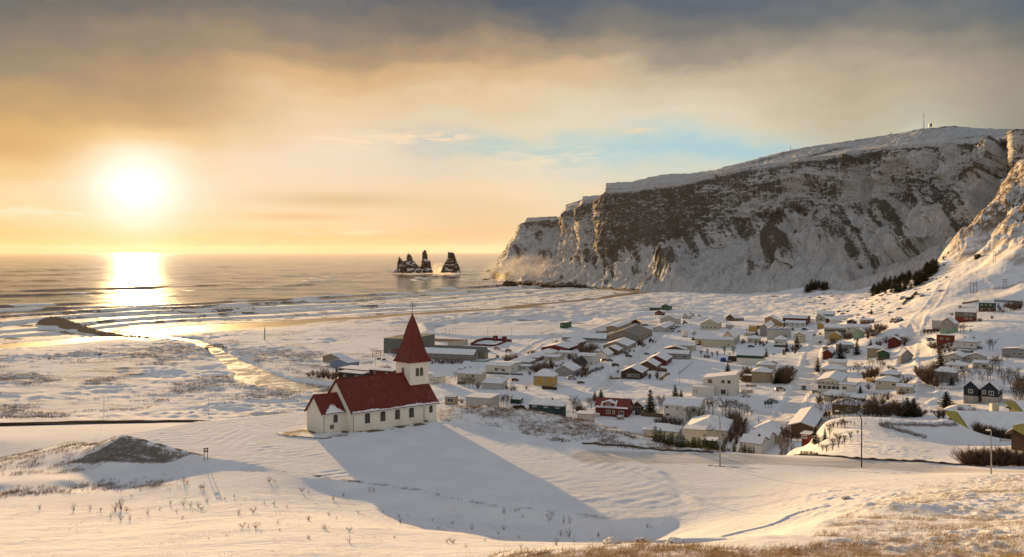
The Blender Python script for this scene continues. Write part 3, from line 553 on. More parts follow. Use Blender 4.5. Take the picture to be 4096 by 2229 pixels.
# ------------------------------------------------------------------ the sea cliff
# columns of the cliff face: (photo column, foot(py, Y), lower scree, scree top, cliff foot, mid cliff, rim, skyline, ground behind the skyline z)
DK = 4096 / 2576.0
CL = [ # x positions (disp px) per level may lean; each level (x, y, Y)
 [(1238, 700, 2440), (1236, 694, 2600), (1240, 688, 2720), (1244, 684, 2800), (1250, 680, 2900), (1256, 676, 3000), (1262, 672, 3100)],
 [(1250, 700, 2360), (1262, 676, 2420), (1278, 655, 2460), (1296, 630, 2480), (1314, 592, 2490), (1323, 556, 2500), (1326, 549, 2520)],
 [(1290, 708, 2230), (1306, 690, 2290), (1322, 660, 2350), (1335, 632, 2400), (1340, 590, 2430), (1348, 552, 2450), (1352, 548, 2480)],
 [(1330, 716, 2060), (1350, 698, 2150), (1372, 668, 2250), (1385, 640, 2320), (1395, 600, 2370), (1400, 550, 2400), (1404, 546, 2440)],
 [(1368, 720, 1940), (1385, 700, 2050), (1398, 672, 2150), (1408, 645, 2230), (1414, 600, 2300), (1419, 545, 2340), (1420, 542, 2400)],
 [(1385, 721, 1900), (1402, 702, 2000), (1416, 678, 2080), (1428, 640, 2150), (1432, 590, 2200), (1424, 524, 2220), (1424, 516, 2250)],
 [(1410, 722, 1860), (1430, 704, 1950), (1448, 676, 2030), (1452, 640, 2090), (1456, 590, 2130), (1460, 512, 2160), (1463, 503, 2200)],
 [(1425, 723, 1840), (1442, 705, 1920), (1458, 676, 1990), (1464, 640, 2040), (1468, 580, 2070), (1467, 505, 2090), (1467, 497, 2130)],
 [(1455, 724, 1790), (1474, 706, 1870), (1490, 676, 1940), (1500, 636, 1990), (1508, 570, 2020), (1516, 500, 2040), (1520, 490, 2080)],
 [(1480, 724, 1750), (1500, 706, 1820), (1514, 680, 1870), (1524, 640, 1910), (1528, 560, 1930), (1525, 474, 1940), (1525, 462, 1970)],
 [(1520, 726, 1690), (1536, 706, 1750), (1552, 674, 1810), (1560, 636, 1850), (1570, 550, 1860), (1580, 474, 1870), (1590, 459, 1930)],
 [(1560, 730, 1630), (1580, 706, 1690), (1600, 664, 1750), (1612, 614, 1790), (1630, 540, 1800), (1650, 462, 1810), (1660, 441, 1890)],
 [(1610, 733, 1560), (1640, 702, 1630), (1664, 654, 1700), (1684, 606, 1740), (1700, 530, 1745), (1720, 454, 1750), (1740, 437, 1850)],
 [(1680, 734, 1500), (1710, 700, 1580), (1740, 650, 1650), (1762, 590, 1690), (1780, 510, 1690), (1790, 440, 1690), (1800, 428, 1790)],
 [(1760, 736, 1440), (1800, 690, 1530), (1830, 630, 1600), (1850, 560, 1640), (1862, 490, 1640), (1870, 424, 1640), (1890, 404, 1780)],
 [(1850, 738, 1380), (1890, 690, 1470), (1920, 620, 1540), (1940, 550, 1580), (1955, 480, 1580), (1965, 412, 1580), (1985, 381, 1760)],
 [(1950, 738, 1320), (1985, 690, 1410), (2010, 620, 1480), (2030, 540, 1520), (2045, 460, 1520), (2060, 398, 1520), (2080, 364, 1740)],
 [(2050, 730, 1280), (2085, 680, 1370), (2105, 610, 1430), (2120, 530, 1470), (2135, 450, 1470), (2150, 383, 1470), (2170, 350, 1720)],
 [(2130, 712, 1240), (2160, 670, 1320), (2185, 600, 1380), (2200, 520, 1420), (2215, 440, 1420), (2230, 372, 1420), (2250, 337, 1690)],
 [(2210, 690, 1200), (2240, 650, 1270), (2260, 590, 1330), (2275, 510, 1370), (2285, 430, 1370), (2300, 366, 1370), (2320, 324, 1640)],
 [(2290, 664, 1150), (2315, 620, 1220), (2330, 560, 1280), (2345, 490, 1320), (2355, 420, 1320), (2370, 361, 1330), (2390, 318, 1600)],
 [(2370, 640, 1110), (2395, 590, 1180), (2410, 530, 1230), (2420, 470, 1260), (2430, 410, 1260), (2440, 357, 1280), (2460, 322, 1560)],
 [(2440, 620, 1080), (2465, 560, 1140), (2480, 500, 1190), (2495, 440, 1210), (2505, 395, 1215), (2515, 352, 1230), (2540, 326, 1520)],
 [(2510, 600, 1060), (2535, 520, 1100), (2550, 460, 1120), (2560, 410, 1130), (2566, 375, 1130), (2570, 342, 1140), (2600, 322, 1480)],
 [(2600, 580, 1040), (2625, 500, 1080), (2640, 440, 1090), (2650, 400, 1100), (2656, 365, 1100), (2660, 330, 1110), (2690, 315, 1440)],
 [(2760, 560, 1030), (2780, 480, 1060), (2790, 430, 1080), (2800, 390, 1090), (2806, 355, 1090), (2810, 320, 1100), (2840, 305, 1400)]]
KP = np.array([[PY(x * DK, y * DK, Y) for x, y, Y in c] for c in CL])     # (columns, 7 levels, 3)
foot = KP[:, :1].copy(); foot[:, 0, 2] -= 14; foot[:, 0, 1] -= 25
back1 = KP[:, -1:].copy(); back1[:, 0, :2] *= 1.12; back1[:, 0, 2] -= 14
back2 = KP[:, -1:].copy(); back2[:, 0, :2] *= 1.45; back2[:, 0, 2] *= 0.35
back3 = back2.copy(); back3[:, 0, :2] *= 1.12; back3[:, 0, 2] = -20
KP = np.concatenate([foot, KP, back1, back2, back3], 1)
def resamp(A, axis, pos):
    A = np.moveaxis(A, axis, 0); i = np.clip(np.floor(pos).astype(int), 0, len(A) - 2); f = (pos - i); 
    f = f.reshape((-1,) + (1,) * (A.ndim - 1)); return np.moveaxis(A[i] * (1 - f) + A[i + 1] * f, 0, axis)
nc_ = len(CL); cp = np.concatenate([np.linspace(i, i + 1, k, endpoint=False) for i, k in enumerate([24, 34, 34, 34, 14, 34, 12, 40, 14] + [56] * (nc_ - 10))] + [[nc_ - 1]])
lp = np.concatenate([np.linspace(0, 1, 8, endpoint=False), np.linspace(1, 4, 210, endpoint=False), np.linspace(4, 6, 230, endpoint=False), np.linspace(6, 7, 60, endpoint=False), np.linspace(7, 10, 26)])
G = resamp(resamp(KP, 0, cp), 1, lp)
# gullies and ribs: bend columns a little before displacing
LL = np.broadcast_to(lp[None, :], G.shape[:2]); gx, gy, gz_ = G[..., 0], G[..., 1], G[..., 2]
du_ = np.gradient(G, axis=0); dv_ = np.gradient(G, axis=1); Nn = np.cross(du_, dv_); Nn /= np.linalg.norm(Nn, axis=2, keepdims=True) + 1e-9
Nn = np.where((Nn[..., 1:2] > 0), -Nn, Nn)
wc = sst(LL, 3.4, 4.3) * (1 - 0.85 * sst(LL, 5.7, 5.97)) * (1 - sst(LL, 5.99, 6.08)); wt = sst(LL, 1.0, 1.3) * (1 - sst(LL, 3.6, 4.4)); wp = sst(LL, 6.1, 6.4) * (1 - sst(LL, 6.9, 7.2))
s_al = gx * 0.75 - gy * 0.66            # along the cliff
rib = 1 - 2 * np.abs(noise2(s_al / 70 + gz_ / 260, gz_ / 420, 201)); rib2 = 1 - 2 * np.abs(noise2(s_al / 24 + gz_ / 200, gz_ / 120, 202))
big = fbm3(gx / 120, gy / 120, gz_ / 90, 3, 203)
rough = fbm3(gx / 40, gy / 40, gz_ / 55, 5, 210, 0.55, True); fine = fbm3(gx / 9, gy / 9, gz_ / 7, 3, 220, 0.6)
strat = noise2(gz_ / 9, s_al / 180, 230)
talr = 1 - 2 * np.abs(noise2(s_al / 30 - gz_ / 40, gz_ / 260, 240))
lf = sst(cp, 13, 16)[:, None]             # right of the headland the upper face is broken rock with snow
disp = wc * (9 * rib + 5 * rib2 + 8 * big + 4.5 * rough + 2.2 * fine + 0.5 * strat) + wt * (7 * talr + 7 * big + 4.5 * rough + 2.4 * fine) + wp * (3.0 * big + 1.6 * fine)
disp += (wc + wt).clip(0, 1) * lf * 13 * fbm3(gx / 60, gy / 60, gz_ / 60, 4, 250, 0.55, True) * sst(LL, 1.6, 2.6)
disp = disp * (1 - .75 * sst(cp, 22.5, 24)[:, None])
def outcrop(px, py, rx, ry, am):
    global disp
    PXg = CX + F * gx / gy; PYg = HY + F * (HC - gz_) / gy
    d2 = ((PXg - px * DK) / (rx * DK)) ** 2 + ((PYg - py * DK) / (ry * DK)) ** 2
    disp = disp + am * np.exp(-d2 ** 1.5) * (1 + 0.35 * rough); return np.exp(-d2 ** 1.5) * (LL < 6)
darks = 0
for a in ((1690, 690, 34, 30, 30), (1965, 655, 34, 34, 26), (2030, 560, 40, 26, 9), (1560, 690, 30, 18, 9), (1480, 640, 16, 36, 10), (1360, 600, 16, 26, 6), (2120, 600, 40, 40, 10), (1900, 700, 26, 16, 8)): darks = np.maximum(darks, outcrop(*a))
G = G + Nn * disp[..., None] * np.where(LL < 7.2, 1, 0)[..., None]
G[:, :8, 2] = np.minimum(G[:, :8, 2], KP[:, 1, 2].min() + 60)
# rock exposure: upper cliff bare and dark, scree mostly snow
hd = np.exp(-((cp[:, None] - 11.4) / 1.9) ** 2)        # the dark headland
PXg = CX + F * gx / gy
rk = wc * (0.36 + 0.44 * hd) + wt * (0.26 + 0.16 * sst(LL, 2.4, 3.8)) + 0.05 * wt * hd
rimw = np.exp(-((LL - 5.80) / 0.22) ** 2) * (LL < 6.2); rk = rk + (0.50 * rimw) * (1 - hd) * np.where(cp[:, None] < 20, 1, 0.8)
LN = LL + 0.10 * fbm2(s_al / 22, gz_ / 50, 4, 270, .65); rk = np.where(LN > 6.03, 0.30, rk); rk = np.maximum(rk, 0.60 * np.minimum(1, darks * 1.3)); rk = np.where((LL < 1.10) & (cp[:, None] < 12), 1.0, rk)
rk[:, :] += 0.10 * big
rk += (wc * (1 - hd) * 0.20 * fbm2(s_al / 75, gz_ / 42, 4, 260, .6) + wt * 0.50 * fbm2((s_al + gz_ * 1.1) / 26, (s_al * .4 - gz_) / 190, 4, 261, .6) + wt * .30 * fbm2(s_al / 60, gz_ / 30, 3, 262)) * (LL > 1.15)
rk += (LL > 6.05) * .5 * fbm2(gx / 260, gy / 60, 4, 263, .6)
lowd = .3 * sst(cp, 15, 18)[:, None] * np.exp(-((LL - 3.6) / 0.7) ** 2) * 0.22; rk = rk + lowd
# cp 0-9 cliffs further out: half bare
def cliff_material():
    m = bpy.data.materials.new('cliff_rock_snow'); m.use_nodes = True; q = NT(m.node_tree); b = q.n['Principled BSDF']
    g = q.node('ShaderNodeNewGeometry'); pos = g.outputs['Position']; nz = q.node('ShaderNodeSeparateXYZ'); q.l.new(g.outputs['Normal'], nz.inputs[0])
    a = q.node('ShaderNodeAttribute'); a.attribute_name = 'rock'; ra = a.outputs['Fac']
    n1 = q.noise(pos, 0.075, 10, 0.78); n2 = q.noise(q.mapping(q.mapping(pos, (1, 1, 1), rot=(0, 0, 0.72)), (0.16, 0.02, 0.028)), 1, 8, 0.7); n3 = q.noise(pos, 0.30, 8, 0.75); n5 = q.noise(q.mapping(pos, (0.02, 0.02, 0.16)), 1, 5, 0.6)
    s = q.math('ADD', q.math('ADD', q.math('MULTIPLY', n1, 0.24), q.math('MULTIPLY', n2, 0.34)), q.math('ADD', q.math('MULTIPLY', n3, 0.38), q.math('MULTIPLY', n5, 0.04)))
    steep = q.mr(nz.outputs[2], 0.66, -0.05, -0.045, 0.04)
    v = q.math('ADD', q.math('SUBTRACT', s, 0.5), q.math('ADD', steep, q.math('MULTIPLY', q.math('SUBTRACT', ra, 0.5), 0.30)))
    f = q.mr(v, -0.012, 0.030)
    rockc = q.mix(n3, (0.050, 0.051, 0.047), (0.23, 0.222, 0.20)); rockc = q.mix(q.mr(n1, 0.5, 0.66), rockc, (0.11, 0.102, 0.068))
    scree = q.mix(q.mr(q.math('ADD', q.math('MULTIPLY', n3, .5), q.math('MULTIPLY', n2, .5)), .40, .58), (0.46, 0.45, 0.44), (0.78, 0.775, 0.785))
    q.set(b.inputs['Base Color'], q.mix(f, scree, rockc)); b.inputs['Roughness'].default_value = 0.85; b.inputs['Specular IOR Level'].default_value = 0.15
    bn = q.node('ShaderNodeBump'); bn.inputs['Strength'].default_value = 1.0; bn.inputs['Distance'].default_value = 5.0
    q.set(bn.inputs['Height'], q.math('ADD', n1, q.math('MULTIPLY', n3, 0.45))); q.l.new(bn.outputs[0], b.inputs['Normal']); return m
M_CLIFF = cliff_material()
clf = mesh_np('cliff', G.reshape(-1, 3), grid_quads(len(cp), len(lp)), M_CLIFF, True, dict(rock=rk)); tag(clf, kind='structure')
# ------------------------------------------------------------------ sea stacks, boulders
def rock_mat(name, snow_lo, snow_hi, c1=(0.018, 0.015, 0.012), c2=(0.05, 0.042, 0.032), sc_=0.05):
    m = bpy.data.materials.new(name); m.use_nodes = True; q = NT(m.node_tree); b = q.n['Principled BSDF']
    g = q.node('ShaderNodeNewGeometry'); pos = g.outputs['Position']; nz = q.node('ShaderNodeSeparateXYZ'); q.l.new(g.outputs['Normal'], nz.inputs[0])
    n1 = q.noise(pos, sc_, 7, 0.68); f = q.mr(q.math('ADD', nz.outputs[2], q.math('MULTIPLY', q.math('SUBTRACT', n1, 0.5), 1.6)), snow_lo, snow_hi)
    q.set(b.inputs['Base Color'], q.mix(f, q.mix(n1, c1, c2), (0.66, 0.65, 0.66))); b.inputs['Roughness'].default_value = 0.85; b.inputs['Specular IOR Level'].default_value = 0.15
    return m
M_STACK = rock_mat('sea_stack_rock', 0.50, 0.75); M_BOULD = rock_mat('boulder_rock', 0.9, 1.3, sc_=0.3); M_SNOWROCK = rock_mat('snowy_boulder', 0.35, 0.7, (0.05, 0.042, 0.035), (0.12, 0.10, 0.08), 0.8)
def stack(name, prof, Y, py0, label, depth=0.55, seed=1):
    """prof: outline rows (y, x_left, x_right) in photo pixels, top to bottom, built as a rock with its own depth"""
    ringn = 44; V = []; rowsn = 0
    ys_ = np.array([p[0] for p in prof], float); dense = np.linspace(ys_[0], ys_[-1], 40)
    xl = np.interp(dense, ys_, [p[1] for p in prof]); xr = np.interp(dense, ys_, [p[2] for p in prof])
    for y_, a, b in zip(dense, xl, xr):
        zc = HC - Y * (y_ - HY) / F; c = ((a + b) / 2 - CX) / F * Y; hw = max(b - a, 0.4) / 2 / F * Y
        th = np.linspace(0, 2 * np.pi, ringn, endpoint=False)
        nx, ny = np.cos(th), np.sin(th); sx_ = np.sign(nx) * np.abs(nx) ** 0.85
        X = c + hw * sx_; Yv = Y + hw * depth * 1.6 * ny; nn = fbm3(X / 14, Yv / 14, np.full(ringn, zc / 12), 4, seed, 0.6)
        k = 1 + 0.16 * nn * (0.5 + 0.5 * np.abs(ny)); V.append(np.stack([c + (X - c) * k, Y + (Yv - Y) * (1 + 0.45 * nn), zc + 1.5 * nn], 1)); rowsn += 1
    V = np.concatenate(V); i = np.arange(rowsn * ringn).reshape(rowsn, ringn); j = np.roll(i, -1, 1)
    Q = np.stack([i[:-1], i[1:], j[1:], j[:-1]], -1).reshape(-1, 4)
    V = np.concatenate([V, [V[:ringn].mean(0) + (0, 0, 1.5)]]); Q2 = np.stack([i[0], j[0], np.full(ringn, len(V) - 1), np.full(ringn, len(V) - 1)], -1)
    c0 = V.mean(0); c0[2] = 0
    o = mesh_np(name, V - c0, np.concatenate([Q, Q2])[:, :4], M_STACK); o.location = c0; return tag(o, label, 'sea stack')
z8 = lambda L: [(980 + y / 4.293, 1550 + a / 4.293, 1550 + b / 4.293) for y, a, b in L]
YS = 2830
stack('sea_stack', z8([(205, 198, 208), (230, 188, 232), (265, 178, 252), (272, 176, 262), (300, 172, 300), (400, 162, 330), (455, 90, 340), (480, 70, 350)]), YS, 1086, 'pointed leftmost spire of the sea stacks, joined at its foot to a broader peak', seed=11)
stack('sea_stack', z8([(140, 358, 366), (165, 346, 380), (190, 336, 412), (230, 328, 428), (262, 315, 432), (275, 262, 440), (320, 245, 492), (360, 235, 520), (400, 225, 560), (455, 215, 590), (480, 200, 600)]), YS - 40, 1086, 'broad snow-streaked sea stack with a pointed top, second from the left', seed=12)
stack('sea_stack', z8([(82, 632, 650), (95, 620, 662), (140, 602, 676), (200, 592, 690), (260, 590, 695), (268, 590, 730), (320, 580, 748), (365, 560, 750), (400, 550, 756), (455, 520, 775), (480, 510, 790)]), YS, 1086, 'tallest slender sea stack shaped like a tower, third from the left', seed=13)
stack('sea_stack', z8([(112, 1032, 1052), (125, 1030, 1065), (140, 1034, 1135), (165, 1036, 1148), (220, 1036, 1160), (280, 1000, 1188), (330, 978, 1215), (370, 935, 1226), (420, 925, 1240), (450, 925, 1265), (475, 910, 1280)]), YS - 60, 1086, 'lone broad sea stack standing apart on the right, with a notched top', seed=14)
stack('sea_stack', z8([(440, 1826, 1880), (450, 1816, 1900), (500, 1810, 1912), (590, 1804, 1918), (605, 1800, 1925)]), 2340, 1120, 'small square dark stack standing in the water just off the cliff point', seed=15)
stack('sea_stack', z8([(450, 2060, 2130), (480, 2030, 2180), (520, 2012, 2230), (590, 2010, 2250), (615, 2000, 2270)]), 2300, 1120, 'dark block of rock in the surf at the foot of the cliff point', seed=16)
def boulder_mesh(seed, n=16):
    th = np.linspace(0, np.pi, n); ph = np.linspace(0, 2 * np.pi, n * 2, endpoint=False); T_, P_ = np.meshgrid(th, ph, indexing='ij')
    x, y, z_ = np.sin(T_) * np.cos(P_), np.sin(T_) * np.sin(P_), np.cos(T_)
    r = 1 + 0.35 * fbm3(x * 1.3 + seed, y * 1.3, z_ * 1.3, 4, seed, 0.55, True) - 0.2
    V = np.stack([x * r, y * r, z_ * r], -1).reshape(-1, 3); i = np.arange(n * 2 * n).reshape(n, 2 * n); j = np.roll(i, -1, 1)
    return V, np.stack([i[:-1], i[1:], j[1:], j[:-1]], -1).reshape(-1, 4)
def boulder(loc, rx, ry, rz, m, label, group=None, seed=1, name='boulder'):
    V, Q = boulder_mesh(seed); o = mesh_np(name, V * np.array([rx, ry, rz]), Q, m); o.location = loc; return tag(o, label, 'rock', group)
for i, (a, b, w_, h_, l) in enumerate(((2041, 1145, 34, 21, 'big rounded black rock in the surf below the cliff point'), (1943, 1120, 14, 5, 'low flat rock awash left of the square stack'), (1985, 1146, 10, 5, 'small rock awash between two breaking waves near the black rock'), (2006, 1141, 9, 5, 'small rock beside the left foot of the big black surf rock'), (1962, 1086, 18, 6, 'low dark rock shelf at the very tip of the headland'))):
    x, y, _ = P(a, b, 0); s_ = y / F; boulder((x, y, 0), w_ * s_, w_ * s_ * 1.3, h_ * s_, M_BOULD, l, seed=20 + i)
# dark boulders along the cliff foot
rnd = random.Random(5)
bv = []; 
for k in range(150):
    f_ = rnd.random(); a = 2080 + f_ * 480; b = np.interp(a, [2080, 2200, 2350, 2480, 2560], [1138, 1150, 1150, 1158, 1166]) + rnd.uniform(-5, 2)
    x, y, _ = P(a, b, 0); V, Q = boulder_mesh(30 + k % 5, 7); s_ = rnd.uniform(5, 12) * (1.3 if rnd.random() < .2 else 1); bv.append((V * np.array([s_ * 1.4, s_ * 1.4, s_ * 0.6]) + (x, y, 1), Q))
off = 0; VV_ = []; QQ_ = []
for V, Q in bv: VV_.append(V); QQ_.append(Q + off); off += len(V)
o = mesh_np('shore_boulders', np.concatenate(VV_), np.concatenate(QQ_), M_BOULD); tag(o, 'band of black wave-washed boulders along the foot of the sea cliff', 'boulders', kind='stuff')
# breakwater of heaped rocks
cr_ = [(160, 1282, 890, 1.5), (185, 1268, 886, 5.5), (204, 1262, 880, 8.2), (240, 1264, 866, 8.0), (313, 1294, 826, 6.5), (394, 1324, 780, 4.6), (484, 1339, 745, 4.0), (605, 1350, 715, 3.6)]
pts = np.array([[(a - CX) / F * Y, Y, z_] for a, b, Y, z_ in cr_]); 
pts[:, 2] = [(HC - Y * (b - HY) / F) * .78 for a, b, Y, z_ in cr_]
tt = np.linspace(0, len(pts) - 1, 130); line = np.stack([np.interp(tt, np.arange(len(pts)), pts[:, k]) for k in range(3)], 1)
cs = np.linspace(-1, 1, 26); dirs = np.gradient(line[:, :2], axis=0); dirs /= np.linalg.norm(dirs, axis=1, keepdims=True); nrm = np.stack([-dirs[:, 1], dirs[:, 0]], 1)
Wd = np.interp(tt, [0, 1, 3, 5, 7], [6, 11, 12, 10, 9]); BW = np.zeros((130, 26, 3))
BW[..., :2] = line[:, None, :2] + nrm[:, None] * (cs[None, :, None] * Wd[:, None, None]); BW[..., 2] = (line[:, None, 2] + 2) * (1 - np.abs(cs[None]) ** 1.3) - 2
BW[..., 2] += (1.6 * np.abs(fbm2(BW[..., 0] / 4, BW[..., 1] / 4, 3, 301, 0.6)) + 0.9 * fbm2(BW[..., 0] / 2, BW[..., 1] / 2, 2, 302)) * (1 - cs[None] ** 4)
o = mesh_np('breakwater', BW.reshape(-1, 3), grid_quads(130, 26), rock_mat('breakwater_rock', 1.05, 1.4, (0.15, 0.105, 0.065), (0.30, 0.21, 0.13), 0.5)); tag(o, 'long brown breakwater of heaped rocks reaching into the surf', 'breakwater')  # rock colour lightened to carry the golden haze lying over it
# ------------------------------------------------------------------ shared building materials
def plaster(name, c, var=0.06, stain=True, board=0.0, vertical=True):
    """painted wall: slight mottling, faint streaks, optional boards/corrugation"""
    m = bpy.data.materials.new(name); m.use_nodes = True; q = NT(m.node_tree); b = q.n['Principled BSDF']
    oc = q.node('ShaderNodeTexCoord').outputs['Object']
    n = q.noise(oc, 0.7, 5, 0.6); st = q.noise(q.mapping(oc, (2.2, 2.2, 0.25)), 1, 5, 0.65)
    cc = q.mix(q.mr(n, 0.3, 0.7), tuple(v * (1 - var) for v in c), tuple(min(1, v * (1 + var)) for v in c))
    if stain: cc = q.mix(q.mr(st, 0.55, 0.8, 0, 0.45), cc, tuple(v * k for v, k in zip(c, (0.74, 0.68, 0.58))))
    q.set(b.inputs['Base Color'], cc); b.inputs['Roughness'].default_value = 0.8; b.inputs['Specular IOR Level'].default_value = 0.2
    if board:
        wv = q.node('ShaderNodeTexWave', wave_type='BANDS', bands_direction='Z' if not vertical else 'DIAGONAL', wave_profile='SAW'); q.l.new(oc, wv.inputs[0]); wv.inputs['Scale'].default_value = board
        bn = q.node('ShaderNodeBump'); bn.inputs['Strength'].default_value = 0.5; bn.inputs['Distance'].default_value = 0.04; q.set(bn.inputs['Height'], wv.outputs['Fac']); q.l.new(bn.outputs[0], b.inputs['Normal'])
    MATS[name] = m; return m
def snow_mat():
    m = bpy.data.materials.new('roof_snow'); m.use_nodes = True; q = NT(m.node_tree); b = q.n['Principled BSDF']
    pos = q.node('ShaderNodeNewGeometry').outputs['Position']; n = q.noise(pos, 0.5, 6, 0.6)
    q.set(b.inputs['Base Color'], q.mix(q.mr(n, 0.35, 0.65), (0.75, 0.745, 0.77), (0.84, 0.835, 0.855))); b.inputs['Roughness'].default_value = 0.7; b.inputs['Specular IOR Level'].default_value = 0.15
    bn = q.node('ShaderNodeBump'); bn.inputs['Strength'].default_value = 0.4; bn.inputs['Distance'].default_value = 0.2; q.set(bn.inputs['Height'], n); q.l.new(bn.outputs[0], b.inputs['Normal']); return m
M_SNOW = snow_mat()
M_GLASS = mat('window_glass', (0.035, 0.04, 0.045), 0.12, 0.3, 0.8, spec=0.6); M_WHITE = mat('white_paint', (0.72, 0.70, 0.66), 0.6, 0.05); M_DARK = mat('dark_metal', (0.03, 0.03, 0.032), 0.5, 0.1)
M_GALV = mat('galvanised_steel', (0.28, 0.28, 0.28), 0.45, 0.12, metal=0.5); M_CONC = mat('concrete', (0.32, 0.30, 0.27), 0.9, 0.15, 0.8); M_WOOD = mat('weathered_wood', (0.13, 0.085, 0.055), 0.9, 0.25, 3.0)
# ------------------------------------------------------------------ the church
CO = Vector(P(1410.5, 1731, 43)); CO.z = 42.95
UA = Vector((0.8007, 0.5990, 0)); VA = Vector((-0.731, 0.682, 0))
church = empty('church', CO); tag(church, 'white plastered church with a dark red roof and a red spire on its snowy terrace', 'church')
def L(u, v, z): return UA * u + VA * v + Vector((0, 0, z))
M_CW = plaster('church_plaster', (0.80, 0.76, 0.67), 0.03)
def roof_red():
    m = bpy.data.materials.new('church_red_roof'); m.use_nodes = True; q = NT(m.node_tree); b = q.n['Principled BSDF']
    oc = q.node('ShaderNodeTexCoord').outputs['Object']; n = q.noise(oc, 0.5, 6, 0.6)
    a = q.node('ShaderNodeAttribute'); a.attribute_name = 'snow'
    st = q.noise(q.mapping(oc, (5.0, 5.0, 0.7)), 1, 5, 0.6); st2 = q.noise(oc, 0.34, 3)
    red = q.mix(q.mr(n, 0.3, 0.7), (0.125, 0.020, 0.013), (0.175, 0.028, 0.018))
    f = q.math('MULTIPLY', q.mr(st, 0.57, 0.70), q.mr(st2, 0.54, 0.64)); 
    q.set(b.inputs['Base Color'], q.mix(q.math('MULTIPLY', f, 0.7), red, (0.7, 0.66, 0.66))); b.inputs['Roughness'].default_value = 0.55; b.inputs['Specular IOR Level'].default_value = 0.25
    wv = q.node('ShaderNodeTexWave', wave_type='BANDS', bands_direction='X', wave_profile='SIN'); mp = q.mapping(oc, (1, 1, 1), rot=(0, 0, -0.64)); q.l.new(mp, wv.inputs[0]); wv.inputs['Scale'].default_value = 1.6
    bn = q.node('ShaderNodeBump'); bn.inputs['Strength'].default_value = 0.35; bn.inputs['Distance'].default_value = 0.03; q.set(bn.inputs['Height'], wv.outputs['Fac']); q.l.new(bn.outputs[0], b.inputs['Normal']); return m
M_CR = roof_red(); M_CREDGE = mat('church_red_trim', (0.15, 0.022, 0.015), 0.6, 0.1)
def gable_body(u0, u1, v0, v1, h, rise, name):
    b = MB(); vm = (v0 + v1) / 2
    pr = [(v0, -0.4), (v1, -0.4), (v1, h), (vm, h + rise), (v0, h)]
    b.prism([L(u0, v, z) for v, z in pr], UA * (u1 - u0)); return b.build(name, M_CW, church)
NW, NH, NR = 9.3, 3.62, 5.25
gable_body(0, 17.4, 0, NW, NH, NR, 'nave_wall')
gable_body(-4.28, -0.003, 2.15, 7.2, 3.62, 2.85, 'chancel_wall')
def gable_roof(u0, u1, v0, v1, h, rise, ov, name, cut=None):
    b = MB(); vm = (v0 + v1) / 2; sl = rise / (vm - v0); th = 0.14
    for s_, ve in ((-1, v0), (1, v1)):
        e = ve + s_ * ov; ze = h - sl * ov
        b.prism([L(u0, e, ze + 0.02), L(u0, vm, h + rise + 0.02), L(u0, vm, h + rise + 0.02 + th), L(u0, e, ze + 0.02 + th)], UA * (u1 - u0))
    o = b.build(name, M_CR, church)
    b = MB()                                  # barge boards, gutter
    for uu in (u0 - 0.05, u1 - 0.02):
        for s_, ve in ((-1, v0), (1, v1)):
            e = ve + s_ * ov; ze = h - sl * ov
            bq = MB(); bq.prism([L(uu, e, ze - 0.12), L(uu, vm, h + rise - 0.10), L(uu, vm, h + rise + 0.20), L(uu, e, ze + 0.18)], UA * 0.07); bq.build('barge_board', M_CREDGE, o)
    b = MB(); b.tube([L(u0, v0 - ov - 0.05, h - sl * ov), L(u1, v0 - ov - 0.05, h - sl * ov)], 0.08, 6); b.build('gutter', M_WHITE, o)
    b = MB(); b.tube([L(u0, vm, h + rise + 0.17), L(u1, vm, h + rise + 0.17)], 0.09, 6); b.build('ridge_cap', M_CREDGE, o)
    return o
r1 = gable_roof(-0.32, 17.75, 0, NW, NH, NR, 0.28, 'nave_roof')
r2 = gable_roof(-4.6, 0.0, 2.15, 7.2, 3.62, 2.85, 0.25, 'chancel_roof')
def eave_snow(u0, u1, v0, h, sl, ov, wf, par, n=60):
    """thin snow bank resting above the gutter, ragged upper edge"""
    V = []; Fc = []
    for i in range(n + 1):
        u = u0 + (u1 - u0) * i / n; wd = wf(i / n) * (0.75 + 0.5 * random.Random(i * 7 + 3).random()); 
        e = v0 - ov; z0 = h - sl * ov + 0.17
        for k in range(5):
            t_ = k / 4; V.append(L(u, e + wd * t_ * 0.68 - 0.05, z0 + wd * t_ * 0.68 * sl + 0.14 * math.sin(math.pi * min(1, t_ * 0.9 + 0.12)) * min(1, wd * 2)))
    for i in range(n):
        for k in range(4): a = i * 5 + k; Fc.append((a, a + 5, a + 6, a + 1))
    b = MB(); b.add(V, Fc); return b.build('eave_snow', M_SNOW, par, True)
eave_snow(-0.2, 17.6, 0, NH, NR / (NW / 2), 0.28, lambda t_: 0.42 + 0.22 * noise2(t_ * 9, 1.5) - 0.12 * t_, r1, 90)
eave_snow(-3.9, -0.35, 2.15, 3.62, 2.85 / 2.525, 0.25, lambda t_: 0.25 + 1.35 * math.sin(math.pi * min(1, t_ * 1.05)) ** 1.2, r2, 40)
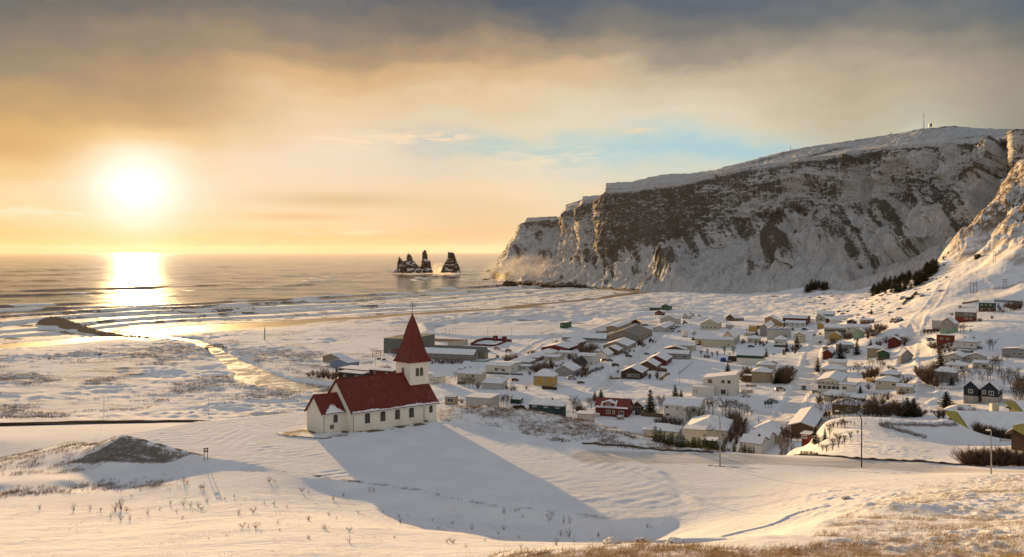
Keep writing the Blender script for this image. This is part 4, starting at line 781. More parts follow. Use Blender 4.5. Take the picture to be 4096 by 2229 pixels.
# tower
TU0, TU1, TV0, TV1, TH = 13.5, 17.5, 2.5, 6.6, 11.3
b = MB(); b.prism([L(TU0, TV0, -0.3), L(TU1 + 0.1, TV0, -0.3), L(TU1 + 0.1, TV1, -0.3), L(TU0, TV1, -0.3)], (0, 0, TH + 0.3)); tower = b.build('tower_wall', M_CW, church)
uc, vc = (TU0 + TU1) / 2 + 0.05, (TV0 + TV1) / 2
b = MB(); V = []; secs = [(2.42, 11.18), (2.16, 11.62), (1.90, 12.25), (1.66, 13.05), (1.42, 14.1), (1.05, 15.9), (0.68, 17.7), (0.05, 20.05)]
for hw, z in secs: V += [L(uc - hw, vc - hw, z), L(uc + hw, vc - hw, z), L(uc + hw, vc + hw, z), L(uc - hw, vc + hw, z)]
Fc = [(0, 3, 2, 1)] + [(4 * i + k, 4 * i + (k + 1) % 4, 4 * i + 4 + (k + 1) % 4, 4 * i + 4 + k) for i in range(len(secs) - 1) for k in range(4)] + [tuple(range(len(V) - 4, len(V)))]
b.add(V, Fc); spire = b.build('spire', M_CR, church)
b = MB()
for k in range(4):
    b.tube([V[4 * i + k] + Vector((0, 0, 0.02)) for i in range(len(secs))], [0.07] * 7 + [0.03], 4)
b.build('hip_cap', M_CREDGE, spire)
b = MB()
for (a, c) in (((-1, -1), (1, -1)), ((1, -1), (1, 1)), ((1, 1), (-1, 1)), ((-1, 1), (-1, -1))):
    b.tube([L(uc + a[0] * 2.44, vc + a[1] * 2.44, 11.16), L(uc + c[0] * 2.44, vc + c[1] * 2.44, 11.16)], 0.07, 5)
b.build('gutter', M_CREDGE, spire)
b = MB()                                       # flashing where tower meets roof
sl = NR / (NW / 2)
for u_, v_, u2, v2 in ((TU0 - 0.03, TV0, TU0 - 0.03, vc), ):
    b.prism([L(TU0 - 0.06, TV0 - 0.05, NH + sl * TV0 + 0.1), L(TU0 - 0.06, NW / 2, NH + NR + 0.1), L(TU0 - 0.06, NW / 2, NH + NR + 0.42), L(TU0 - 0.06, TV0 - 0.05, NH + sl * TV0 + 0.42)], UA * 0.1)
b.prism([L(TU0 - 0.05, TV0 - 0.05, NH + sl * TV0 + 0.08), L(TU1 + 0.15, TV0 - 0.05, NH + sl * TV0 + 0.08), L(TU1 + 0.15, TV0 - 0.05, NH + sl * TV0 + 0.42), L(TU0 - 0.05, TV0 - 0.05, NH + sl * TV0 + 0.42)], VA * 0.09)
b.build('flashing', M_CREDGE, church)
# ornate iron cross with trefoil arms and a vane
b = MB(); cx0 = L(uc, vc, 19.9); rt = Vector((0.94, 0.34, 0)); K_ = 0.56
b.tube([cx0, cx0 + Vector((0, 0, 2.35))], [0.05, 0.035], 6)
ca = cx0 + Vector((0, 0, 1.75)); b.tube([ca - rt * .5, ca + rt * .5], 0.04, 5)
def ring(c, r, w_=0.03):
    b.tube([c + rt * (r * math.cos(a)) + Vector((0, 0, r * math.sin(a))) for a in [2 * math.pi * k / 10 for k in range(11)]], w_, 4, False)
for s_ in (-1, 1):
    for x_, z_ in ((.56, 0), (.42, .10), (.42, -.10), (.10, .42)): ring(ca + rt * s_ * x_ + Vector((0, 0, z_)), 0.065)
ring(ca + Vector((0, 0, .58)), 0.07); ring(ca, 0.19); ring(ca - Vector((0, 0, .6)), 0.09); ring(ca - Vector((0, 0, 1.35)), 0.08, .05)
b.build('iron_cross', M_DARK, church)
# round-arched windows
def arch_window(face, s0, z0, w_, h_, cols_=2, rws=4, par=church, name='arched_window'):
    """face: function (s, out, z) -> local point"""
    n = 10; r = w_ / 2
    def outline(g): return [(-r - g, -g)] + [(r + g, -g)] + [((r + g) * math.cos(a), h_ - r + (r + g) * math.sin(a)) for a in [math.pi * k / n for k in range(n + 1)]]
    fr = MB(); A = outline(0.09); B = outline(0.0); V = []; 
    for (x, z_) in A: V.append(face(s0 + x, 0.05, z0 + z_))
    for (x, z_) in B: V.append(face(s0 + x, 0.05, z0 + z_))
    for (x, z_) in A: V.append(face(s0 + x, -0.02, z0 + z_))
    m_ = len(A); fr.add(V, [(i, (i + 1) % m_, m_ + (i + 1) % m_, m_ + i) for i in range(m_)] + [(i, (i + 1) % m_, 2 * m_ + (i + 1) % m_, 2 * m_ + i) for i in range(m_)])
    for k in range(1, cols_): x = -r + w_ * k / cols_; fr.prism([face(s0 + x - .022, 0.03, z0), face(s0 + x + .022, 0.03, z0), face(s0 + x + .022, 0.03, z0 + h_ - 0.05), face(s0 + x - .022, 0.03, z0 + h_ - 0.05)], face(0, 0.02, 0) - face(0, 0, 0))
    for k in range(1, rws): zz = z0 + (h_ - r * 0.4) * k / rws; fr.prism([face(s0 - r, 0.03, zz - .018), face(s0 + r, 0.03, zz - .018), face(s0 + r, 0.03, zz + .018), face(s0 - r, 0.03, zz + .018)], face(0, 0.02, 0) - face(0, 0, 0))
    wn_ = fr.build(name, MATS.get('window_lead') or mat('window_lead', (0.16, 0.13, 0.10), 0.6, 0.1), par)
    p = MB(); p.prism([face(s0 + x, 0.012, z0 + z_) for x, z_ in B], (face(0, 0.012, 0) - face(0, 0, 0))); p.build('pane', M_GLASS, wn_)
    s_ = MB(); s_.prism([face(s0 - r - .12, 0, z0 - .14), face(s0 + r + .12, 0, z0 - .14), face(s0 + r + .12, 0, z0 - .06), face(s0 - r - .12, 0, z0 - .06)], face(0, 0.13, 0) - face(0, 0, 0)); s_.build('sill', M_CW, wn_)
    return wn_
fn = lambda s, o, z: L(s, 0 - o, z)
for s_ in (2.9, 6.0, 9.0, 11.95): arch_window(fn, s_, 1.42, 0.84, 1.78)
arch_window(fn, 16.15, 1.85, 0.56, 1.22, 2, 3)
arch_window(lambda s, o, z: L(s, 2.15 - o, z), -1.9, 1.85, 0.62, 1.32, 2, 3)
for s_ in (15.1, 16.0): arch_window(lambda s, o, z: L(s, TV0 - o, z), s_, 8.55, 0.52, 1.45, 2, 3)
for s_ in (3.1, 4.55, 6.0): pass
arch_window(lambda s, o, z: L(TU0 - o, s, z), 4.55, 8.55, 0.52, 1.45, 2, 3)
b = MB()
for u_, v_, z1 in ((0.12, -0.10, NH - 0.2), (14.6, -0.10, NH - 0.2), (-4.15, 2.05, 3.4)): b = MB(); b.tube([L(u_, v_, 0.1), L(u_, v_, z1)], 0.05, 6); b.build('downpipe', MATS.get('pipe') or mat('pipe', (0.30, 0.27, 0.23), 0.6, 0.1), church)
b = MB(); b.box(-2.95, -2.35, 0, 0.2, 0.75, 1.45); V_ = [L(x, 2.15 - y - 0.005, z) for x, y, z in b.v]; bb = MB(); bb.add(V_, b.f); bb.build('vent_box', MATS.get('vent') or mat('vent', (0.16, 0.13, 0.11), 0.7, 0.1), church)
b = MB(); b.prism([L(14.75, -0.55, 0), L(15.2, -0.55, 0), L(15.2, -0.02, 0), L(14.75, -0.02, 0)], (0, 0, 0.55)); b.build('meter_box', M_GALV, church)
b = MB(); b.prism([L(-4.42, 2.02, -0.5), L(-0.14, 2.02, -0.5), L(-0.14, 7.33, -0.5), L(-4.42, 7.33, -0.5)], (0, 0, 0.62)); b.prism([L(-0.12, -0.12, -0.5), L(17.7, -0.12, -0.5), L(17.7, NW + 0.12, -0.5), L(-0.12, NW + 0.12, -0.5)], (0, 0, 0.62)); b.build('plinth', M_CW, church)
b = MB(); b.prism([L(17.4, 3.4, 0), L(17.4, 5.7, 0), L(17.4, 5.7, 2.6), L(17.4, 3.4, 2.6)], UA * 0.2); b.build('door', M_CREDGE, church)
# concrete apron, with snow lying on it
ap = MB(); ap.prism([CO + L(-6.6, -1.6, 0) , CO + L(19.5, -1.9, 0), CO + L(19.5, -0.1, 0), CO + L(-0.2, -0.1, 0), CO + L(-0.2, 2.0, 0), CO + L(-4.5, 2.0, 0), CO + L(-4.5, 7.6, 0), CO + L(-9.8, 7.6, 0), CO + L(-9.8, 4.6, 0)], (0, 0, 0.16))
def apron_mat():
    m = bpy.data.materials.new('apron_concrete'); m.use_nodes = True; q = NT(m.node_tree); b_ = q.n['Principled BSDF']
    pos = q.node('ShaderNodeNewGeometry').outputs['Position']; n = q.noise(pos, 0.32, 6, 0.65); n2 = q.noise(pos, 3, 4)
    f = q.mr(n, 0.44, 0.50); q.set(b_.inputs['Base Color'], q.mix(f, q.mix(n2, (0.09, 0.065, 0.04), (0.20, 0.15, 0.10)), (0.78, 0.77, 0.78))); b_.inputs['Roughness'].default_value = 0.8; b_.inputs['Specular IOR Level'].default_value = 0.2; return m
M_APR = apron_mat(); tag(ap.build('pavement', M_APR), kind='structure')
ed = MB(); ed.tube([CO + L(-9.8, 4.6, 0.1), CO + L(-6.6, -1.6, 0.1), CO + L(-5.0, -1.65, 0.1)], 0.09, 4); 
kb = ed.build('kerb', M_DARK); tag(kb, kind='structure')
# railing and slab by the west entrance
rl_ = MB(); pr_ = [CO + L(17.7, -0.8, 0), CO + L(21.6, -1.9, 0), CO + L(21.6, 0.6, 0)]
for a, c in ((pr_[0], pr_[1]), (pr_[1], pr_[2])):
    for k in range(5):
        p_ = a.lerp(c, k / 4); rl_.tube([p_, p_ + Vector((0, 0, 1.05))], 0.035, 4)
    for hz in (0.5, 1.05): rl_.tube([a + Vector((0, 0, hz)), c + Vector((0, 0, hz))], 0.03, 4)
rr = rl_.build('railing', M_GALV); tag(rr, 'thin steel railing round the ramp at the tower end of the church', 'railing')
rp_ = [CO + L(17.5, -0.6, 0), CO + L(21.8, -1.7, 0), CO + L(38, -3.5, 0), CO + L(38, 2.6, 0), CO + L(21.5, 3.6, 0), CO + L(17.5, 5.5, 0)]
rp = MB(); rp.prism(rp_, (0, 0, 0.12)); tag(rp.build('path', M_APR), kind='structure')
# ------------------------------------------------------------------ village houses
CR = {0: (0, 0, 1), 1: (1100, 1180, 2.261), 2: (1700, 1180, 2.696), 3: (2300, 1180, 2.92), 4: (2800, 1180, 2.92), 5: (3300, 1180, 3.338), 6: (3650, 1150, 3.117), 7: (2300, 1500, 3.22), 8: (3000, 1500, 3.506), 9: (3500, 1500, 3.116), 10: (0, 950, 1.9815), 11: (0, 1400, 1.6915), 12: (2900, 450, 1.7525), 13: (1200, 1600, 1.7173), 14: (2600, 1700, 1.7219)}
def cpx(k, x, y): o = CR[k]; return o[0] + x / o[2], o[1] + y / o[2]
PAL = dict(cream=(0.50, 0.45, 0.345), white=(0.62, 0.595, 0.545), tan=(0.29, 0.235, 0.165), brown=(0.13, 0.075, 0.045), dbrown=(0.060, 0.040, 0.032), grey=(0.27, 0.265, 0.265), lgrey=(0.42, 0.405, 0.385), red=(0.19, 0.038, 0.026), dred=(0.13, 0.028, 0.022), green=(0.06, 0.115, 0.07), dgreen=(0.035, 0.075, 0.045), teal=(0.018, 0.045, 0.046), yellow=(0.43, 0.29, 0.09), blue=(0.20, 0.26, 0.36), navy=(0.028, 0.035, 0.055), rust=(0.36, 0.24, 0.13), olive=(0.15, 0.115, 0.055), black=(0.02, 0.02, 0.022), lblue=(0.32, 0.38, 0.48), mint=(0.21, 0.30, 0.235), dgrey=(0.13, 0.14, 0.13), lime=(0.36, 0.31, 0.09), concrete=(0.33, 0.31, 0.28), cor=(0.22, 0.19, 0.165))
def wallm(c): return MATS.get('wall_' + c) or plaster('wall_' + c, PAL[c], 0.07, True, 2.2 if c in ('brown', 'dbrown', 'red', 'dred', 'navy', 'grey', 'green', 'rust', 'cor') else 0)
def roofm(c): return MATS.get('roof_' + c) or mat('roof_' + c, PAL[c], 0.6, 0.15)
NHOUSE = []; from mathutils import Vector
def window(par, p0, ax, out, w_, h_, white=True, bars=1, name='window'):
    """p0 lower-left corner in the house frame, ax along the wall, out = outward normal"""
    z = Vector((0, 0, 1)); f = MB(); fw = min(0.12, w_ * 0.14)
    def rect(a, b, c, d, o0, o1): f.prism([p0 + ax * a + z * c + out * o0, p0 + ax * b + z * c + out * o0, p0 + ax * b + z * d + out * o0, p0 + ax * a + z * d + out * o0], out * (o1 - o0))
    rect(0, w_, 0, fw, 0.0, 0.06); rect(0, w_, h_ - fw, h_, 0.0, 0.06); rect(0, fw, fw, h_ - fw, 0.0, 0.06); rect(w_ - fw, w_, fw, h_ - fw, 0.0, 0.06)
    for k in range(bars): c_ = w_ * (k + 1) / (bars + 1); rect(c_ - 0.035, c_ + 0.035, fw, h_ - fw, 0.0, 0.055)
    n = len(f.f); rect(fw, w_ - fw, fw, h_ - fw, 0.0, 0.02)
    me = f.mesh(name); me.materials.append(M_WHITE if white else M_DARK); me.materials.append(M_GLASS)
    for i in range(n, len(f.f)): me.polygons[i].material_index = 1
    return inst(name, me, par)
def slab(b, P4, th, up=0.0):
    """thick quad roof panel"""
    P4 = [Vector(p) for p in P4]; n = (P4[1] - P4[0]).cross(P4[-1] - P4[0]).normalized()
    if n.z < 0: n = -n
    b.prism([p + n * up for p in P4], n * th)
def house(k, cx, cy, lx, rx, eh, rise, ridge, wall, roof, wl, wr, label, th=None, name='house', cat='house', snow=1.0, Y=None, ov=0.4, chim=0, band=None, base=None, bmax=45, bmin=4, door=None, wh=None, white=True, top=None):
    CX0, CY0 = cpx(k, cx, cy); LX = cpx(k, lx, 0)[0]; RX = cpx(k, rx, 0)[0]; sck = CR[k][2]
    if Y is None: C = ground(CX0, CY0, 165.0)
    else: p = PY(CX0, CY0, Y); C = Vector(p)
    s = C.y / F; th = th if th is not None else 70 - max(0, CX0 - 2900) * 0.02
    c_, s_ = math.cos(R(th)), math.sin(R(th)); tr_ = (RX - CX) / F; tl = (LX - CX) / F
    b = (tr_ * C.y - C.x) / (c_ - tr_ * s_) if abs(c_ - tr_ * s_) > 0.02 else 8; a = (C.x - tl * C.y) / (s_ + tl * c_)
    if b < bmin or b > bmax or b < 0: b = max(bmin, min(bmax, b if b > 0 else 7))
    a = max(a, 2.0); h = eh / sck * s; dep = (CY0 - HY) / F
    dd = {'x': a / 2 * c_, 'y': b / 2 * s_, 'hip': (b / 2 * s_ + a / 2 * c_) * .5, 'flat': 0, 'shed': b * s_, 'shedl': 0}[ridge]
    rs_ = max(0.35 if ridge != 'flat' else 0.0, rise / sck * s - dd * dep * 0.9) if ridge != 'flat' else 0.0
    if ridge in ('x',): rs_ = min(rs_, a * 0.55)
    if ridge == 'hip': rs_ = max(rs_, min(a, b) * .18)
    if ridge == 'y': rs_ = max(.8, min(rs_, b * 0.55))
    root = empty(name, C, R(th)); tag(root, label, cat); NHOUSE.append(root)
    w_ = MB(); dn = min([-2.0] + [gz(*(C + Vector((c_ * x_ - s_ * y_, s_ * x_ + c_ * y_, 0)))[:2]) - C.z - .6 for x_ in (0, b) for y_ in (0, a)]); X0 = Vector((0, 0, 0))
    hx = lambda x, y: h
    if ridge == 'x': w_.prism([(0, 0, dn), (0, a, dn), (0, a, h), (0, a / 2, h + rs_), (0, 0, h)], (b, 0, 0))
    elif ridge == 'y': w_.prism([(0, 0, dn), (b, 0, dn), (b, 0, h), (b / 2, 0, h + rs_), (0, 0, h)], (0, a, 0))
    elif ridge == 'shed': w_.prism([(0, 0, dn), (b, 0, dn), (b, 0, h + rs_), (0, 0, h)], (0, a, 0))
    elif ridge == 'shedl': w_.prism([(0, 0, dn), (0, a, dn), (0, a, h), (0, 0, h + rs_)], (b, 0, 0))
    else: w_.box(0, b, 0, a, dn, h)
    wo_ = w_.build('wall', wallm(wall), root)
    if base: q_ = MB(); q_.box(-0.03, b + 0.03, -0.03, a + 0.03, dn, h * base[1]); q_.build('foundation', wallm(base[0]), root)
    if band: q_ = MB(); q_.box(-0.04, b + 0.04, -0.04, a + 0.04, h * band[1], h * band[2]); q_.build('cladding_band', wallm(band[0]), root)
    rf = MB(); sn = MB(); o = ov; tk = 0.16; ts = 0.22
    def both(pn, inset_dir=None):
        slab(rf, pn, tk); 
        cxm = sum((Vector(p) for p in pn), Vector()) / len(pn)
        if snow: slab(sn, [cxm + (Vector(p) - cxm) * (1 - 0.012) for p in pn], ts, tk + 0.003)
    if ridge == 'x':
        m_ = rs_ / (a / 2)
        both([(-o, -o, h - o * m_), (b + o, -o, h - o * m_), (b + o, a / 2, h + rs_), (-o, a / 2, h + rs_)])
        both([(-o, a / 2, h + rs_), (b + o, a / 2, h + rs_), (b + o, a + o, h - o * m_), (-o, a + o, h - o * m_)])
    elif ridge == 'y':
        m_ = rs_ / (b / 2)
        both([(-o, -o, h - o * m_), (b / 2, -o, h + rs_), (b / 2, a + o, h + rs_), (-o, a + o, h - o * m_)])
        both([(b / 2, -o, h + rs_), (b + o, -o, h - o * m_), (b + o, a + o, h - o * m_), (b / 2, a + o, h + rs_)])
    elif ridge == 'hip':
        r_ = min(a, b) / 2 * 0.98; m_ = rs_ / r_; z0 = h - o * m_
        if a >= b: E1, E2 = Vector((b / 2, r_, h + rs_)), Vector((b / 2, a - r_, h + rs_))
        else: E1, E2 = Vector((r_, a / 2, h + rs_)), Vector((b - r_, a / 2, h + rs_))
        A, B_, C_, D_ = [Vector(v) for v in ((-o, -o, z0), (b + o, -o, z0), (b + o, a + o, z0), (-o, a + o, z0))]
        def hipset(mb, up, shrink):
            g = [v + Vector((0, 0, up)) for v in (A, B_, C_, D_, E1, E2)]; cc = Vector((b / 2, a / 2, z0))
            g = [cc + (v - cc) * shrink if i < 4 else v for i, v in enumerate(g)]; lo = [v - Vector((0, 0, 0.14)) for v in g[:4]]
            if a >= b: fc = [(0, 1, 4), (1, 2, 5, 4), (2, 3, 5), (3, 0, 4, 5)]
            else: fc = [(3, 0, 4), (0, 1, 5, 4), (1, 2, 5), (2, 3, 4, 5)]
            mb.add(g + lo, fc + [(6, 7, 1, 0), (7, 8, 2, 1), (8, 9, 3, 2), (9, 6, 0, 3), (9, 8, 7, 6)])
        hipset(rf, 0.16, 1.0)
        if snow: hipset(sn, 0.40, 0.985)
    elif ridge == 'shed': both([(-o, -o, h), (b + o, -o, h + rs_ * (b + o) / b), (b + o, a + o, h + rs_ * (b + o) / b), (-o, a + o, h)])
    elif ridge == 'shedl': both([(-o * .3, -o * .3, h + rs_), (b + o * .3, -o * .3, h + rs_), (b + o * .3, a + o * .3, h), (-o * .3, a + o * .3, h)])
    else: both([(-o, -o, h), (b + o, -o, h), (b + o, a + o, h), (-o, a + o, h)])
    ro = rf.build('roof', roofm(roof), root)
    if snow: sn.build('snow_cover', M_SNOW, ro)
    if chim:
        q_ = MB(); qx, qy = (b / 2, a * 0.45) if chim is True else (b * chim[0], a * chim[1]); zz = h + rs_ * 0.8; q_.box(qx - 0.3, qx + 0.3, qy - 0.3, qy + 0.3, zz, h + rs_ + 0.9); q_.build('chimney', wallm('brown' if wall != 'brown' else 'grey'), ro)
    # windows: (count, rows) spread evenly, or list of (fraction, fraction height, width, height)
    for face, spec in (('L', wl), ('R', wr)):
        ln = a if face == 'L' else b
        if not spec: continue
        if isinstance(spec, tuple):
            n, rw = spec; lst = []
            for r_ in range(rw):
                for i in range(n): lst.append(((i + 0.5) / n, (r_ + 0.55) / rw, min(1.7, ln / n * 0.55), min(1.25, h / rw * 0.45)))
        else: lst = spec
        for fr, fh, ww, hh in lst:
            hh = min(hh, h * 0.8); z0 = fh * h - hh / 2
            if face == 'L': window(root, Vector((0, ln * (1 - fr) + ww / 2, z0)), Vector((0, -1, 0)), Vector((-1, 0, 0)), ww, hh, white)
            else: window(root, Vector((ln * fr - ww / 2, 0, z0)), Vector((1, 0, 0)), Vector((0, -1, 0)), ww, hh, white)
    if door:
        face, fr = door; q_ = MB()
        if face == 'L': y_ = a * (1 - fr); q_.box(-0.06, 0, y_ - 0.5, y_ + 0.5, 0, min(2.1, h * 0.85))
        else: x_ = b * fr; q_.box(x_ - 0.5, x_ + 0.5, -0.06, 0, 0, min(2.1, h * 0.85))
        q_.build('door', wallm('dbrown' if wall not in ('dbrown', 'brown') else 'white'), root)
    root['dims'] = (a, b, h, rs_); return root
H = house
# --- left of the village, behind the church
H(1, 590, 622, 430, 668, 45, 40, 'x', 'tan', 'brown', None, (2, 1), 'tan bungalow, leftmost house of the village near the frozen river', th=52)
H(1, 660, 672, 500, 760, 55, 35, 'x', 'blue', 'brown', [(0.85, .5, 1.2, .9)], [(.3, .45, 2.4, 1.2)], 'light blue bungalow behind the chancel of the church', th=52)
H(1, 840, 735, 580, 940, 48, 14, 'shed', 'dred', 'brown', [(.75, .5, 1.4, .9)], (2, 1), 'low dark red house with flat snowy roofs left of the red spire', th=60)
H(1, 792, 778, 575, 850, 60, 12, 'shed', 'dbrown', 'brown', (2, 1), None, 'low dark brown house in front of the dark red one, left of the spire', th=60, bmax=9)
H(1, 1060, 742, 850, 1115, 48, 14, 'shed', 'dred', 'brown', (2, 1), None, 'low red house partly hidden behind the church tower', th=64, bmax=9)
H(1, 1225, 535, 983, 1445, 132, 4, 'flat', 'dgrey', 'dgrey', [(.22, .13, 1.6, 2.2)], [(.45, .62, 2.5, 2.5)], 'large windowless dark grey green sports hall behind the red spire', name='sports_hall', cat='hall', snow=0, ov=0.05)
H(2, 525, 710, -170, 585, 62, 55, 'y', 'cor', 'dgrey', (9, 1), [(.5, .5, 1.2, 1.2)], 'long low brown school wing with a row of windows and a ribbed grey roof', name='school', cat='school', chim=0)
H(2, 640, 694, 40, 680, 72, 60, 'y', 'cor', 'dgrey', None, [(.5, .35, 1.5, 1.4)], 'rear school wing with a steeper grey gable behind the long low wing', name='school', cat='school', snow=0)
H(2, 108, 960, 20, 225, 72, 32, 'x', 'white', 'grey', (3, 1), None, 'white bungalow with three narrow windows beside the church tower', th=44)
H(2, 603, 968, 347, 662, 112, 28, 'y', 'cream', 'grey', [(.42, .82, 1.4, .9), (.66, .8, 1.8, 1.8)], (2, 2), 'tall cream house with a bare tree in front and a low snowy roof')
H(2, 822, 1025, 618, 888, 62, 52, 'shed', 'lgrey', 'grey', None, (2, 1), 'pale windowless garage with a big snowy roof in front of the cream house', name='garage', cat='garage')
H(2, 918, 853, 653, 1035, 82, 34, 'y', 'white', 'grey', [(.44, .55, 2.2, 1.7), (.58, .68, 1.8, .7), (.72, .5, 2.2, 1.7)], (2, 1), 'long white bungalow with three dark windows above the pale garage')
H(2, 1180, 818, 1030, 1195, 45, 20, 'y', 'white', 'grey', (2, 1), None, 'small white wing with two dark windows right of the long white bungalow', bmax=8)
H(2, 1383, 987, 1170, 1428, 110, 62, 'hip', 'yellow', 'white', [(.10, .78, 1.1, 1.5), (.57, .74, 1.0, 1.6), (.57, .22, 1.0, 1.4)], (2, 2), 'yellow two storey house with a hipped snowy roof', ov=0.6)
H(2, 1597, 880, 1395, 1680, 62, 58, 'x', 'grey', 'white', [(.54, .55, 1.4, 1.7), (.52, 1.15, .9, 1.1)], (4, 1), 'grey gabled house with a red framed window, right of the yellow house')
H(2, 1672, 800, 1560, 1808, 45, 62, 'x', 'brown', 'black', None, (3, 1), 'brown house with a bare black roof slope behind the grey gabled house', snow=0, chim=(.5, .5))
H(2, 1822, 765, 1640, 1888, 98, 22, 'y', 'white', 'grey', [(.85, .3, 1.1, 1.3)], (3, 2), 'white two storey house behind the black roofed one', chim=True)
H(2, 1215, 720, 1060, 1308, 42, 34, 'hip', 'brown', 'white', (2, 1), (3, 1), 'low brown house with a wide hipped snow roof, left of the middle terraces')
H(2, 1120, 772, 905, 1195, 45, 40, 'hip', 'brown', 'white', None, (3, 1), 'low brown walled house just above the long white bungalow')
H(2, 1370, 668, 1203, 1440, 36, 38, 'hip', 'cream', 'white', (2, 1), (2, 1), 'low cream house with a hipped roof, third from the left in its row')
H(2, 1440, 716, 1285, 1502, 42, 20, 'y', 'cream', 'dred', [(.3, .55, 1.6, 1.0), (.65, .55, 1.6, 1.0)], None, 'low cream house with a thin dark roof edge behind the garden bushes')
H(2, 1592, 672, 1450, 1612, 45, 16, 'y', 'white', 'grey', [(.35, .5, 2.2, 1.1), (.75, .5, 2.2, 1.1)], None, 'small white house with two wide dark windows beside the big brown bush', bmax=8)
H(2, 1545, 614, 1255, 1655, 34, 38, 'x', 'dred', 'dred', (2, 1), None, 'low house with a dark red gable in the middle of the village')
H(2, 1628, 562, 1410, 1738, 30, 46, 'x', 'brown', 'white', (2, 1), (2, 1), 'broad brown gabled house at the top of the middle row')
H(2, 1880, 640, 1785, 1935, 30, 14, 'y', 'cream', 'grey', (2, 1), None, 'little cream house right of the big brown bush', bmax=8)
H(3, 365, 562, -152, 390, 52, 48, 'y', 'dgrey', 'dgreen', (9, 1), None, 'long low industrial shed with a dark window band left of the big grey hangar', name='shed', cat='shed', base=('lgrey', .45), bmax=16)
H(3, 745, 550, 365, 902, 62, 75, 'x', 'cor', 'cor', [(.45, 1.25, 1.5, 1.2)], (4, 1), 'huge grey brown gabled hangar with patchy snow on its roof', name='hangar', cat='warehouse', snow=0, bmax=60)
H(2, 1535, 362, 1457, 1580, 56, 8, 'shedl', 'green', 'dgreen', [(.25, .65, 1.4, 1.6)], None, 'small green hut with a snow topped roof beside the white sports field', name='hut', cat='hut', th=74)
H(2, 318, 1158, 216, 352, 52, 22, 'shed', 'tan', 'tan', [(.55, .35, 3.2, 1.8)], None, 'small tan garage with a dark door right of the church', name='garage', cat='garage', Y=385)
H(2, 1028, 1182, 920, 1045, 50, 28, 'shed', 'teal', 'teal', None, (1, 1), 'teal shed with a snowy roof behind the flagpole', name='shed', cat='shed', Y=385)
H(2, 1490, 1245, 1120, 1512, 48, 55, 'hip', 'teal', 'grey', (3, 1), None, 'teal house with a long hipped snow roof beyond the weedy bank', Y=345, chim=(.5, .35))
H(2, 700, 1170, 440, 800, 50, 10, 'flat', 'lgrey', 'grey', None, None, 'low building whose snowy roof lies flat behind the weedy bank', Y=372, name='shed', cat='shed')
H(2, 1800, 1330, 1640, 1830, 40, 8, 'flat', 'lgrey', 'grey', None, None, 'flat white roofed shed left of the red dormer house', Y=318, name='shed', cat='shed')
# --- middle terraces
H(3, 610, 645, 330, 712, 42, 55, 'x', 'tan', 'dred', None, (3, 1), 'large tan house with a thin red roof edge below the grey hangar')
H(3, 500, 705, 318, 555, 52, 46, 'x', 'brown', 'dred', None, (2, 1), 'brown gabled house with two snowy roof slopes, below the large tan one')
H(3, 378, 748, 245, 445, 40, 52, 'x', 'white', 'dred', None, (2, 1), 'white gabled house behind the red car on the middle street')
H(3, 778, 982, 537, 847, 70, 62, 'x', 'dbrown', 'dbrown', [(.33, .5, .8, 1.6), (.43, .5, .8, 1.6), (.58, .5, 2.1, 1.6), (.80, .5, 2.1, 1.6)], (2, 1), 'dark brown house with white framed windows, nearest of the middle terraces')
H(3, 945, 885, 735, 1000, 50, 60, 'x', 'brown', 'dbrown', (1, 1), (1, 1), 'warm brown gabled house behind the dark brown one with white windows')
H(3, 1060, 828, 828, 1130, 58, 58, 'x', 'dred', 'dred', None, (2, 1), 'dark red gabled house in the middle terraces')
H(3, 1330, 757, 930, 1356, 62, 42, 'y', 'grey', 'dred', [(.60, .5, 1.8, 1.5), (.88, .5, 2.6, 1.4)], None, 'wide grey house with a red roof edge and long snowy roof', bmax=12)
H(3, 1295, 670, 1035, 1325, 30, 38, 'x', 'brown', 'dred', None, (2, 1), 'low brown gabled house just behind the wide grey one')
H(3, 1398, 656, 1128, 1418, 62, 30, 'y', 'cream', 'dred', [(.78, .6, 2.4, .8)], (2, 1), 'cream house with a red roof edge, last of the middle terraces', bmax=12)
H(3, 490, 427, 365, 656, 48, 20, 'x', 'tan', 'grey', None, (6, 1), 'long tan warehouse with a snowy roof behind the grey hangar', name='warehouse', cat='warehouse', bmax=60)
H(3, 1045, 438, 907, 1168, 46, 28, 'x', 'lgrey', 'grey', None, (5, 1), 'long grey warehouse with parked cars along its side', name='warehouse', cat='warehouse', bmax=60)
H(3, 1190, 347, 995, 1235, 60, 44, 'x', 'lgrey', 'grey', [(.5, .55, 5, 2)], (3, 1), 'pale gabled hall with a faint sign, beside the tractor', name='hall', cat='hall')
H(3, 1028, 238, 935, 1050, 35, 22, 'x', 'dred', 'dred', (2, 1), (1, 1), 'small isolated dark red house below the green farm')
H(3, 1008, 176, 870, 1012, 30, 18, 'y', 'green', 'green', None, None, 'low green farm shed at the far edge of the village', name='shed', cat='shed', bmax=9)
H(3, 1100, 181, 1010, 1135, 52, 24, 'x', 'green', 'green', None, (2, 1), 'tall green farm barn with a snowy gable roof', name='barn', cat='barn')
H(3, 1320, 287, 1255, 1357, 38, 34, 'x', 'lgrey', 'grey', (2, 1), (1, 1), 'small grey gabled house with white windows near the far edge of the village')
H(3, 1370, 263, 1325, 1397, 32, 40, 'x', 'lgrey', 'grey', None, (1, 1), 'steep grey gable right behind the small grey house with white windows')
H(3, 1675, 408, 1465, 1712, 68, 56, 'x', 'cream', 'grey', [(.18, .38, 1.6, 1.6), (.38, .38, 1.6, 1.6), (.6, .38, 1.6, 1.6), (.82, .38, 1.6, 1.6), (.5, 1.05, 1.5, 1.3)], (5, 1), 'cream gabled hall with four dark windows and one in its gable', name='hall', cat='hall', base=('cream', .1))
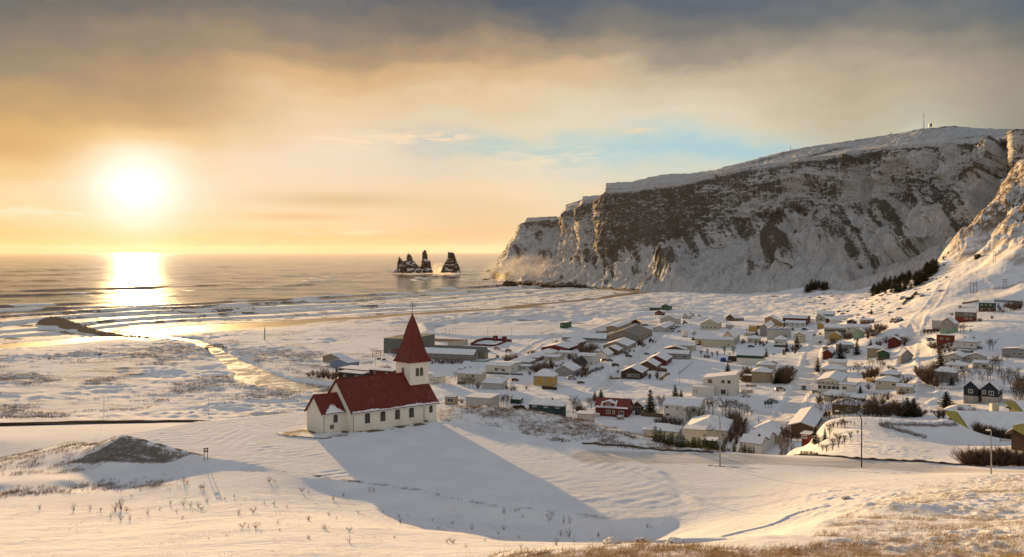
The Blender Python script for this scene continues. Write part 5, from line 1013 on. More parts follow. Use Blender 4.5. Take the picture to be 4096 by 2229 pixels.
H(3, 1485, 558, 1400, 1494, 42, 36, 'shed', 'cream', 'grey', (1, 1), None, 'small cream annex with a yellow snowplough in front', bmax=9)
H(4, 400, 590, 250, 480, 82, 80, 'x', 'lgrey', 'dred', None, (6, 1), 'white gabled workshop with a long side wall behind the cream flat roofed one', name='workshop', cat='workshop', bmax=40)
H(4, 386, 614, 30, 402, 82, 34, 'shed', 'cream', 'dred', [(.85, .38, 1.6, 1.4)], None, 'long cream workshop with a red roof edge and stained walls', name='workshop', cat='workshop', bmax=9)
H(4, 395, 301, 302, 412, 38, 38, 'x', 'brown', 'brown', (2, 1), (1, 1), 'red brown wooden house alone below the cliff')
H(4, 505, 306, 397, 512, 28, 12, 'y', 'brown', 'brown', (3, 1), None, 'low wing of the red brown wooden house below the cliff', bmax=7)
H(4, 392, 392, 300, 402, 32, 4, 'flat', 'lgrey', 'grey', (1, 1), None, 'small pale shed behind the black parked car near the village edge', name='shed', cat='shed')
H(4, 735, 820, 428, 766, 100, 60, 'shed', 'white', 'dgreen', None, (1, 1), 'white building with a dark green band under its big pale snowy roof', band=('dgreen', .70, .995), name='fire_station', cat='building', bmax=22)
H(4, 440, 780, 335, 450, 60, 6, 'flat', 'dbrown', 'dbrown', None, None, 'low dark shed left of the building with the green band', name='shed', cat='shed', bmax=6)
H(4, 865, 905, 660, 884, 78, 48, 'hip', 'cream', 'dred', (2, 1), None, 'cream hipped house behind the large tan one by the big garden', bmin=8)
H(4, 830, 1030, 603, 852, 118, 55, 'hip', 'tan', 'dred', [(.6, .77, .8, 1.1), (.62, .18, 1.3, .9)], (1, 2), 'large tan two storey house left of the dark garden trees', bmin=9)
H(4, 600, 1022, 508, 610, 75, 6, 'flat', 'brown', 'brown', None, None, 'brown garage attached to the left of the large tan house', name='garage', cat='garage', bmax=7)
H(4, 690, 563, 556, 712, 48, 34, 'hip', 'cream', 'grey', (2, 1), (1, 1), 'low cream house left of the white one with a blue zigzag roof')
H(4, 1000, 609, 866, 1022, 80, 44, 'hip', 'white', 'dred', [(.25, .6, 1.8, 1.4), (.62, .6, 1.0, 1.4)], (1, 1), 'white house with a dark base behind a small spruce', base=('dbrown', .22))
H(4, 900, 520, 838, 915, 40, 22, 'y', 'lgrey', 'grey', None, None, 'small grey shed between the zigzag roof and the white house with dark base', name='shed', cat='shed', bmax=6)
H(4, 790, 482, 703, 885, 90, 62, 'x', 'grey', 'brown', [(.5, .5, 1.6, 1.2)], None, 'grey gabled building left of the zigzag roof')
zz = H(4, 1035, 512, 783, 1063, 108, 4, 'flat', 'lgrey', 'blue', None, (2, 1), 'white boxy factory with blue zigzag roof trim', name='factory', cat='factory', bmax=30)
H(4, 965, 402, 782, 992, 68, 52, 'x', 'rust', 'brown', [(.5, .3, 4, 2)], None, 'rusty pale gabled barn above the zigzag roof', name='barn', cat='barn')
H(4, 870, 348, 757, 905, 66, 30, 'x', 'rust', 'brown', [(.5, .4, 2, 1)], None, 'old rusty gabled shed at the left of the barns', name='shed', cat='shed')
H(4, 1245, 362, 965, 1292, 82, 36, 'y', 'dred', 'dred', None, (2, 1), 'long dark red barn at the top of the main street', name='barn', cat='barn', bmax=24)
H(4, 1100, 300, 975, 1115, 40, 32, 'x', 'rust', 'grey', None, None, 'snow roofed gable peeping over the long dark red barn', name='barn', cat='barn', bmax=10)
H(4, 1228, 374, 994, 1243, 40, 26, 'y', 'white', 'grey', (4, 1), (1, 1), 'low white building in front of the long dark red barn')
H(4, 745, 399, 572, 757, 36, 4, 'flat', 'brown', 'brown', [(.7, .4, 1, 1.8)], None, 'low brown flat roofed shed left of the rusty barns', name='shed', cat='shed', bmax=9)
H(4, 650, 480, 513, 668, 34, 4, 'flat', 'cream', 'grey', (2, 1), None, 'low cream shed under the bright yellow container', name='shed', cat='shed', bmax=7)
H(4, 1215, 556, 1098, 1232, 92, 30, 'x', 'cream', 'grey', [(.72, .78, 1.4, 1.0)], (1, 2), 'beige two storey house beside the spruce on the main street')
H(4, 1450, 306, 1353, 1468, 44, 28, 'x', 'cream', 'grey', [(.6, .4, 2.2, 2.0), (.2, .4, 1.2, .8)], None, 'cream gabled garage at the far right end of the main street', name='garage', cat='garage')
H(4, 1562, 272, 1366, 1573, 34, 36, 'y', 'mint', 'grey', None, None, 'pale green shed, farthest building above the main street', name='shed', cat='shed')
H(4, 1585, 306, 1467, 1592, 28, 20, 'y', 'dred', 'grey', None, None, 'snow covered low shed with a red side beside the cream garage', name='shed', cat='shed', bmax=10)
H(4, 1702, 480, 1452, 1714, 92, 38, 'y', 'cream', 'grey', (7, 2), None, 'long two storey apartment house with a green band', name='apartment_house', cat='apartment house', band=('dgreen', .48, .78), bmax=12, th=62)
H(5, 590, 500, 284, 640, 66, 36, 'y', 'lgrey', 'grey', (4, 1), (1, 1), 'long grey house right of the apartment house with a green band', bmax=11)
H(5, 205, 596, 60, 219, 48, 50, 'x', 'yellow', 'yellow', [(.5, .4, .9, 1.1)], None, 'small yellow cottage with a gable in front of the long apartment house', bmin=6)
H(4, 1440, 388, 1370, 1453, 46, 20, 'x', 'yellow', 'yellow', None, None, 'yellow shed left of the long apartment house', name='shed', cat='shed')
H(5, 510, 570, 380, 528, 80, 40, 'x', 'mint', 'grey', [(.5, .7, 1.4, 1.6)], None, 'pale green gabled cottage right of the small yellow cottage', bmin=6)
H(5, 640, 370, 470, 660, 30, 12, 'y', 'brown', 'brown', (3, 1), None, 'dark brown row of sheds above the long grey house', name='shed', cat='shed', bmax=7)
H(5, 410, 392, 292, 425, 42, 28, 'x', 'dbrown', 'brown', [(.6, .7, .8, .8)], None, 'dark brown cottage at the foot of the slope')
H(5, 200, 372, 60, 215, 32, 20, 'y', 'white', 'grey', None, None, 'low white roofed shed behind the long apartment house', name='shed', cat='shed', bmax=8)
H(4, 1535, 744, 1435, 1590, 66, 40, 'x', 'dred', 'dred', None, (1, 1), 'small dark red barn with a snowy roof on the right of the main street', name='barn', cat='barn')
H(5, 375, 720, 145, 390, 50, 35, 'hip', 'grey', 'grey', (3, 1), None, 'low grey house hidden behind spruces under the slope', bmax=11)
# --- right of the main street
H(4, 1640, 1122, 1374, 1722, 108, 42, 'x', 'white', 'grey', [(.10, .30, 1.5, 1.5), (.31, .30, 1.5, 1.5), (.51, .30, 1.5, 1.5), (.70, .30, 1.5, 1.5), (.88, .30, 1.5, 1.5)], None, 'white gabled hall with dark lettering across its front', name='community_hall', cat='hall', bmin=26, bmax=30, ov=0.5, th=62, white=False)
H(5, 405, 1292, 190, 415, 84, 6, 'flat', 'white', 'grey', [(.32, .45, 2.0, 1.6)], None, 'flat roofed white annex right of the hall with the lettering', name='annex', cat='building', th=62, bmax=14)
H(4, 1690, 935, 1400, 1722, 55, 52, 'hip', 'white', 'grey', (3, 1), None, 'white house with a broad hipped roof directly behind the lettered hall', bmax=14)
H(4, 1700, 850, 1500, 1716, 60, 28, 'y', 'white', 'grey', None, None, 'white flat fronted house behind the broad hipped roof', bmax=12)
H(4, 1735, 1230, 1452, 1752, 48, 55, 'hip', 'cream', 'grey', (2, 1), None, 'cream house with a hipped snow roof below the lettered hall', bmax=14)
H(8, 1490, 596, 1152, 1512, 160, 70, 'hip', 'olive', 'grey', [(.45, .22, 1.2, 1.4), (.72, .68, 1.8, 1.2)], None, 'olive brown two storey house behind tall bare trees', bmin=10, Y=319)
H(8, 1600, 376, 1188, 1606, 50, 40, 'y', 'dbrown', 'grey', (3, 1), None, 'dark house with a snow roof behind the olive brown one', bmax=12)
H(8, 1972, 580, 1575, 1985, 112, 30, 'shed', 'olive', 'grey', (3, 1), None, 'low olive brown house hidden by shrubs, left of the dark shrubbery', bmax=10, Y=322)
H(8, 2078, 192, 1758, 2092, 92, 60, 'hip', 'cream', 'grey', [(.20, .6, 1.0, 1.4), (.82, .55, 2.0, 1.2)], None, 'pale yellow house with a corner window and hipped snow roof', bmin=9)
H(5, 968, 1113, 733, 974, 42, 60, 'hip', 'tan', 'grey', None, None, 'tan house just behind the pale yellow one', bmin=9)
H(8, 2278, 258, 2055, 2292, 82, 22, 'y', 'cream', 'grey', [(.3, .5, 1.5, 1.0), (.7, .5, 1.5, 1.0)], None, 'small cream outbuilding with two windows right of the pale yellow house', bmax=8)
H(8, 870, 842, 575, 1012, 120, 56, 'x', 'brown', 'grey', None, (3, 1), 'large brown gabled house beside the lane with the snow mound to its right', Y=292, ov=1.0, th=64)
H(8, 430, 852, 45, 520, 60, 105, 'hip', 'cream', 'dred', None, (2, 1), 'cream house with a red edged hipped roof, rearmost of the four by the road', Y=306, th=62)
H(8, 392, 968, 60, 466, 112, 74, 'y', 'cream', 'dred', None, [(.5, .45, .9, 1.6)], 'third white gabled house of the row by the road, with a red roof edge', Y=290, th=58)
H(7, 2492, 945, 2240, 2575, 118, 84, 'y', 'white', 'dred', None, [(.5, .6, 1.0, 1.6)], 'second white gabled house of the row by the road', Y=283, th=58)
H(7, 2397, 1002, 2135, 2487, 108, 92, 'y', 'white', 'dred', None, [(.5, .95, 1.0, 1.9), (.25, .15, .8, .7)], 'nearest white gabled house of the row, with a small red chimney', Y=276, th=58, chim=(.45, .25))
# --- below the road
H(7, 1602, 602, 1145, 1678, 190, 96, 'y', 'white', 'white', [(.09, .86, 1.3, 1.3), (.11, .35, 1.8, 1.1), (.38, .8, .8, 1.4), (.60, .78, .9, 1.4), (.84, .75, 1.3, 1.3), (.62, .27, .8, 1.2), (.84, .25, 1.3, 1.2)], (3, 2), 'large white two storey house with an outside stair in the foreground of the village', name='house', bmin=8)
rh = H(7, 682, 550, 262, 722, 118, 118, 'y', 'dred', 'red', [(.40, .48, 1.8, 1.5), (.57, .48, 1.0, 1.5), (.80, .45, 2.2, 1.6)], [(.6, .9, .9, 1.4)], 'dark red house with a bright red roof and a big dormer', snow=0, bmin=9)
H(7, 862, 472, 742, 876, 70, 56, 'x', 'dbrown', 'dred', [(.55, .45, 2.8, 2.0)], None, 'garage with a parked car in front beside the red dormer house', name='garage', cat='garage')
H(7, 1330, 800, 880, 1350, 62, 82, 'hip', 'cream', 'grey', None, (2, 1), 'pale yellow house with a low snow roof above the green bushes', Y=318, bmin=9)
H(7, 1962, 835, 1420, 2036, 112, 118, 'hip', 'cream', 'grey', [(.9, .5, .9, 1.3)], (1, 1), 'big cream house with a wide hipped snow roof behind the middle lamp post', Y=310)
H(7, 1660, 800, 1405, 1690, 84, 10, 'flat', 'cream', 'grey', None, None, 'pale yellow flat roofed garage in front of the big hipped roof', name='garage', cat='garage', Y=290, bmax=9)
H(7, 1815, 885, 1640, 1830, 30, 8, 'flat', 'teal', 'teal', None, None, 'small blue green shed roof among the green bushes', name='shed', cat='shed', Y=268, bmax=5)
H(8, 820, 905, 724, 850, 62, 6, 'flat', 'dred', 'dred', [(.4, .5, 1.6, 1.0)], None, 'little dark red playhouse among saplings beside the lane', name='playhouse', cat='playhouse', Y=262, th=55, bmax=3)
# modern white building
mb_ = H(7, 2075, 275, 1645, 2115, 210, 62, 'shedl', 'white', 'white', [(.22, .85, 1.9, 1.8), (.61, .86, 1.4, 1.4), (.79, .86, 1.4, 1.4), (.62, .23, 2.1, 2.1)], None, 'modern white two storey building with a single sloping roof', name='office_building', cat='office building', bmax=18, ov=0.2, white=False)
H(7, 1790, 282, 1506, 1800, 112, 2, 'flat', 'white', 'white', [(.12, .62, .4, .4), (.21, .62, .4, .4), (.12, .42, .4, .4), (.21, .42, .4, .4)], None, 'low white terrace block joined to the left of the modern white building', name='annex', cat='building', bmax=10, ov=0.0, white=False)
# --- houses climbing the right-hand slope
H(5, 770, 818, 563, 795, 95, 34, 'hip', 'tan', 'grey', None, None, 'tan square house behind the dark green garage', bmin=8)
H(5, 850, 852, 706, 857, 82, 32, 'x', 'dgreen', 'dgreen', None, None, 'dark green garage in front of the tan square house', name='garage', cat='garage')
H(5, 1012, 925, 1003, 1166, 112, 82, 'y', 'grey', 'grey', None, [(.95, .55, .5, 1.0)], 'narrow grey gabled house with a small chimney standing alone', th=14, bmin=7, chim=(.5, .5))
H(5, 1002, 687, 840, 1022, 80, 44, 'x', 'dred', 'brown', None, None, 'dark red house below the bend of the climbing road')
H(6, 345, 532, 243, 352, 112, 4, 'flat', 'lgrey', 'grey', [(.3, .62, .6, 1.6)], None, 'flat roofed pale wing left of the grey and green gabled house', bmax=7)
H(6, 530, 562, 343, 552, 108, 74, 'x', 'grey', 'grey', [(.47, 1.18, .9, 1.0), (.66, .62, .6, .8)], None, 'tall grey gabled house with a pale green base', base=('mint', .42), bmin=8)
H(6, 783, 422, 530, 790, 102, 10, 'shed', 'dgrey', 'red', [(.55, .75, 1.6, 1.1), (.78, .75, 1.6, 1.1), (.55, .25, 1.6, .9), (.78, .25, 1.6, .9)], None, 'flat roofed two storey house, grey above and dark red below', base=('red', .44), bmax=8)
H(6, 1010, 303, 826, 1018, 105, 14, 'hip', 'dgreen', 'dgreen', [(.2, .78, 1.2, 1.0), (.48, .78, .7, 1.0), (.78, .78, 1.2, 1.0), (.2, .25, 1, .6), (.72, .25, 1.2, .6)], (1, 1), 'dark green house on a brown base, highest on the slope', base=('brown', .45), bmin=7)
H(6, 506, 687, 300, 512, 84, 4, 'flat', 'red', 'dred', [(.3, .5, 1.3, 1.0), (.68, .5, 1.3, 1.0)], None, 'flat roofed red house above a dark hedge', bmax=7)
H(6, 797, 778, 535, 828, 88, 42, 'hip', 'white', 'dred', [(.45, .6, .8, 1.0), (.77, .6, 1.5, 1.1)], None, 'white hipped house with a dark red base', base=('dred', .12), bmin=9)
H(6, 625, 932, 400, 692, 60, 48, 'x', 'lgrey', 'brown', [(.42, .5, 1.4, 1.0), (.72, .5, 1.4, 1.0)], None, 'pale grey double gabled house, left half')
H(6, 905, 915, 690, 932, 48, 44, 'x', 'lgrey', 'brown', [(.5, .4, 1.4, 1.0)], None, 'pale grey double gabled house, right half, beside the parked digger')
H(6, 652, 1034, 408, 697, 54, 54, 'hip', 'white', 'grey', [(.85, .5, 1.8, 1.4)], (2, 1), 'white hipped house with a brown chimney behind bare trees', chim=(.3, .6))
H(6, 936, 1017, 760, 944, 68, 28, 'y', 'cream', 'brown', [(.28, .4, .9, 1.7), (.75, .5, 1.8, 1.2)], None, 'cream garage with a red door right of the white hipped house', name='garage', cat='garage', bmax=8)
H(6, 548, 1182, 278, 568, 118, 58, 'hip', 'grey', 'brown', [(.12, .75, 1.0, 1.0), (.72, .72, 1.3, 1.0)], None, 'grey hipped house in front of the white one, among bare trees', chim=(.5, .3))
H(9, 1288, 352, 1104, 1340, 185, 88, 'x', 'navy', 'navy', [(.48, .78, 1.5, 1.5), (.48, .28, 1.3, 1.3)], None, 'dark navy house with a concrete base, left of the two joined gables', base=('concrete', .47), th=52, ov=0.5)
H(9, 1528, 362, 1334, 1590, 180, 90, 'x', 'navy', 'navy', [(.12, .75, 1.3, 1.4), (.60, .72, 1.6, 1.6), (.64, .2, 3.4, 2.4)], (2, 2), 'dark navy house with a white garage door, right of the two joined gables', base=('concrete', .45), th=52, ov=0.5)
H(6, 1520, 895, 1115, 1600, 92, 36, 'x', 'grey', 'brown', [(.38, .5, 1.7, 1.4), (.57, .5, 1.7, 1.4)], None, 'grey house cut off by the right edge of the picture', bmin=10, th=40)
H(9, 1256, 566, 846, 1268, 78, 55, 'hip', 'dbrown', 'brown', [(.3, .5, 1.2, 1.3), (.66, .5, 1.2, 1.3)], None, 'low dark brown house below the navy houses', Y=296, bmin=9)
H(9, 110, 470, 0, 200, 60, 30, 'shed', 'olive', 'grey', None, None, 'small olive shed at the left end of the dark shrubbery', Y=300, name='shed', cat='shed', bmax=5) if 0 else None
# extras on special houses -------------------------------------------------
a, b, h, rs_ = rh['dims']                      # dormer of the red house
d = MB(); d.prism([(0.15, a * .42, h - .1), (0.15, a * .77, h - .1), (0.15, a * .77, h + 1.7), (0.15, a * .595, h + 2.5), (0.15, a * .42, h + 1.7)], (3.2, 0, 0)); dm = d.build('dormer', wallm('red'), rh)
d = MB(); yy0, yy1, ym = a * .42, a * .77, a * .595
slab(d, [(-.3, yy0 - .4, h + 1.5), (4.4, yy0 - .4, h + 1.5), (4.4, ym, h + 2.5), (-.3, ym, h + 2.5)], .3); slab(d, [(-.3, ym, h + 2.5), (4.4, ym, h + 2.5), (4.4, yy1 + .4, h + 1.5), (-.3, yy1 + .4, h + 1.5)], .3); d.build('snow_cover', M_SNOW, dm)
window(rh, Vector((0.15, ym + .9, h + .55)), Vector((0, -1, 0)), Vector((-1, 0, 0)), 1.8, 1.1)
for i, (y0, y1, f0, f1) in enumerate(((a * .36, a * .42, .02, .75), (a * .77, a * .84, .02, .55), (a * .40, a * .80, .0, .10), (0, a, -.06, .03))):
    sn = MB(); X0 = f0 * b / 2; X1 = f1 * b / 2; m_ = rs_ / (b / 2); slab(sn, [(X0 - .3, y0, h + (X0 - .3) * m_), (X1, y0 + .1, h + X1 * m_), (X1, y1 - .1, h + X1 * m_), (X0 - .3, y1, h + (X0 - .3) * m_)], .12, .17); sn.build('snow_cover', M_SNOW, rh)
a, b, h, rs_ = zz['dims']
for i in range(4):                              # blue zigzag roof trim
    d = MB(); y0 = a * i / 4; d.prism([(-.25, y0, h - .5), (-.25, y0 + a / 4 - .02, h - .5), (-.25, y0 + a / 4 - .02, h + .2), (-.25, y0 + a * .06, h + 1.3)], (b * .6, 0, 0)); zt = d.build('sawtooth_roof', roofm('blue'), zz)
    d = MB(); slab(d, [(-.2, y0 + a * .06, h + 1.32), (b * .6, y0 + a * .06, h + 1.32), (b * .6, y0 + a / 4, h + .22), (-.2, y0 + a / 4, h + .22)], .25); d.build('snow_cover', M_SNOW, zt)
LH = [o for o in NHOUSE if o.name.startswith('community_hall')][0]; a, b, h, rs_ = LH['dims']
tx = bpy.data.curves.new('lettering', 'FONT'); tx.body = 'LE\u00cdKSK\u00c1LAR'; tx.size = 1.75; tx.extrude = 0.05; tx.align_x = 'CENTER'; tx.align_y = 'CENTER'; tx.space_character = 1.25; tx.offset = 0.03
to = bpy.data.objects.new('lettering', tx); col.objects.link(to)
bpy.context.view_layer.update(); me = bpy.data.meshes.new_from_object(to); bpy.data.objects.remove(to); me.name = 'lettering'; me.materials.append(M_DARK)
lo = inst('lettering', me, LH); lo.matrix_local = Matrix(((0, 0, -1, -0.08), (-1, 0, 0, a * .50), (0, 1, 0, h * .74), (0, 0, 0, 1)))
WH = [o for o in NHOUSE if 'outside stair' in o['label']][0]; a, b, h, rs_ = WH['dims']
d = MB(); d.prism([(-1.4, a * .45, -1), (-1.4, a * .72, -1), (-1.4, a * .45, h * .62)], (1.35, 0, 0)); d.prism([(-1.4, a * .36, -1), (-1.4, a * .45, -1), (-1.4, a * .45, h * .62), (-1.4, a * .36, h * .62)], (1.35, 0, 0)); d.build('stair', wallm('white'), WH)
d = MB(); d.box(-1.35, 0, a * .37, a * .45, h * .62, h * .95); pt = d.build('porch', wallm('white'), WH); d = MB(); d.box(-1.5, 0, a * .36, a * .46, h * .952, h * .99); d.build('snow_cover', M_SNOW, pt)
window(WH, Vector((-1.352, a * .435, h * .68)), Vector((0, -1, 0)), Vector((-1, 0, 0)), .8, 1.1)
for o in NHOUSE: del o['dims']
# --- yellow-gabled house in the hollow at the right, its sunroom, chimney; and the one at the picture's edge
def yellow_gable(px0, py0, pxe, Y, th, ln, wd, h, rs, label, sun=True):
    C = Vector(PY(px0, py0, Y)); root = empty('house', C, R(th)); tag(root, label, 'house')
    d = MB(); d.prism([(0, 0, -9), (0, wd, -9), (0, wd, h), (0, wd * .62, h + rs), (0, 0, h)], (ln, 0, 0)); d.build('wall', wallm('dbrown'), root)
    m_ = rs / (wd * .62); rf = MB(); slab(rf, [(-.9, -1.1, h - 1.1 * m_), (ln, -1.1, h - 1.1 * m_), (ln, wd * .62, h + rs), (-.9, wd * .62, h + rs)], .2); slab(rf, [(-.9, wd * .62, h + rs), (ln, wd * .62, h + rs), (ln, wd + .8, h - .3), (-.9, wd + .8, h - .3)], .2); r_ = rf.build('roof', roofm('dbrown'), root)
    sn = MB(); slab(sn, [(-.6, -1.0, h - 1.0 * m_), (ln - .1, -1.0, h - 1.0 * m_), (ln - .1, wd * .6, h + rs - .05), (-.6, wd * .6, h + rs - .05)], .25, .205); slab(sn, [(-.6, wd * .64, h + rs - .05), (ln - .1, wd * .64, h + rs - .05), (ln - .1, wd + .6, h - .2), (-.6, wd + .6, h - .2)], .25, .205); sn.build('snow_cover', M_SNOW, r_)
    bb = MB(); bb.prism([(-1.0, -1.15, h - 1.1 * m_ - .35), (-3.5, wd * .6, h + rs - .5), (-3.5, wd * .6, h + rs + .1), (-.85, wd * .6, h + rs + .35), (-.85, -1.15, h - 1.1 * m_ + .40)], (.12, .05, -.12)); bb.build('barge_board', wallm('lime'), r_)
    for k in range(5): window(root, Vector((1.2 + ln * k / 5.2, 0, h * .35)), Vector((1, 0, 0)), Vector((0, -1, 0)), 2.0, h * .45, False)
    return root, wd, h, rs
r_, wd, h, rs = yellow_gable(*cpx(9, 1190, 812), 0, 222, -6, 34, 12, 3.0, 2.9, 'dark low house with a broad yellow-green gable board and long snowy roof')
rr_ = bpy.data.objects.new('sunroom', None); rr_.parent = r_; col.objects.link(rr_); rr_.location = (-5.4, 1.0, 0)
g = MB(); g.box(0, 4.4, 0, 5, -7, .5); g.build('sunroom_base', wallm('concrete'), rr_)
fr = MB()
for i in range(5): x = i * 1.1; fr.box(x - .05, x + .05, -.05, .05, .5, 2.5)
for i in range(5): y = i * 1.25; fr.box(-.05, .05, y - .05, y + .05, .5, 2.5)
fr.box(0, 4.4, -.06, .06, 2.45, 2.6); fr.box(-.06, .06, 0, 5, 2.45, 2.6); fr.box(0, 4.4, -.06, .06, 1.4, 1.5); fr.build('frame', wallm('mint'), rr_)
g = MB(); g.box(.02, 4.38, .02, .05, .5, 2.45); g.box(.02, .05, .06, 5, .5, 2.45); g.build('pane', M_GLASS, rr_)
g = MB(); slab(g, [(-.2, -.2, 2.62), (4.3, -.2, 2.62), (4.3, 5.2, 3.6), (-.2, 5.2, 3.6)], .2); g.build('snow_cover', M_SNOW, rr_)
rr_.empty_display_size = .3
g = MB(); g.box(9, 10.8, wd * .62 + 1, wd * .62 + 2.6, h, h + rs + 2.2); ch_ = g.build('chimney', wallm('cream'), r_); 
r2_, wd2, h2, rs2 = yellow_gable(*cpx(9, 2150, 1035), 0, 168, 20, 14, 8, 3.2, 2.4, 'wooden house with a yellow gable board cut off by the right edge below the hollow')
r3_, wd3, h3, rs3 = yellow_gable(*cpx(9, 1900, 612), 0, 262, -6, 16, 12, 2.8, 2.8, 'second yellow-gabled house half hidden at the right edge behind the long one')
# ------------------------------------------------------------------ plants
def twig_mat(name, c1, c2):
    m = bpy.data.materials.new(name); m.use_nodes = True; q = NT(m.node_tree); b = q.n['Principled BSDF']
    n = q.noise(q.node('ShaderNodeNewGeometry').outputs['Position'], 1.3, 4)
    q.set(b.inputs['Base Color'], q.mix(q.mr(n, .35, .65), c1, c2)); b.inputs['Roughness'].default_value = 0.9; b.inputs['Specular IOR Level'].default_value = 0.05; return m
M_TWIG = twig_mat('bare_twigs', (0.075, 0.050, 0.037), (0.18, 0.12, 0.085)); M_BARK = twig_mat('bark', (0.07, 0.05, 0.04), (0.12, 0.09, 0.07))
M_NEEDLE = twig_mat('spruce_needles', (0.022, 0.034, 0.016), (0.055, 0.072, 0.032)); M_PINE = twig_mat('pine_needles', (0.04, 0.060, 0.016), (0.085, 0.10, 0.03))
M_STRAW = twig_mat('dry_grass', (0.33, 0.215, 0.10), (0.58, 0.43, 0.24)); M_WEED = twig_mat('brown_weeds', (0.13, 0.080, 0.050), (0.28, 0.18, 0.11))
def tri_mesh(name, S, D_, W_, m, extra=None):
    """thin blades: start S, vector D_, half-width vector W_"""
    V = np.stack([S - W_, S + W_, S + D_], 1).reshape(-1, 3); Q = np.arange(len(V)).reshape(-1, 3)
    if extra is not None and len(extra.v):
        pass
    me = bpy.data.meshes.new(name); me.vertices.add(len(V)); me.vertices.foreach_set('co', V.astype(np.float32).ravel()); me.loops.add(Q.size); me.loops.foreach_set('vertex_index', Q.astype(np.int32).ravel())
    me.polygons.add(len(Q)); me.polygons.foreach_set('loop_start', np.arange(len(Q), dtype=np.int32) * 3); me.polygons.foreach_set('loop_total', np.full(len(Q), 3, np.int32)); me.update(calc_edges=True); me.materials.append(m); return me
def rdir(rg, n): v = rg.normal(size=(n, 3)); return v / np.linalg.norm(v, axis=1, keepdims=True)
def shrub_proto(seed, h, r, stems, twigs, upright, m):
    rg = np.random.default_rng(seed); mb = MB(); S = []; Dv = []
    for i in range(stems):
        a = rg.uniform(0, 2 * np.pi); sp_ = rg.uniform(0, 1) ** 0.7 * r; hh = h * rg.uniform(.6, 1.0) * (1 - 0.35 * (sp_ / r) ** 2)
        P_ = [np.array([math.cos(a) * sp_ * t_ ** upright, math.sin(a) * sp_ * t_ ** upright, hh * t_]) for t_ in (0, .3, .6, 1)]
        mb.tube(P_, [.035 * h / 3, .028 * h / 3, .02 * h / 3, .008], 3, False)
        n = twigs // stems; t_ = rg.uniform(.12, 1, n); k = np.array([np.interp(t_, (0, .3, .6, 1), [p[j] for p in P_]) for j in range(3)]).T
        d = rdir(rg, n) * .75 + np.array([math.cos(a) * .35, math.sin(a) * .35, .75]); S.append(k); Dv.append(d * (h * rg.uniform(.08, .24, (n, 1))))
    S = np.concatenate(S); Dv = np.concatenate(Dv); W_ = np.cross(Dv, rdir(rg, len(S))); W_ *= (0.008 * h ** .5 / (np.linalg.norm(W_, axis=1, keepdims=True) + 1e-6))
    return mb.mesh('stems', M_BARK), tri_mesh('crown', S, Dv, W_, m)
def tree_proto(seed, h, r, m=None):
    rg = np.random.default_rng(seed); mb = MB(); S = []; Dv = []; z0 = h * (rg.uniform(.14, .22) if r > 1 else .07)
    mb.tube([(0, 0, -.3), (rg.uniform(-.1, .1), 0, z0), (rg.uniform(-.2, .2), rg.uniform(-.2, .2), h * .7), (0, 0, h * .95)], [.022 * h, .017 * h, .009 * h, .003 * h], 5, False)
    for i in range(15):
        zb = z0 + (h * .6) * (i / 15) ** 1.1; a = i * 2.4 + rg.uniform(-.4, .4); ln = (h - zb) * rg.uniform(.45, .8); sp_ = r * rg.uniform(.55, 1.0) * (1 - .5 * (zb / h) ** 2)
        e = np.array([math.cos(a) * sp_, math.sin(a) * sp_, zb + ln]); m1 = np.array([math.cos(a) * sp_ * .55, math.sin(a) * sp_ * .55, zb + ln * .38])
        P_ = [np.array([0, 0, zb]), m1, e]; mb.tube(P_, [.009 * h, .006 * h, .002 * h], 3, False)
        for j in range(5):
            t_ = rg.uniform(.3, .95); s0 = m1 * (1 - t_) + e * t_ if t_ > .5 else P_[0] * (1 - 2 * t_) + m1 * 2 * t_; dd = rdir(rg, 1)[0] * .6 + np.array([math.cos(a) * .4, math.sin(a) * .4, .7]); e2 = s0 + dd * h * rg.uniform(.10, .2)
            mb.tube([s0, e2], [.004 * h, .0012 * h], 3, False); n = 13; tt_ = rg.uniform(0.1, 1, (n, 1)); S.append(s0 + (e2 - s0) * tt_); Dv.append((rdir(rg, n) * .7 + dd * .7) * h * rg.uniform(.05, .13, (n, 1)))
        n = 16; tt_ = rg.uniform(.3, 1, (n, 1)); S.append(m1 * (1 - tt_) + e * tt_); Dv.append((rdir(rg, n) * .7 + np.array([0, 0, .6])) * h * rg.uniform(.05, .12, (n, 1)))
    S = np.concatenate(S); Dv = np.concatenate(Dv); W_ = np.cross(Dv, rdir(rg, len(S))); W_ *= (0.0022 * h / (np.linalg.norm(W_, axis=1, keepdims=True) + 1e-6))
    return mb.mesh('trunk', M_BARK), tri_mesh('crown', S, Dv, W_, m or M_TWIG)
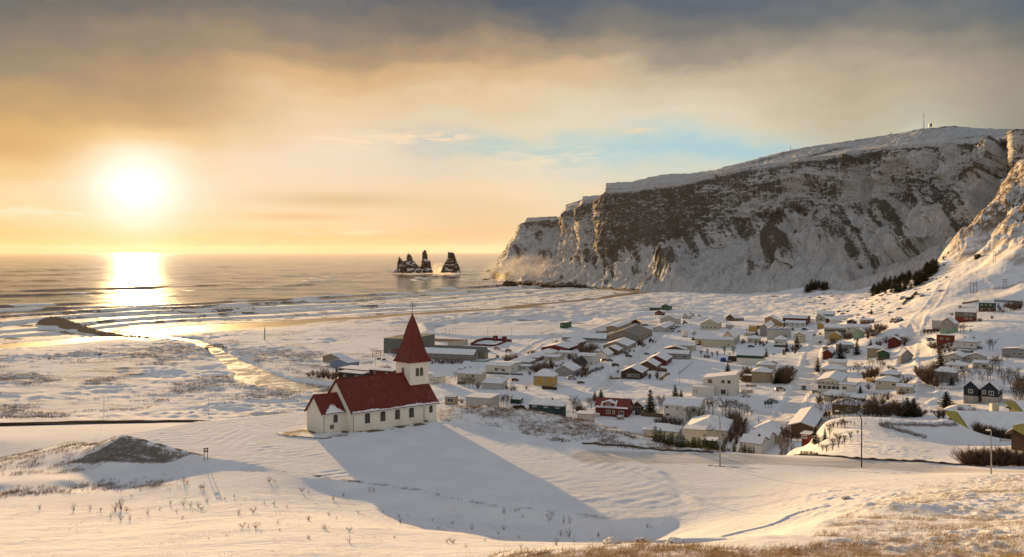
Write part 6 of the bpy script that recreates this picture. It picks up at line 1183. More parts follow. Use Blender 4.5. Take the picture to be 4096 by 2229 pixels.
def conifer_proto(seed, h, r, m, lv=17, power=.85):
    rg = np.random.default_rng(seed); S = []; Dv = []; Wv = []
    for i in range(lv):
        z0 = h * (.05 + .93 * i / lv); rr = r * (1 - z0 / h) ** power * rg.uniform(.8, 1.12) + .03 * h * .4; nb = int(8 + 5 * (1 - i / lv))
        for k in range(nb):
            a = 2 * np.pi * (k + rg.uniform(-.3, .3)) / nb + i * .7; L_ = rr * rg.uniform(.68, 1.15); d = np.array([math.cos(a), math.sin(a), rg.uniform(-.12, .28)]); side = np.array([-math.sin(a), math.cos(a), 0])
            n = max(4, int(11 * L_ / r) + 3); t_ = (np.arange(n) + rg.uniform(0, .6, n)) / n; b0 = np.array([0, 0, z0 + rg.uniform(-.3, .3) * h / lv]) + np.outer(t_ * L_, d) - np.outer((t_ * .35) ** 2 * L_, [0, 0, 1]); s_ = rg.choice([-1, 1], n)
            w_ = (1.05 - t_) * .34 * L_ + .05 * h / 3
            S.append(b0); Dv.append(d * w_[:, None] * .7 + side * (s_ * w_)[:, None] + np.array([0, 0, 1]) * rg.uniform(-.30, .12, (n, 1)) * w_[:, None]); Wv.append(np.tile(d, (n, 1)) * (.036 * h / 2) + np.array([0, 0, 1]) * rg.uniform(-.02, .03, (n, 1)) * h / 2)
    tr_ = MB(); tr_.tube([(0, 0, -.4), (0, 0, h * .6), (0, 0, h)], [.022 * h, .012 * h, .004 * h], 5)
    return tr_.mesh('trunk', M_BARK), tri_mesh('crown', np.concatenate(S), np.concatenate(Dv), np.concatenate(Wv), m)
SHRUB = [shrub_proto(500 + i, 3, r, 26, 1500, u, M_TWIG) for i, (r, u) in enumerate(((1.7, 1.0), (2.0, .8), (1.3, 1.3), (1.6, 1.0)))]
LOWSH = [shrub_proto(520 + i, .7, .42, 14, 110, 1.0, M_WEED) for i in range(4)]
TREE = [tree_proto(540 + i, 6, r) for i, r in enumerate((1.9, 2.3, 1.6, 2.6))]
SLIM = [tree_proto(560 + i, 6, .9) for i in range(3)]
SPRUCE = [conifer_proto(580 + i, 9, r, M_NEEDLE) for i, r in enumerate((2.1, 2.5, 1.9, 2.9))]
PINE = [conifer_proto(600 + i, 2.2, 1.0, M_PINE, 11, .5) for i in range(3)]
rnd = random.Random(77)
def plant(kind, name, loc, s_, sxy=1.0, label=None, cat='tree', group=None, parts=('trunk', 'crown')):
    o = empty(name, loc, rnd.uniform(0, 6.28)); pr = rnd.choice(kind); tag(o, label, cat, group); k = s_ * (rnd.uniform(.55, 1.05) if name == 'dry_shrub' else rnd.uniform(.94, 1.06)); o.scale = (k * sxy, k * sxy, k)
    inst(parts[0], pr[0], o); inst(parts[1], pr[1], o); return o
def plants(kind, name, k, pts, baseh, label, cat, group=None, sxy=1.0, parts=('trunk', 'crown'), Y=None):
    """pts: (x, y, height px) in crop k"""
    xs_ = sorted(p[0] for p in pts); base_label = label
    for p in pts:
        if len(pts) > 8 and group: f_ = xs_.index(p[0]) / len(xs_); label = base_label + (', left side' if f_ < .33 else ', middle' if f_ < .67 else ', right side')
        px, py = cpx(k, p[0], p[1]); yy = p[3] if len(p) > 3 else Y
        loc = ground(px, py, 15.0 if py > 1830 else 143.0 if py > 1745 and px > 2600 else 165.0) if yy is None else Vector(PY(px, py, yy))
        if yy is not None and yy > 250 and loc.z - gz(loc.x, loc.y) > .7: loc = ground(px, py, yy)
        hm = p[2] / CR[k][2] * loc.y / F; g_ = gz(loc.x, loc.y); q_ = sxy
        if yy is not None: d_ = min(max(loc.z - g_, 0), 1.2 * hm); q_ = sxy * hm / (hm + d_); hm += d_; loc.z = g_ - .1
        plant(kind, name, loc, hm / baseh, q_, label, cat, group, parts)
TP = ('trunk', 'crown'); SPT = ('stems', 'crown')
T_ = lambda k, pts, label, group=None, sxy=1.0, Y=None: plants(TREE, 'bare_tree', k, pts, 6, label, 'tree', group, sxy, TP, Y)
S_ = lambda k, pts, label, group=None, sxy=1.0, Y=None: plants(SHRUB, 'bush' if 'bush' in label else 'bare_shrub', k, pts, 3, label, 'shrub', group, sxy, SPT, Y)
C_ = lambda k, pts, label, group=None, sxy=1.0, Y=None: plants(SPRUCE, 'spruce_tree', k, pts, 9, label, 'tree', group, sxy * 1.6, TP, Y)
# spruces ------------------------------------------------------------
C_(3, [(880, 1385, 300)], 'tall full spruce between the red dormer house and the big white house')
C_(3, [(1170, 1245, 210, 345)], 'tall spruce behind the left part of the big white house roof')
C_(3, [(1240, 1240, 140, 342)], 'shorter spruce touching the tall one behind the big white house')
C_(3, [(232, 1235, 115, 360)], 'small spruce behind the red dormer house, left of its taller neighbour'); C_(3, [(305, 1225, 140, 360)], 'spruce rising just left of the red dormer roof')
C_(4, [(325, 905, 120)], 'dark spruce standing in the snow left of the green banded building')
C_(4, [(772, 725, 112)], 'slim spruce behind the corner of the green banded building')
C_(4, [(1012, 662, 110)], 'spruce in front of the white house with the dark base'); C_(4, [(1133, 628, 150)], 'spruce in front of the beige two storey house on the main street')
C_(4, [(662, 490, 82)], 'small spruce left of the grey gabled building by the factory')
C_(4, [(1378, 905, 175)], 'tall spruce at the kerb of the main street, left of the broad hipped roof')
C_(5, [(205, 855, 215)], 'dark spruce in the hollow below the long apartment house'); C_(5, [(425, 795, 200)], 'wide spruce below the pale green cottage')
C_(5, [(610, 700, 115)], 'leaning spruce above the tan square house'); C_(5, [(620, 272, 75)], 'lone dark spruce on the sunlit slope above the village', sxy=1.5)
C_(6, [(350, 1030, 270)], 'large dark spruce left of the double gabled house, right slope'); C_(6, [(487, 1215, 130)], 'small spruce before the grey hipped house')
C_(5, [(473, 1310, 105)], 'small spruce beside the curved fence right of the lettered hall')
C_(9, [(890, 415, 230)], 'broad spruce below the street lamp left of the navy houses', sxy=1.6)
C_(9, [(400, 520, 240, 290)], 'left one of two spruces in the dark shrubbery', sxy=1.3); C_(9, [(485, 520, 225, 290)], 'right one of two spruces in the dark shrubbery', sxy=1.3)
C_(4, [(880, 1040, 140), (925, 1030, 190), (965, 1035, 170)], 'dark spruce of the clump beside the large tan house', 'spruces beside the large tan house')
C_(8, [(445, 880, 165, 262)], 'little spruce among saplings right of the four gabled houses'); C_(8, [(915, 890, 190, 205)], 'spruce by the red playhouse', ); C_(8, [(1050, 880, 140, 200)], 'young spruce right of the one by the playhouse')
C_(8, [(1080, 740, 120, 225), (1135, 760, 110, 222)], 'thin young spruce on the left flank of the snow mound', 'young spruces on the mound')
C_(2, [(1355, 730, 60), ], 'little spruce between the low cream houses'); C_(2, [(1535, 612, 48), (1575, 610, 50), (1515, 610, 40)], 'dark spruce of the row before the dark red gable', 'spruces by the dark red gable', sxy=1.3)
C_(2, [(80, 740, 45), (185, 740, 45), (293, 740, 45)], 'small spruce in front of the long school wing', 'spruces before the school')
C_(6, [(1072, 250, 60)], 'small spruce right of the dark green house'); C_(4, [(545, 415, 28), (575, 420, 34)], 'tiny spruce left of the yellow container', 'spruces by the yellow container')
C_(12, [(1065, 1098, 30), ], 'single spruce above the upper plantation on the slope'); C_(12, [(1565, 1005, 26)], 'topmost lone small spruce on the sunlit spur'); C_(12, [(1530, 1032, 22)], 'small lone spruce just below the topmost one on the spur')
for i in range(46):
    t_ = (i + rnd.random()) / 46; x = 565 + 455 * t_; y = np.interp(t_, [0, .3, .55, .75, 1], [1235, 1215, 1160, 1140, 1105]) + rnd.uniform(-14, 22) * (1 - .4 * t_)
    if .44 < t_ < .52: continue
    C_(12, [(x, y + 10, rnd.uniform(40, 62))], 'dark spruce of the upper plantation under the cliff', 'upper spruce plantation', sxy=1.4)
for i in range(110):
    t_ = rnd.random() ** .8; x = 1035 + 450 * t_; lo = np.interp(x, [1035, 1100, 1200, 1300, 1400, 1500], [1295, 1272, 1262, 1238, 1180, 1110]); hi = np.interp(x, [1035, 1100, 1200, 1300, 1400, 1500], [1250, 1225, 1180, 1120, 1080, 1055])
    C_(12, [(x, lo + (hi - lo) * rnd.random(), rnd.uniform(42, 72))], 'dark spruce of the dense lower plantation on the sunlit slope', 'lower spruce plantation', sxy=1.4)
for i in range(12):
    t_ = i / 11; C_(12, [(1250 + 95 * t_, 1332 - 58 * t_ + rnd.uniform(-4, 4), rnd.uniform(20, 30))], 'low dark conifer in the small strip below the plantation', 'small conifer strip', sxy=1.7)
# bare trees ---------------------------------------------------------
T_(2, [(430, 995, 120), (475, 1010, 115), (515, 1000, 115)], 'spreading bare tree in front of the tall cream house', 'bare trees before the cream house', 1.15)
S_(2, [(572, 1015, 85)], 'low bare bush between the cream house and the pale garage'); T_(2, [(330, 910, 90)], 'small bare tree left of the tall cream house'); S_(2, [(930, 1030, 55), (965, 1030, 60), (880, 1025, 50)], 'bare bush at the right end of the pale garage', 'bushes at the pale garage')
S_(2, [(870, 735, 95), (905, 740, 110), (940, 730, 110), (980, 690, 60)], 'brown bare shrub of the clump left of the low brown houses', 'shrubs left of the low brown houses', 1.3)
S_(2, [(720, 760, 45), (745, 760, 45), (795, 755, 45)], 'thin bare bush above the long white bungalow', 'bushes above the white bungalow')
S_(2, [(1190, 830, 110), (1215, 850, 130), (1255, 840, 110), (1130, 865, 50), (1290, 790, 90), (1330, 800, 100), (1370, 800, 90), (1340, 850, 60)], 'dense brown bush of the thicket above the yellow house', 'thicket above the yellow house', 1.25)
S_(2, [(1680, 625, 100), (1720, 640, 125), (1760, 640, 120), (1800, 635, 120), (1840, 615, 95), (1700, 590, 80), (1780, 600, 90)], 'big dark brown bush of the round thicket in the middle of the village', 'round dark thicket', 1.3)
S_(2, [(1560, 700, 70), (1600, 710, 80), (1635, 690, 70), (1545, 690, 40)], 'brown bush between the low cream house and the white two storey house', 'bushes right of the low cream house', 1.3)
S_(2, [(1460, 780, 50), (1420, 780, 45), (1390, 770, 40), (1490, 745, 30)], 'small bush behind the grey gabled house', 'bushes behind the grey gable')
S_(2, [(1640, 880, 60), (1690, 890, 95), (1730, 880, 100), (1765, 860, 80), (1740, 820, 60), (1700, 830, 70)], 'brown bush at the side of the grey gabled house', 'bushes beside the grey gable', 1.3)
S_(2, [(1380, 545, 35), (1420, 530, 45), (1395, 540, 30)], 'bare bush left of the broad brown gabled house', 'bushes by the broad brown house', 1.2); S_(2, [(1115, 640, 35), (1150, 635, 45), (1180, 630, 38)], 'low brown bush above the hipped brown house', 'bushes above the hipped brown house', 1.4)
S_(2, [(1095, 1025, 45), (1125, 1035, 20)], 'tiny bare tree in the snow left of the yellow house', 'tiny trees by the yellow house')
T_(2, [(850, 1190, 130, 372), (880, 1190, 120, 372), (910, 1190, 110, 372), (820, 1190, 100, 372)], 'bare tree beside the teal shed', 'trees by the teal shed', 1.1); S_(2, [(395, 1165, 60, 372), (640, 1160, 45, 372)], 'bare bush poking above the weedy bank', 'bushes behind the weedy bank')
T_(2, [(1600, 1275, 170, 335), (1640, 1275, 140, 335), (1795, 1230, 140, 345), (1760, 1200, 90, 350), (1830, 1190, 90, 350)], 'bare tree left of the red dormer house', 'trees left of the dormer house', 1.1)
S_(7, [(60, 480, 110, 335), (100, 485, 90, 335), (30, 480, 100, 335)], 'golden brown bush left of the red dormer house', 'golden bushes left of the dormer house', 1.4)
T_(7, [(1095, 460, 205), (1120, 455, 190)], 'bare round tree between the tall spruce and the big white house', 'round bare trees beside the spruce', .9)
S_(3, [(245, 895, 55), (285, 880, 50), (320, 865, 45), (210, 900, 40)], 'low clipped brown hedge bush by the street junction', 'hedge bushes by the junction', 1.6)
S_(3, [(575, 680, 60), (600, 700, 60), (640, 670, 40), (690, 670, 35), (740, 600, 75), (770, 600, 90), (800, 605, 60)], 'brown bush beside the tan houses on the middle street', 'bushes beside the tan houses', 1.2)
S_(3, [(600, 700, 30), (420, 985, 45), (500, 920, 50), (880, 960, 50), (960, 985, 100), (1015, 995, 40), (1060, 950, 35), (1100, 935, 30), (870, 985, 55)], 'small bare bush in the garden of the dark brown house', 'garden bushes of the dark brown house')
plants(SLIM, 'bare_tree', 3, [(1475, 725, 90), (1545, 715, 90), (1605, 740, 80), (1663, 745, 90), (1745, 700, 100), (1850, 700, 110), (1805, 735, 60)], 6, 'slender bare sapling in the row across the open snow', 'tree', 'saplings across the open snow', 1.3, TP)
S_(3, [(1520, 735, 50), (1555, 735, 50)], 'dark low bush beside the slender saplings', 'low bushes by the saplings', 1.3)
S_(4, [(500, 1015, 130), (530, 940, 110), (560, 935, 110), (590, 930, 100), (485, 960, 80)], 'bare brown bush left of the large tan house', 'bushes left of the large tan house', 1.2)
S_(4, [(905, 990, 130), (1000, 985, 160), (1040, 975, 150), (1060, 940, 120), (1015, 1035, 150), (1045, 1030, 130), (985, 1040, 150), (950, 920, 90), (1020, 890, 70), (1080, 890, 60)], 'dense dark brown bush of the big garden corner by the main street', 'big garden thicket', 1.2)
S_(4, [(495, 575, 70), (515, 560, 50), (650, 590, 50), (700, 590, 60), (740, 605, 70), (715, 570, 50), (780, 575, 50), (910, 505, 80), (820, 500, 80), (990, 520, 60), (1080, 660, 80), (1110, 690, 70), (1125, 660, 70), (1180, 608, 40), (860, 705, 30)], 'thin bare bush among the upper village houses', 'thin bushes among the upper houses')
T_(4, [(150, 1400, 200, 322), (105, 1395, 180, 322), (300, 1400, 200, 318), (350, 1405, 190, 318), (410, 1400, 175, 316), (460, 1405, 160, 316), (520, 1410, 150, 312), (560, 1415, 120, 312), (265, 1410, 160, 315), (600, 1420, 80, 310)], 'tall leafless tree of the belt right of the big white house', 'tree belt by the big white house', 1.05)
S_(7, [(1990, 620, 170, 310), (2060, 640, 200, 305), (2120, 680, 220, 302), (2170, 720, 200, 298), (2080, 760, 220, 296), (2150, 800, 200, 292), (2040, 800, 160, 290), (2000, 880, 160, 280), (2080, 900, 150, 276), (1940, 900, 120, 275)], 'dense brown shrub of the thicket behind the middle lamp post', 'thicket behind the lamp post', 1.0)
S_(7, [(1050, 640, 95, 322), (1130, 640, 120, 322), (1180, 650, 130, 321), (1240, 650, 130, 321), (1300, 640, 120, 321), (1350, 640, 80, 321)], 'rounded brown bush in front of the big white house', 'round bushes before the big white house', 1.4)
T_(7, [(1480, 600, 180, 302), (1590, 610, 210, 302), (1640, 600, 150, 302), (1700, 820, 170, 262), (1760, 830, 160, 262), (1500, 800, 110, 270), (1850, 830, 140, 262), (1400, 700, 120, 285)], 'small bare tree in front of the hipped cream houses', 'small trees before the hipped cream houses', 1.2)
S_(5, [(260, 590, 100), (300, 600, 110), (340, 590, 90), (570, 590, 120), (640, 560, 150), (690, 530, 150), (730, 500, 130), (770, 480, 110), (800, 470, 80), (680, 470, 90)], 'brown shrub of the thicket below the slope by the long grey house', 'thicket by the long grey house', 1.2)
S_(5, [(700, 700, 90), (740, 680, 90), (820, 650, 100), (880, 620, 80), (960, 600, 90), (1060, 680, 130), (1080, 640, 100), (1030, 600, 60), (440, 620, 50), (130, 640, 100), (95, 660, 80), (50, 680, 60), (270, 780, 100), (300, 790, 70)], 'bare shrub along the foot of the sunlit slope', 'shrubs at the foot of the slope', 1.1)
T_(5, [(440, 1090, 190), (590, 960, 110), (640, 960, 100), (740, 990, 160), (770, 1000, 120), (700, 940, 90)], 'bare tree below the tan square house', 'trees below the tan house', .9)
S_(5, [(520, 1130, 130), (560, 1130, 160), (610, 1130, 170), (660, 1110, 150), (700, 1080, 130), (640, 1080, 140)], 'dense reddish brown shrub left of the pale yellow house', 'shrubs left of the pale yellow house', 1.1)
S_(5, [(1065, 1195, 135)], 'round dark clipped bush right of the pale yellow house', sxy=1.35); S_(5, [(850, 1000, 60), (900, 1010, 70), (930, 1030, 70), (790, 950, 50)], 'sunlit bare bush above the pale yellow house', 'sunlit bushes above the yellow house', 1.3)
S_(5, [(1000, 1335, 60), (1040, 1335, 60)], 'brown bush in front of the small cream outbuilding', 'bushes by the cream outbuilding', 1.4); S_(5, [(585, 1260, 100), (525, 980, 35), (380, 1010, 35), (340, 1020, 30)], 'small bush in the snow garden right of the lettered hall', 'small bushes in the snow garden')
S_(5, [(1230, 1080, 120), (1260, 1100, 150), (1300, 1150, 170), (1340, 1180, 190), (1380, 1200, 210), (1420, 1200, 220), (1460, 1230, 150), (1500, 1240, 120), (1400, 1120, 180), (1350, 1080, 150), (1440, 1080, 200), (1210, 1010, 80)], 'brown shrub of the big thicket at the bend of the right hand street', 'thicket at the bend', 1.0)
S_(6, [(230, 760, 90), (270, 770, 100), (320, 780, 100), (370, 770, 80), (430, 760, 80), (480, 740, 60), (330, 830, 70), (400, 815, 60), (460, 810, 60), (520, 800, 55)], 'dark hedge like bush below the flat red house', 'dark bushes below the red house', 1.4)
S_(6, [(150, 580, 60), (190, 580, 60), (230, 575, 55), (270, 570, 60), (310, 560, 55), (490, 350, 45), (830, 420, 45), (850, 425, 45)], 'low brown bush around the grey and green gabled house', 'bushes around the grey and green house', 1.4)
T_(6, [(600, 580, 130), (640, 575, 110)], 'rounded bare tree right of the grey and green gabled house', 'round trees by the grey and green house', 1.1); S_(6, [(725, 545, 30), (990, 395, 50), (700, 660, 40), (650, 650, 40), (760, 650, 40), (1250, 780, 50), (1330, 770, 50)], 'lone small bush in the snow on the right hand slope', 'lone bushes on the right slope', 1.3)
T_(6, [(960, 785, 140), (1000, 785, 150), (1180, 930, 100), (930, 310, 60)], 'thin bare tree on the open slope at the right', 'thin trees on the open slope')
T_(6, [(600, 1180, 150), (650, 1200, 170), (370, 1240, 200), (430, 1230, 190), (700, 1140, 130), (830, 1150, 130), (870, 1190, 130), (740, 1150, 110), (510, 1240, 150), (570, 1240, 120), (640, 1130, 100), (780, 1110, 150)], 'slender bare tree in front of the grey hipped house', 'trees before the grey hipped house', .75)
T_(6, [(940, 1160, 190), (970, 1150, 170), (1000, 1060, 190), (1040, 1060, 200), (1080, 1050, 180), (1110, 1120, 130), (1070, 1140, 130), (1140, 1240, 180), (1190, 1200, 170), (1240, 1170, 140), (1200, 1130, 130), (1280, 1140, 120), (1320, 1120, 110), (1220, 1260, 140)], 'bare tree of the grove above and right of the navy houses', 'grove above the navy houses', .9)
T_(6, [(1300, 1400, 260), (1340, 1410, 320), (1370, 1420, 350), (1390, 1430, 330), (1280, 1440, 200), (1260, 1380, 150), (1350, 1480, 330), (1320, 1440, 280)], 'tall bare tree at the right edge beside the navy houses', 'tall trees at the right edge', .8)
S_(6, [(1190, 260, 80), (1230, 275, 110), (1270, 285, 120), (1300, 275, 110), (1340, 280, 100), (1150, 250, 50), (590, 260, 45), (1090, 300, 60), (1130, 310, 50)], 'bush of the tall hedge around the dark green house', 'hedge around the dark green house', 1.3)
T_(8, [(990, 625, 300, 292), (1190, 640, 370, 282), (1260, 620, 350, 285), (1320, 600, 330, 286), (1390, 600, 310, 286), (1100, 620, 220, 290), (1500, 590, 260, 288), (1545, 580, 200, 288), (1440, 590, 240, 288), (930, 560, 150, 300)], 'tall straight bare tree in front of the olive brown house', 'tall trees before the olive house', .62)
S_(8, [(910, 595, 140, 297), (950, 590, 130, 297), (1040, 590, 120, 297), (1070, 595, 110, 297), (960, 400, 110), (1000, 380, 120), (1060, 330, 90)], 'dark round bush at the corner below the lettered hall', 'dark bushes below the lettered hall', 1.1)
S_(8, [(1600, 560, 150, 284), (1660, 570, 220, 283), (1720, 575, 250, 283), (1780, 575, 260, 283), (1840, 575, 220, 282), (1900, 575, 200, 282), (1960, 575, 190, 281), (1690, 500, 200, 292), (1850, 450, 200, 296), (1750, 400, 150, 300), (1930, 350, 120, 304)], 'tall brown shrub hiding the low olive house', 'shrubs hiding the low olive house', 1.0)
S_(9, [(250, 515, 190, 286), (290, 520, 220, 285), (340, 520, 150, 284), (430, 520, 120, 284), (500, 520, 150, 284), (540, 520, 150, 284), (575, 520, 110, 284), (230, 480, 180, 290), (310, 480, 200, 290), (470, 430, 130, 296), (160, 510, 160, 286), (640, 480, 50), (620, 500, 60)], 'dark brown shrub of the large shrubbery behind the snow mound', 'large dark shrubbery', 1.15)
S_(9, [(700, 470, 40), (740, 480, 45), (780, 490, 45), (820, 500, 50), (1420, 560, 120, 278), (1460, 570, 80, 276), (1060, 490, 120, 285), (1150, 495, 90, 285), (1240, 500, 110, 284), (790, 540, 150, 275), (850, 540, 120, 275)], 'bare bush beside the low dark brown house', 'bushes beside the low dark brown house', 1.1)
S_(9, [(1250 + 520 * i / 23, 820 + 14 * i / 23, rnd.uniform(95, 150), 216) for i in range(24)], 'tall reddish bare shrub of the hedge along the yellow-gabled house', 'hedge along the yellow-gabled house', 1.0)
S_(9, [(1130 + 720 * i / 25, 1172 + 66 * i / 25 + rnd.uniform(-8, 8), rnd.uniform(170, 270), 141 - 3 * rnd.random()) for i in range(26)], 'leafless shrub of the thicket by the right hand lamp post', 'thicket by the right lamp post', 1.15)
# low rows of twiggy planting in the hollow: individually small saplings
plants(LOWSH, 'low_bush', 9, [(60 + 960 * t_, 622 + 18 * math.sin(t_ * 2) + rnd.uniform(-6, 8), rnd.uniform(38, 60), None) for t_ in np.linspace(0, 1, 60)], .7, 'knee high brown bush in the rear row of the snowy hollow', 'bush', 'rear bush row of the hollow', 1.3, SPT)
plants(LOWSH, 'low_bush', 9, [(70 + 560 * t_, 640 + 150 * t_ + rnd.uniform(-8, 10), rnd.uniform(38, 62), None) for t_ in np.linspace(0, 1, 38)], .7, 'knee high brown bush in the slanting front row of the hollow', 'bush', 'front bush row of the hollow', 1.3, SPT)
# saplings on the mound, pines by the road
plants(SLIM, 'sapling', 8, [(965, 1010, 170, None), (1020, 1075, 110, None), (1075, 1090, 130, None), (1160, 1060, 190, None), (1240, 1020, 210, None), (1330, 980, 150, None), (1300, 980, 60, None), (1410, 920, 130, None), (1510, 840, 70, None), (1170, 740, 90, None), (1230, 750, 100, None), (1280, 740, 110, None), (1330, 750, 130, None), (1370, 700, 60, None), (1415, 700, 60, None), (1465, 710, 50, None), (1570, 710, 40, None), (1620, 710, 45, None), (1300, 700, 90, None), (1120, 860, 190, None)], 6, 'spindly leafless sapling on the flank of the snow mound', 'sapling', 'saplings on the mound', 1.6, TP)
plants(SLIM, 'sapling', 8, [(440, 1000, 190, 250), (505, 970, 200, 250), (520, 950, 210, 252), (540, 930, 200, 254), (575, 960, 170, 252), (600, 960, 130, 250), (665, 935, 120, 252), (690, 915, 120, 252), (630, 880, 130, 258), (480, 950, 200, 256), (700, 830, 130, 262), (950, 900, 200, 230), (990, 930, 180, 225), (555, 800, 150, 270), (1120, 640, 150, 268)], 6, 'spindly leafless sapling between the gabled row and the snow mound', 'sapling', 'saplings by the gabled row', 1.3, TP)
for i in range(34):
    x = 1040 + 1270 * (i / 33) ** .9 + rnd.uniform(-15, 15); yb = np.interp(x, [1040, 1300, 1500, 1800, 2100, 2320], [830, 900, 955, 975, 985, 998]) - abs(rnd.gauss(0, 32)); 
    plants(PINE, 'dwarf_pine', 7, [(x, yb, rnd.uniform(85, 150) * (1 if x < 1950 else .6), rnd.uniform(148, 156))], 2.2, 'small yellowish green pine on the bank above the road', 'tree', 'dwarf pines above the road', 1.3, TP)
S_(8, [(720, 1110, 50), (760, 1115, 55), (800, 1120, 60), (850, 1122, 60), (900, 1128, 60), (940, 1130, 50)], 'dry reddish bush at the edge of the road', 'dry bushes at the road edge', 1.5)
S_(1, [(310, 740, 55), (345, 740, 60), (400, 755, 95), (440, 760, 105), (480, 765, 100), (520, 768, 90), (550, 765, 75), (590, 740, 70), (640, 745, 60), (980, 680, 55), (1020, 685, 50), (560, 700, 50)], 'dark brown shrub of the garden thicket left of the church roof', 'garden thicket left of the church roof', 1.2)
S_(2, [(x, 745 - (x % 7), 60) for x in range(110, 400, 22)], 'slim bare hedge shrub before the school wing', 'hedge before the school', .8)
S_(1, [(620 - 190 * k, 640 - 8 * k, 22) for k in (0,)], 'tuft of bush behind the blue bungalow')
# ------------------------------------------------------------------ grass and weeds (uncountable)
rg = np.random.default_rng(9)
def blades(name, X, Y, n, h, w_, lean, m, label, cat='grass', spread=.12):
    Z = landz(X, Y); k = len(X); X = np.repeat(X, n) + rg.normal(0, spread, k * n); Y = np.repeat(Y, n) + rg.normal(0, spread, k * n); Z = np.repeat(Z, n) - .02
    hh = h * rg.uniform(.5, 1.25, k * n); d = np.stack([rg.normal(lean, .45, k * n), rg.normal(-.05, .45, k * n), rg.uniform(.35, 1.0, k * n)], 1) * hh[:, None]
    W_ = np.stack([np.ones(k * n), rg.normal(0, .4, k * n), np.zeros(k * n)], 1) * w_ / 2
    me = tri_mesh(name, np.stack([X, Y, Z], 1), d, W_, m); o = bpy.data.objects.new(name, me); col.objects.link(o); return tag(o, label, cat, kind='stuff')
def scatter(n, px0, px1, y0, y1, dens=None, pw=2.0):
    """random points, uniform on the ground, between photo columns and distances"""
    Y = (rg.uniform(0, 1, n) * (y1 ** pw - y0 ** pw) + y0 ** pw) ** (1 / pw); px = rg.uniform(px0, px1, n); X = (px - CX) / F * Y
    if dens is not None: kx = rg.uniform(0, 1, n) < dens(X, Y, px); X, Y = X[kx], Y[kx]
    return X, Y
def pyof(X, Y): return HY + F * (HC - landz(X, Y, False)) / Y
X, Y = scatter(60000, 1300, 4500, 20, 46, lambda X, Y, px: sst(pyof(X, Y) - np.interp(px, *GL) + 14 * noise2(X * 1.4, Y * 1.4, 9), -4, 8) * (.25 + .75 * sst(fbm2(X / 1.3, Y / 1.3, 2, 401), -.3, .3)) * (1 - .55 * sst(px, 3000, 3700)))
blades('golden_grass', X, Y, 3, .30, .018, .35, M_STRAW, 'golden dry grass on the near crest at the bottom of the picture', spread=.06)
rdens = lambda X, Y, px: sst(pyof(X, Y) - np.interp(px, [2000, 2600, 2900, 3200, 3400, 3700, 4096, 5000], [2229, 2205, 2200, 2160, 2030, 1925, 1885, 1875]), -8, 40) * sst(fbm2(X / 3.5, Y / 2.2, 3, 411), -.30, .35)
X, Y = scatter(22000, 2500, 4700, 38, 118, rdens, 1.4)
blades('tufted_grass', X, Y, 8, .26, .020, .55, M_STRAW, 'wind-flattened straw tufts over the snowy slope at the right')
X, Y = scatter(9000, -400, 2700, 68, 118, lambda X, Y, px: sst(fbm2(X / 6, Y / 4, 2, 421), -.1, .7) * sst(pyof(X, Y) - 2000, -60, 60) * .8)
blades('sparse_stalks', X, Y, 6, .17, .02, .1, M_WEED, 'thin brown stalks scattered over the sunlit foreground snow', spread=.2)
X, Y = scatter(16000, 1760, 2900, 141, 212, lambda X, Y, px: (sdf(X, Y, TERR) > .5) * sst(fbm2(X / 5, Y / 6, 3, 431), -.35, .3) * (px > 1700) * (pyof(X, Y) < np.interp(px, [1760, 2060, 2300, 2600, 2900], [1690, 1735, 1782, 1800, 1812])))
blades('bank_weeds', X, Y, 6, .62, .05, .05, M_WEED, 'brown weeds and stems on the snowy bank between church and village', spread=.3)
X, Y = scatter(9000, -300, 1000, 112, 150, lambda X, Y, px: np.exp(-((pyof(X, Y) - np.interp(px, [0, 380, 640, 900, 1000], [1975, 1948, 1940, 1925, 1918])) / 15) ** 2) * (1 - sst(px, 600, 760)) * sst(fbm2(X / 3, Y / 3, 2, 441), -.4, .2))
blades('ditch_weeds', X, Y, 7, .6, .04, .1, M_WEED, 'brown weeds lining the shaded ditch at the left', spread=.25)
X, Y = scatter(5000, -300, 470, 140, 185, lambda X, Y, px: sst(fbm2(X / 4, Y / 4, 2, 451), -.3, .4) * .8)
blades('slope_weeds', X, Y, 6, .55, .05, 0, M_WEED, 'dry weeds on the slope left of the dark embankment', spread=.3)
X, Y = scatter(26000, -200, 1500, 345, 640, lambda X, Y, px: sst(fbm2(X / 26, Y / 16, 3, 461) + fbm2(X / 90, Y / 70, 2, 462), .0, .6) * (sdf(X, Y, RIVER) > 4) * (landz(X, Y, False) > 3.6), 1.3)
blades('marsh_reeds', X, Y, 7, .85, .14, 0, M_WEED, 'brown reeds and tussocks over the snowy river plain', spread=1.0)
X, Y = scatter(16000, 900, 2800, 620, 1150, lambda X, Y, px: sst(fbm2(X / 30, Y / 34, 3, 471), -.1, .5) * (landz(X, Y, False) > 3.4) * (landz(X, Y, False) < 12) * (sdf(X, Y, RINK) > 14) * (pyof(X, Y) < np.interp(px, [900, 1700, 2300, 2500, 2800], [1420, 1330, 1275, 1235, 1215])), 1.3)
blades('dune_grass', X, Y, 6, .6, .16, 0, M_WEED, 'reddish brown grass on the dunes behind the beach', spread=1.6)
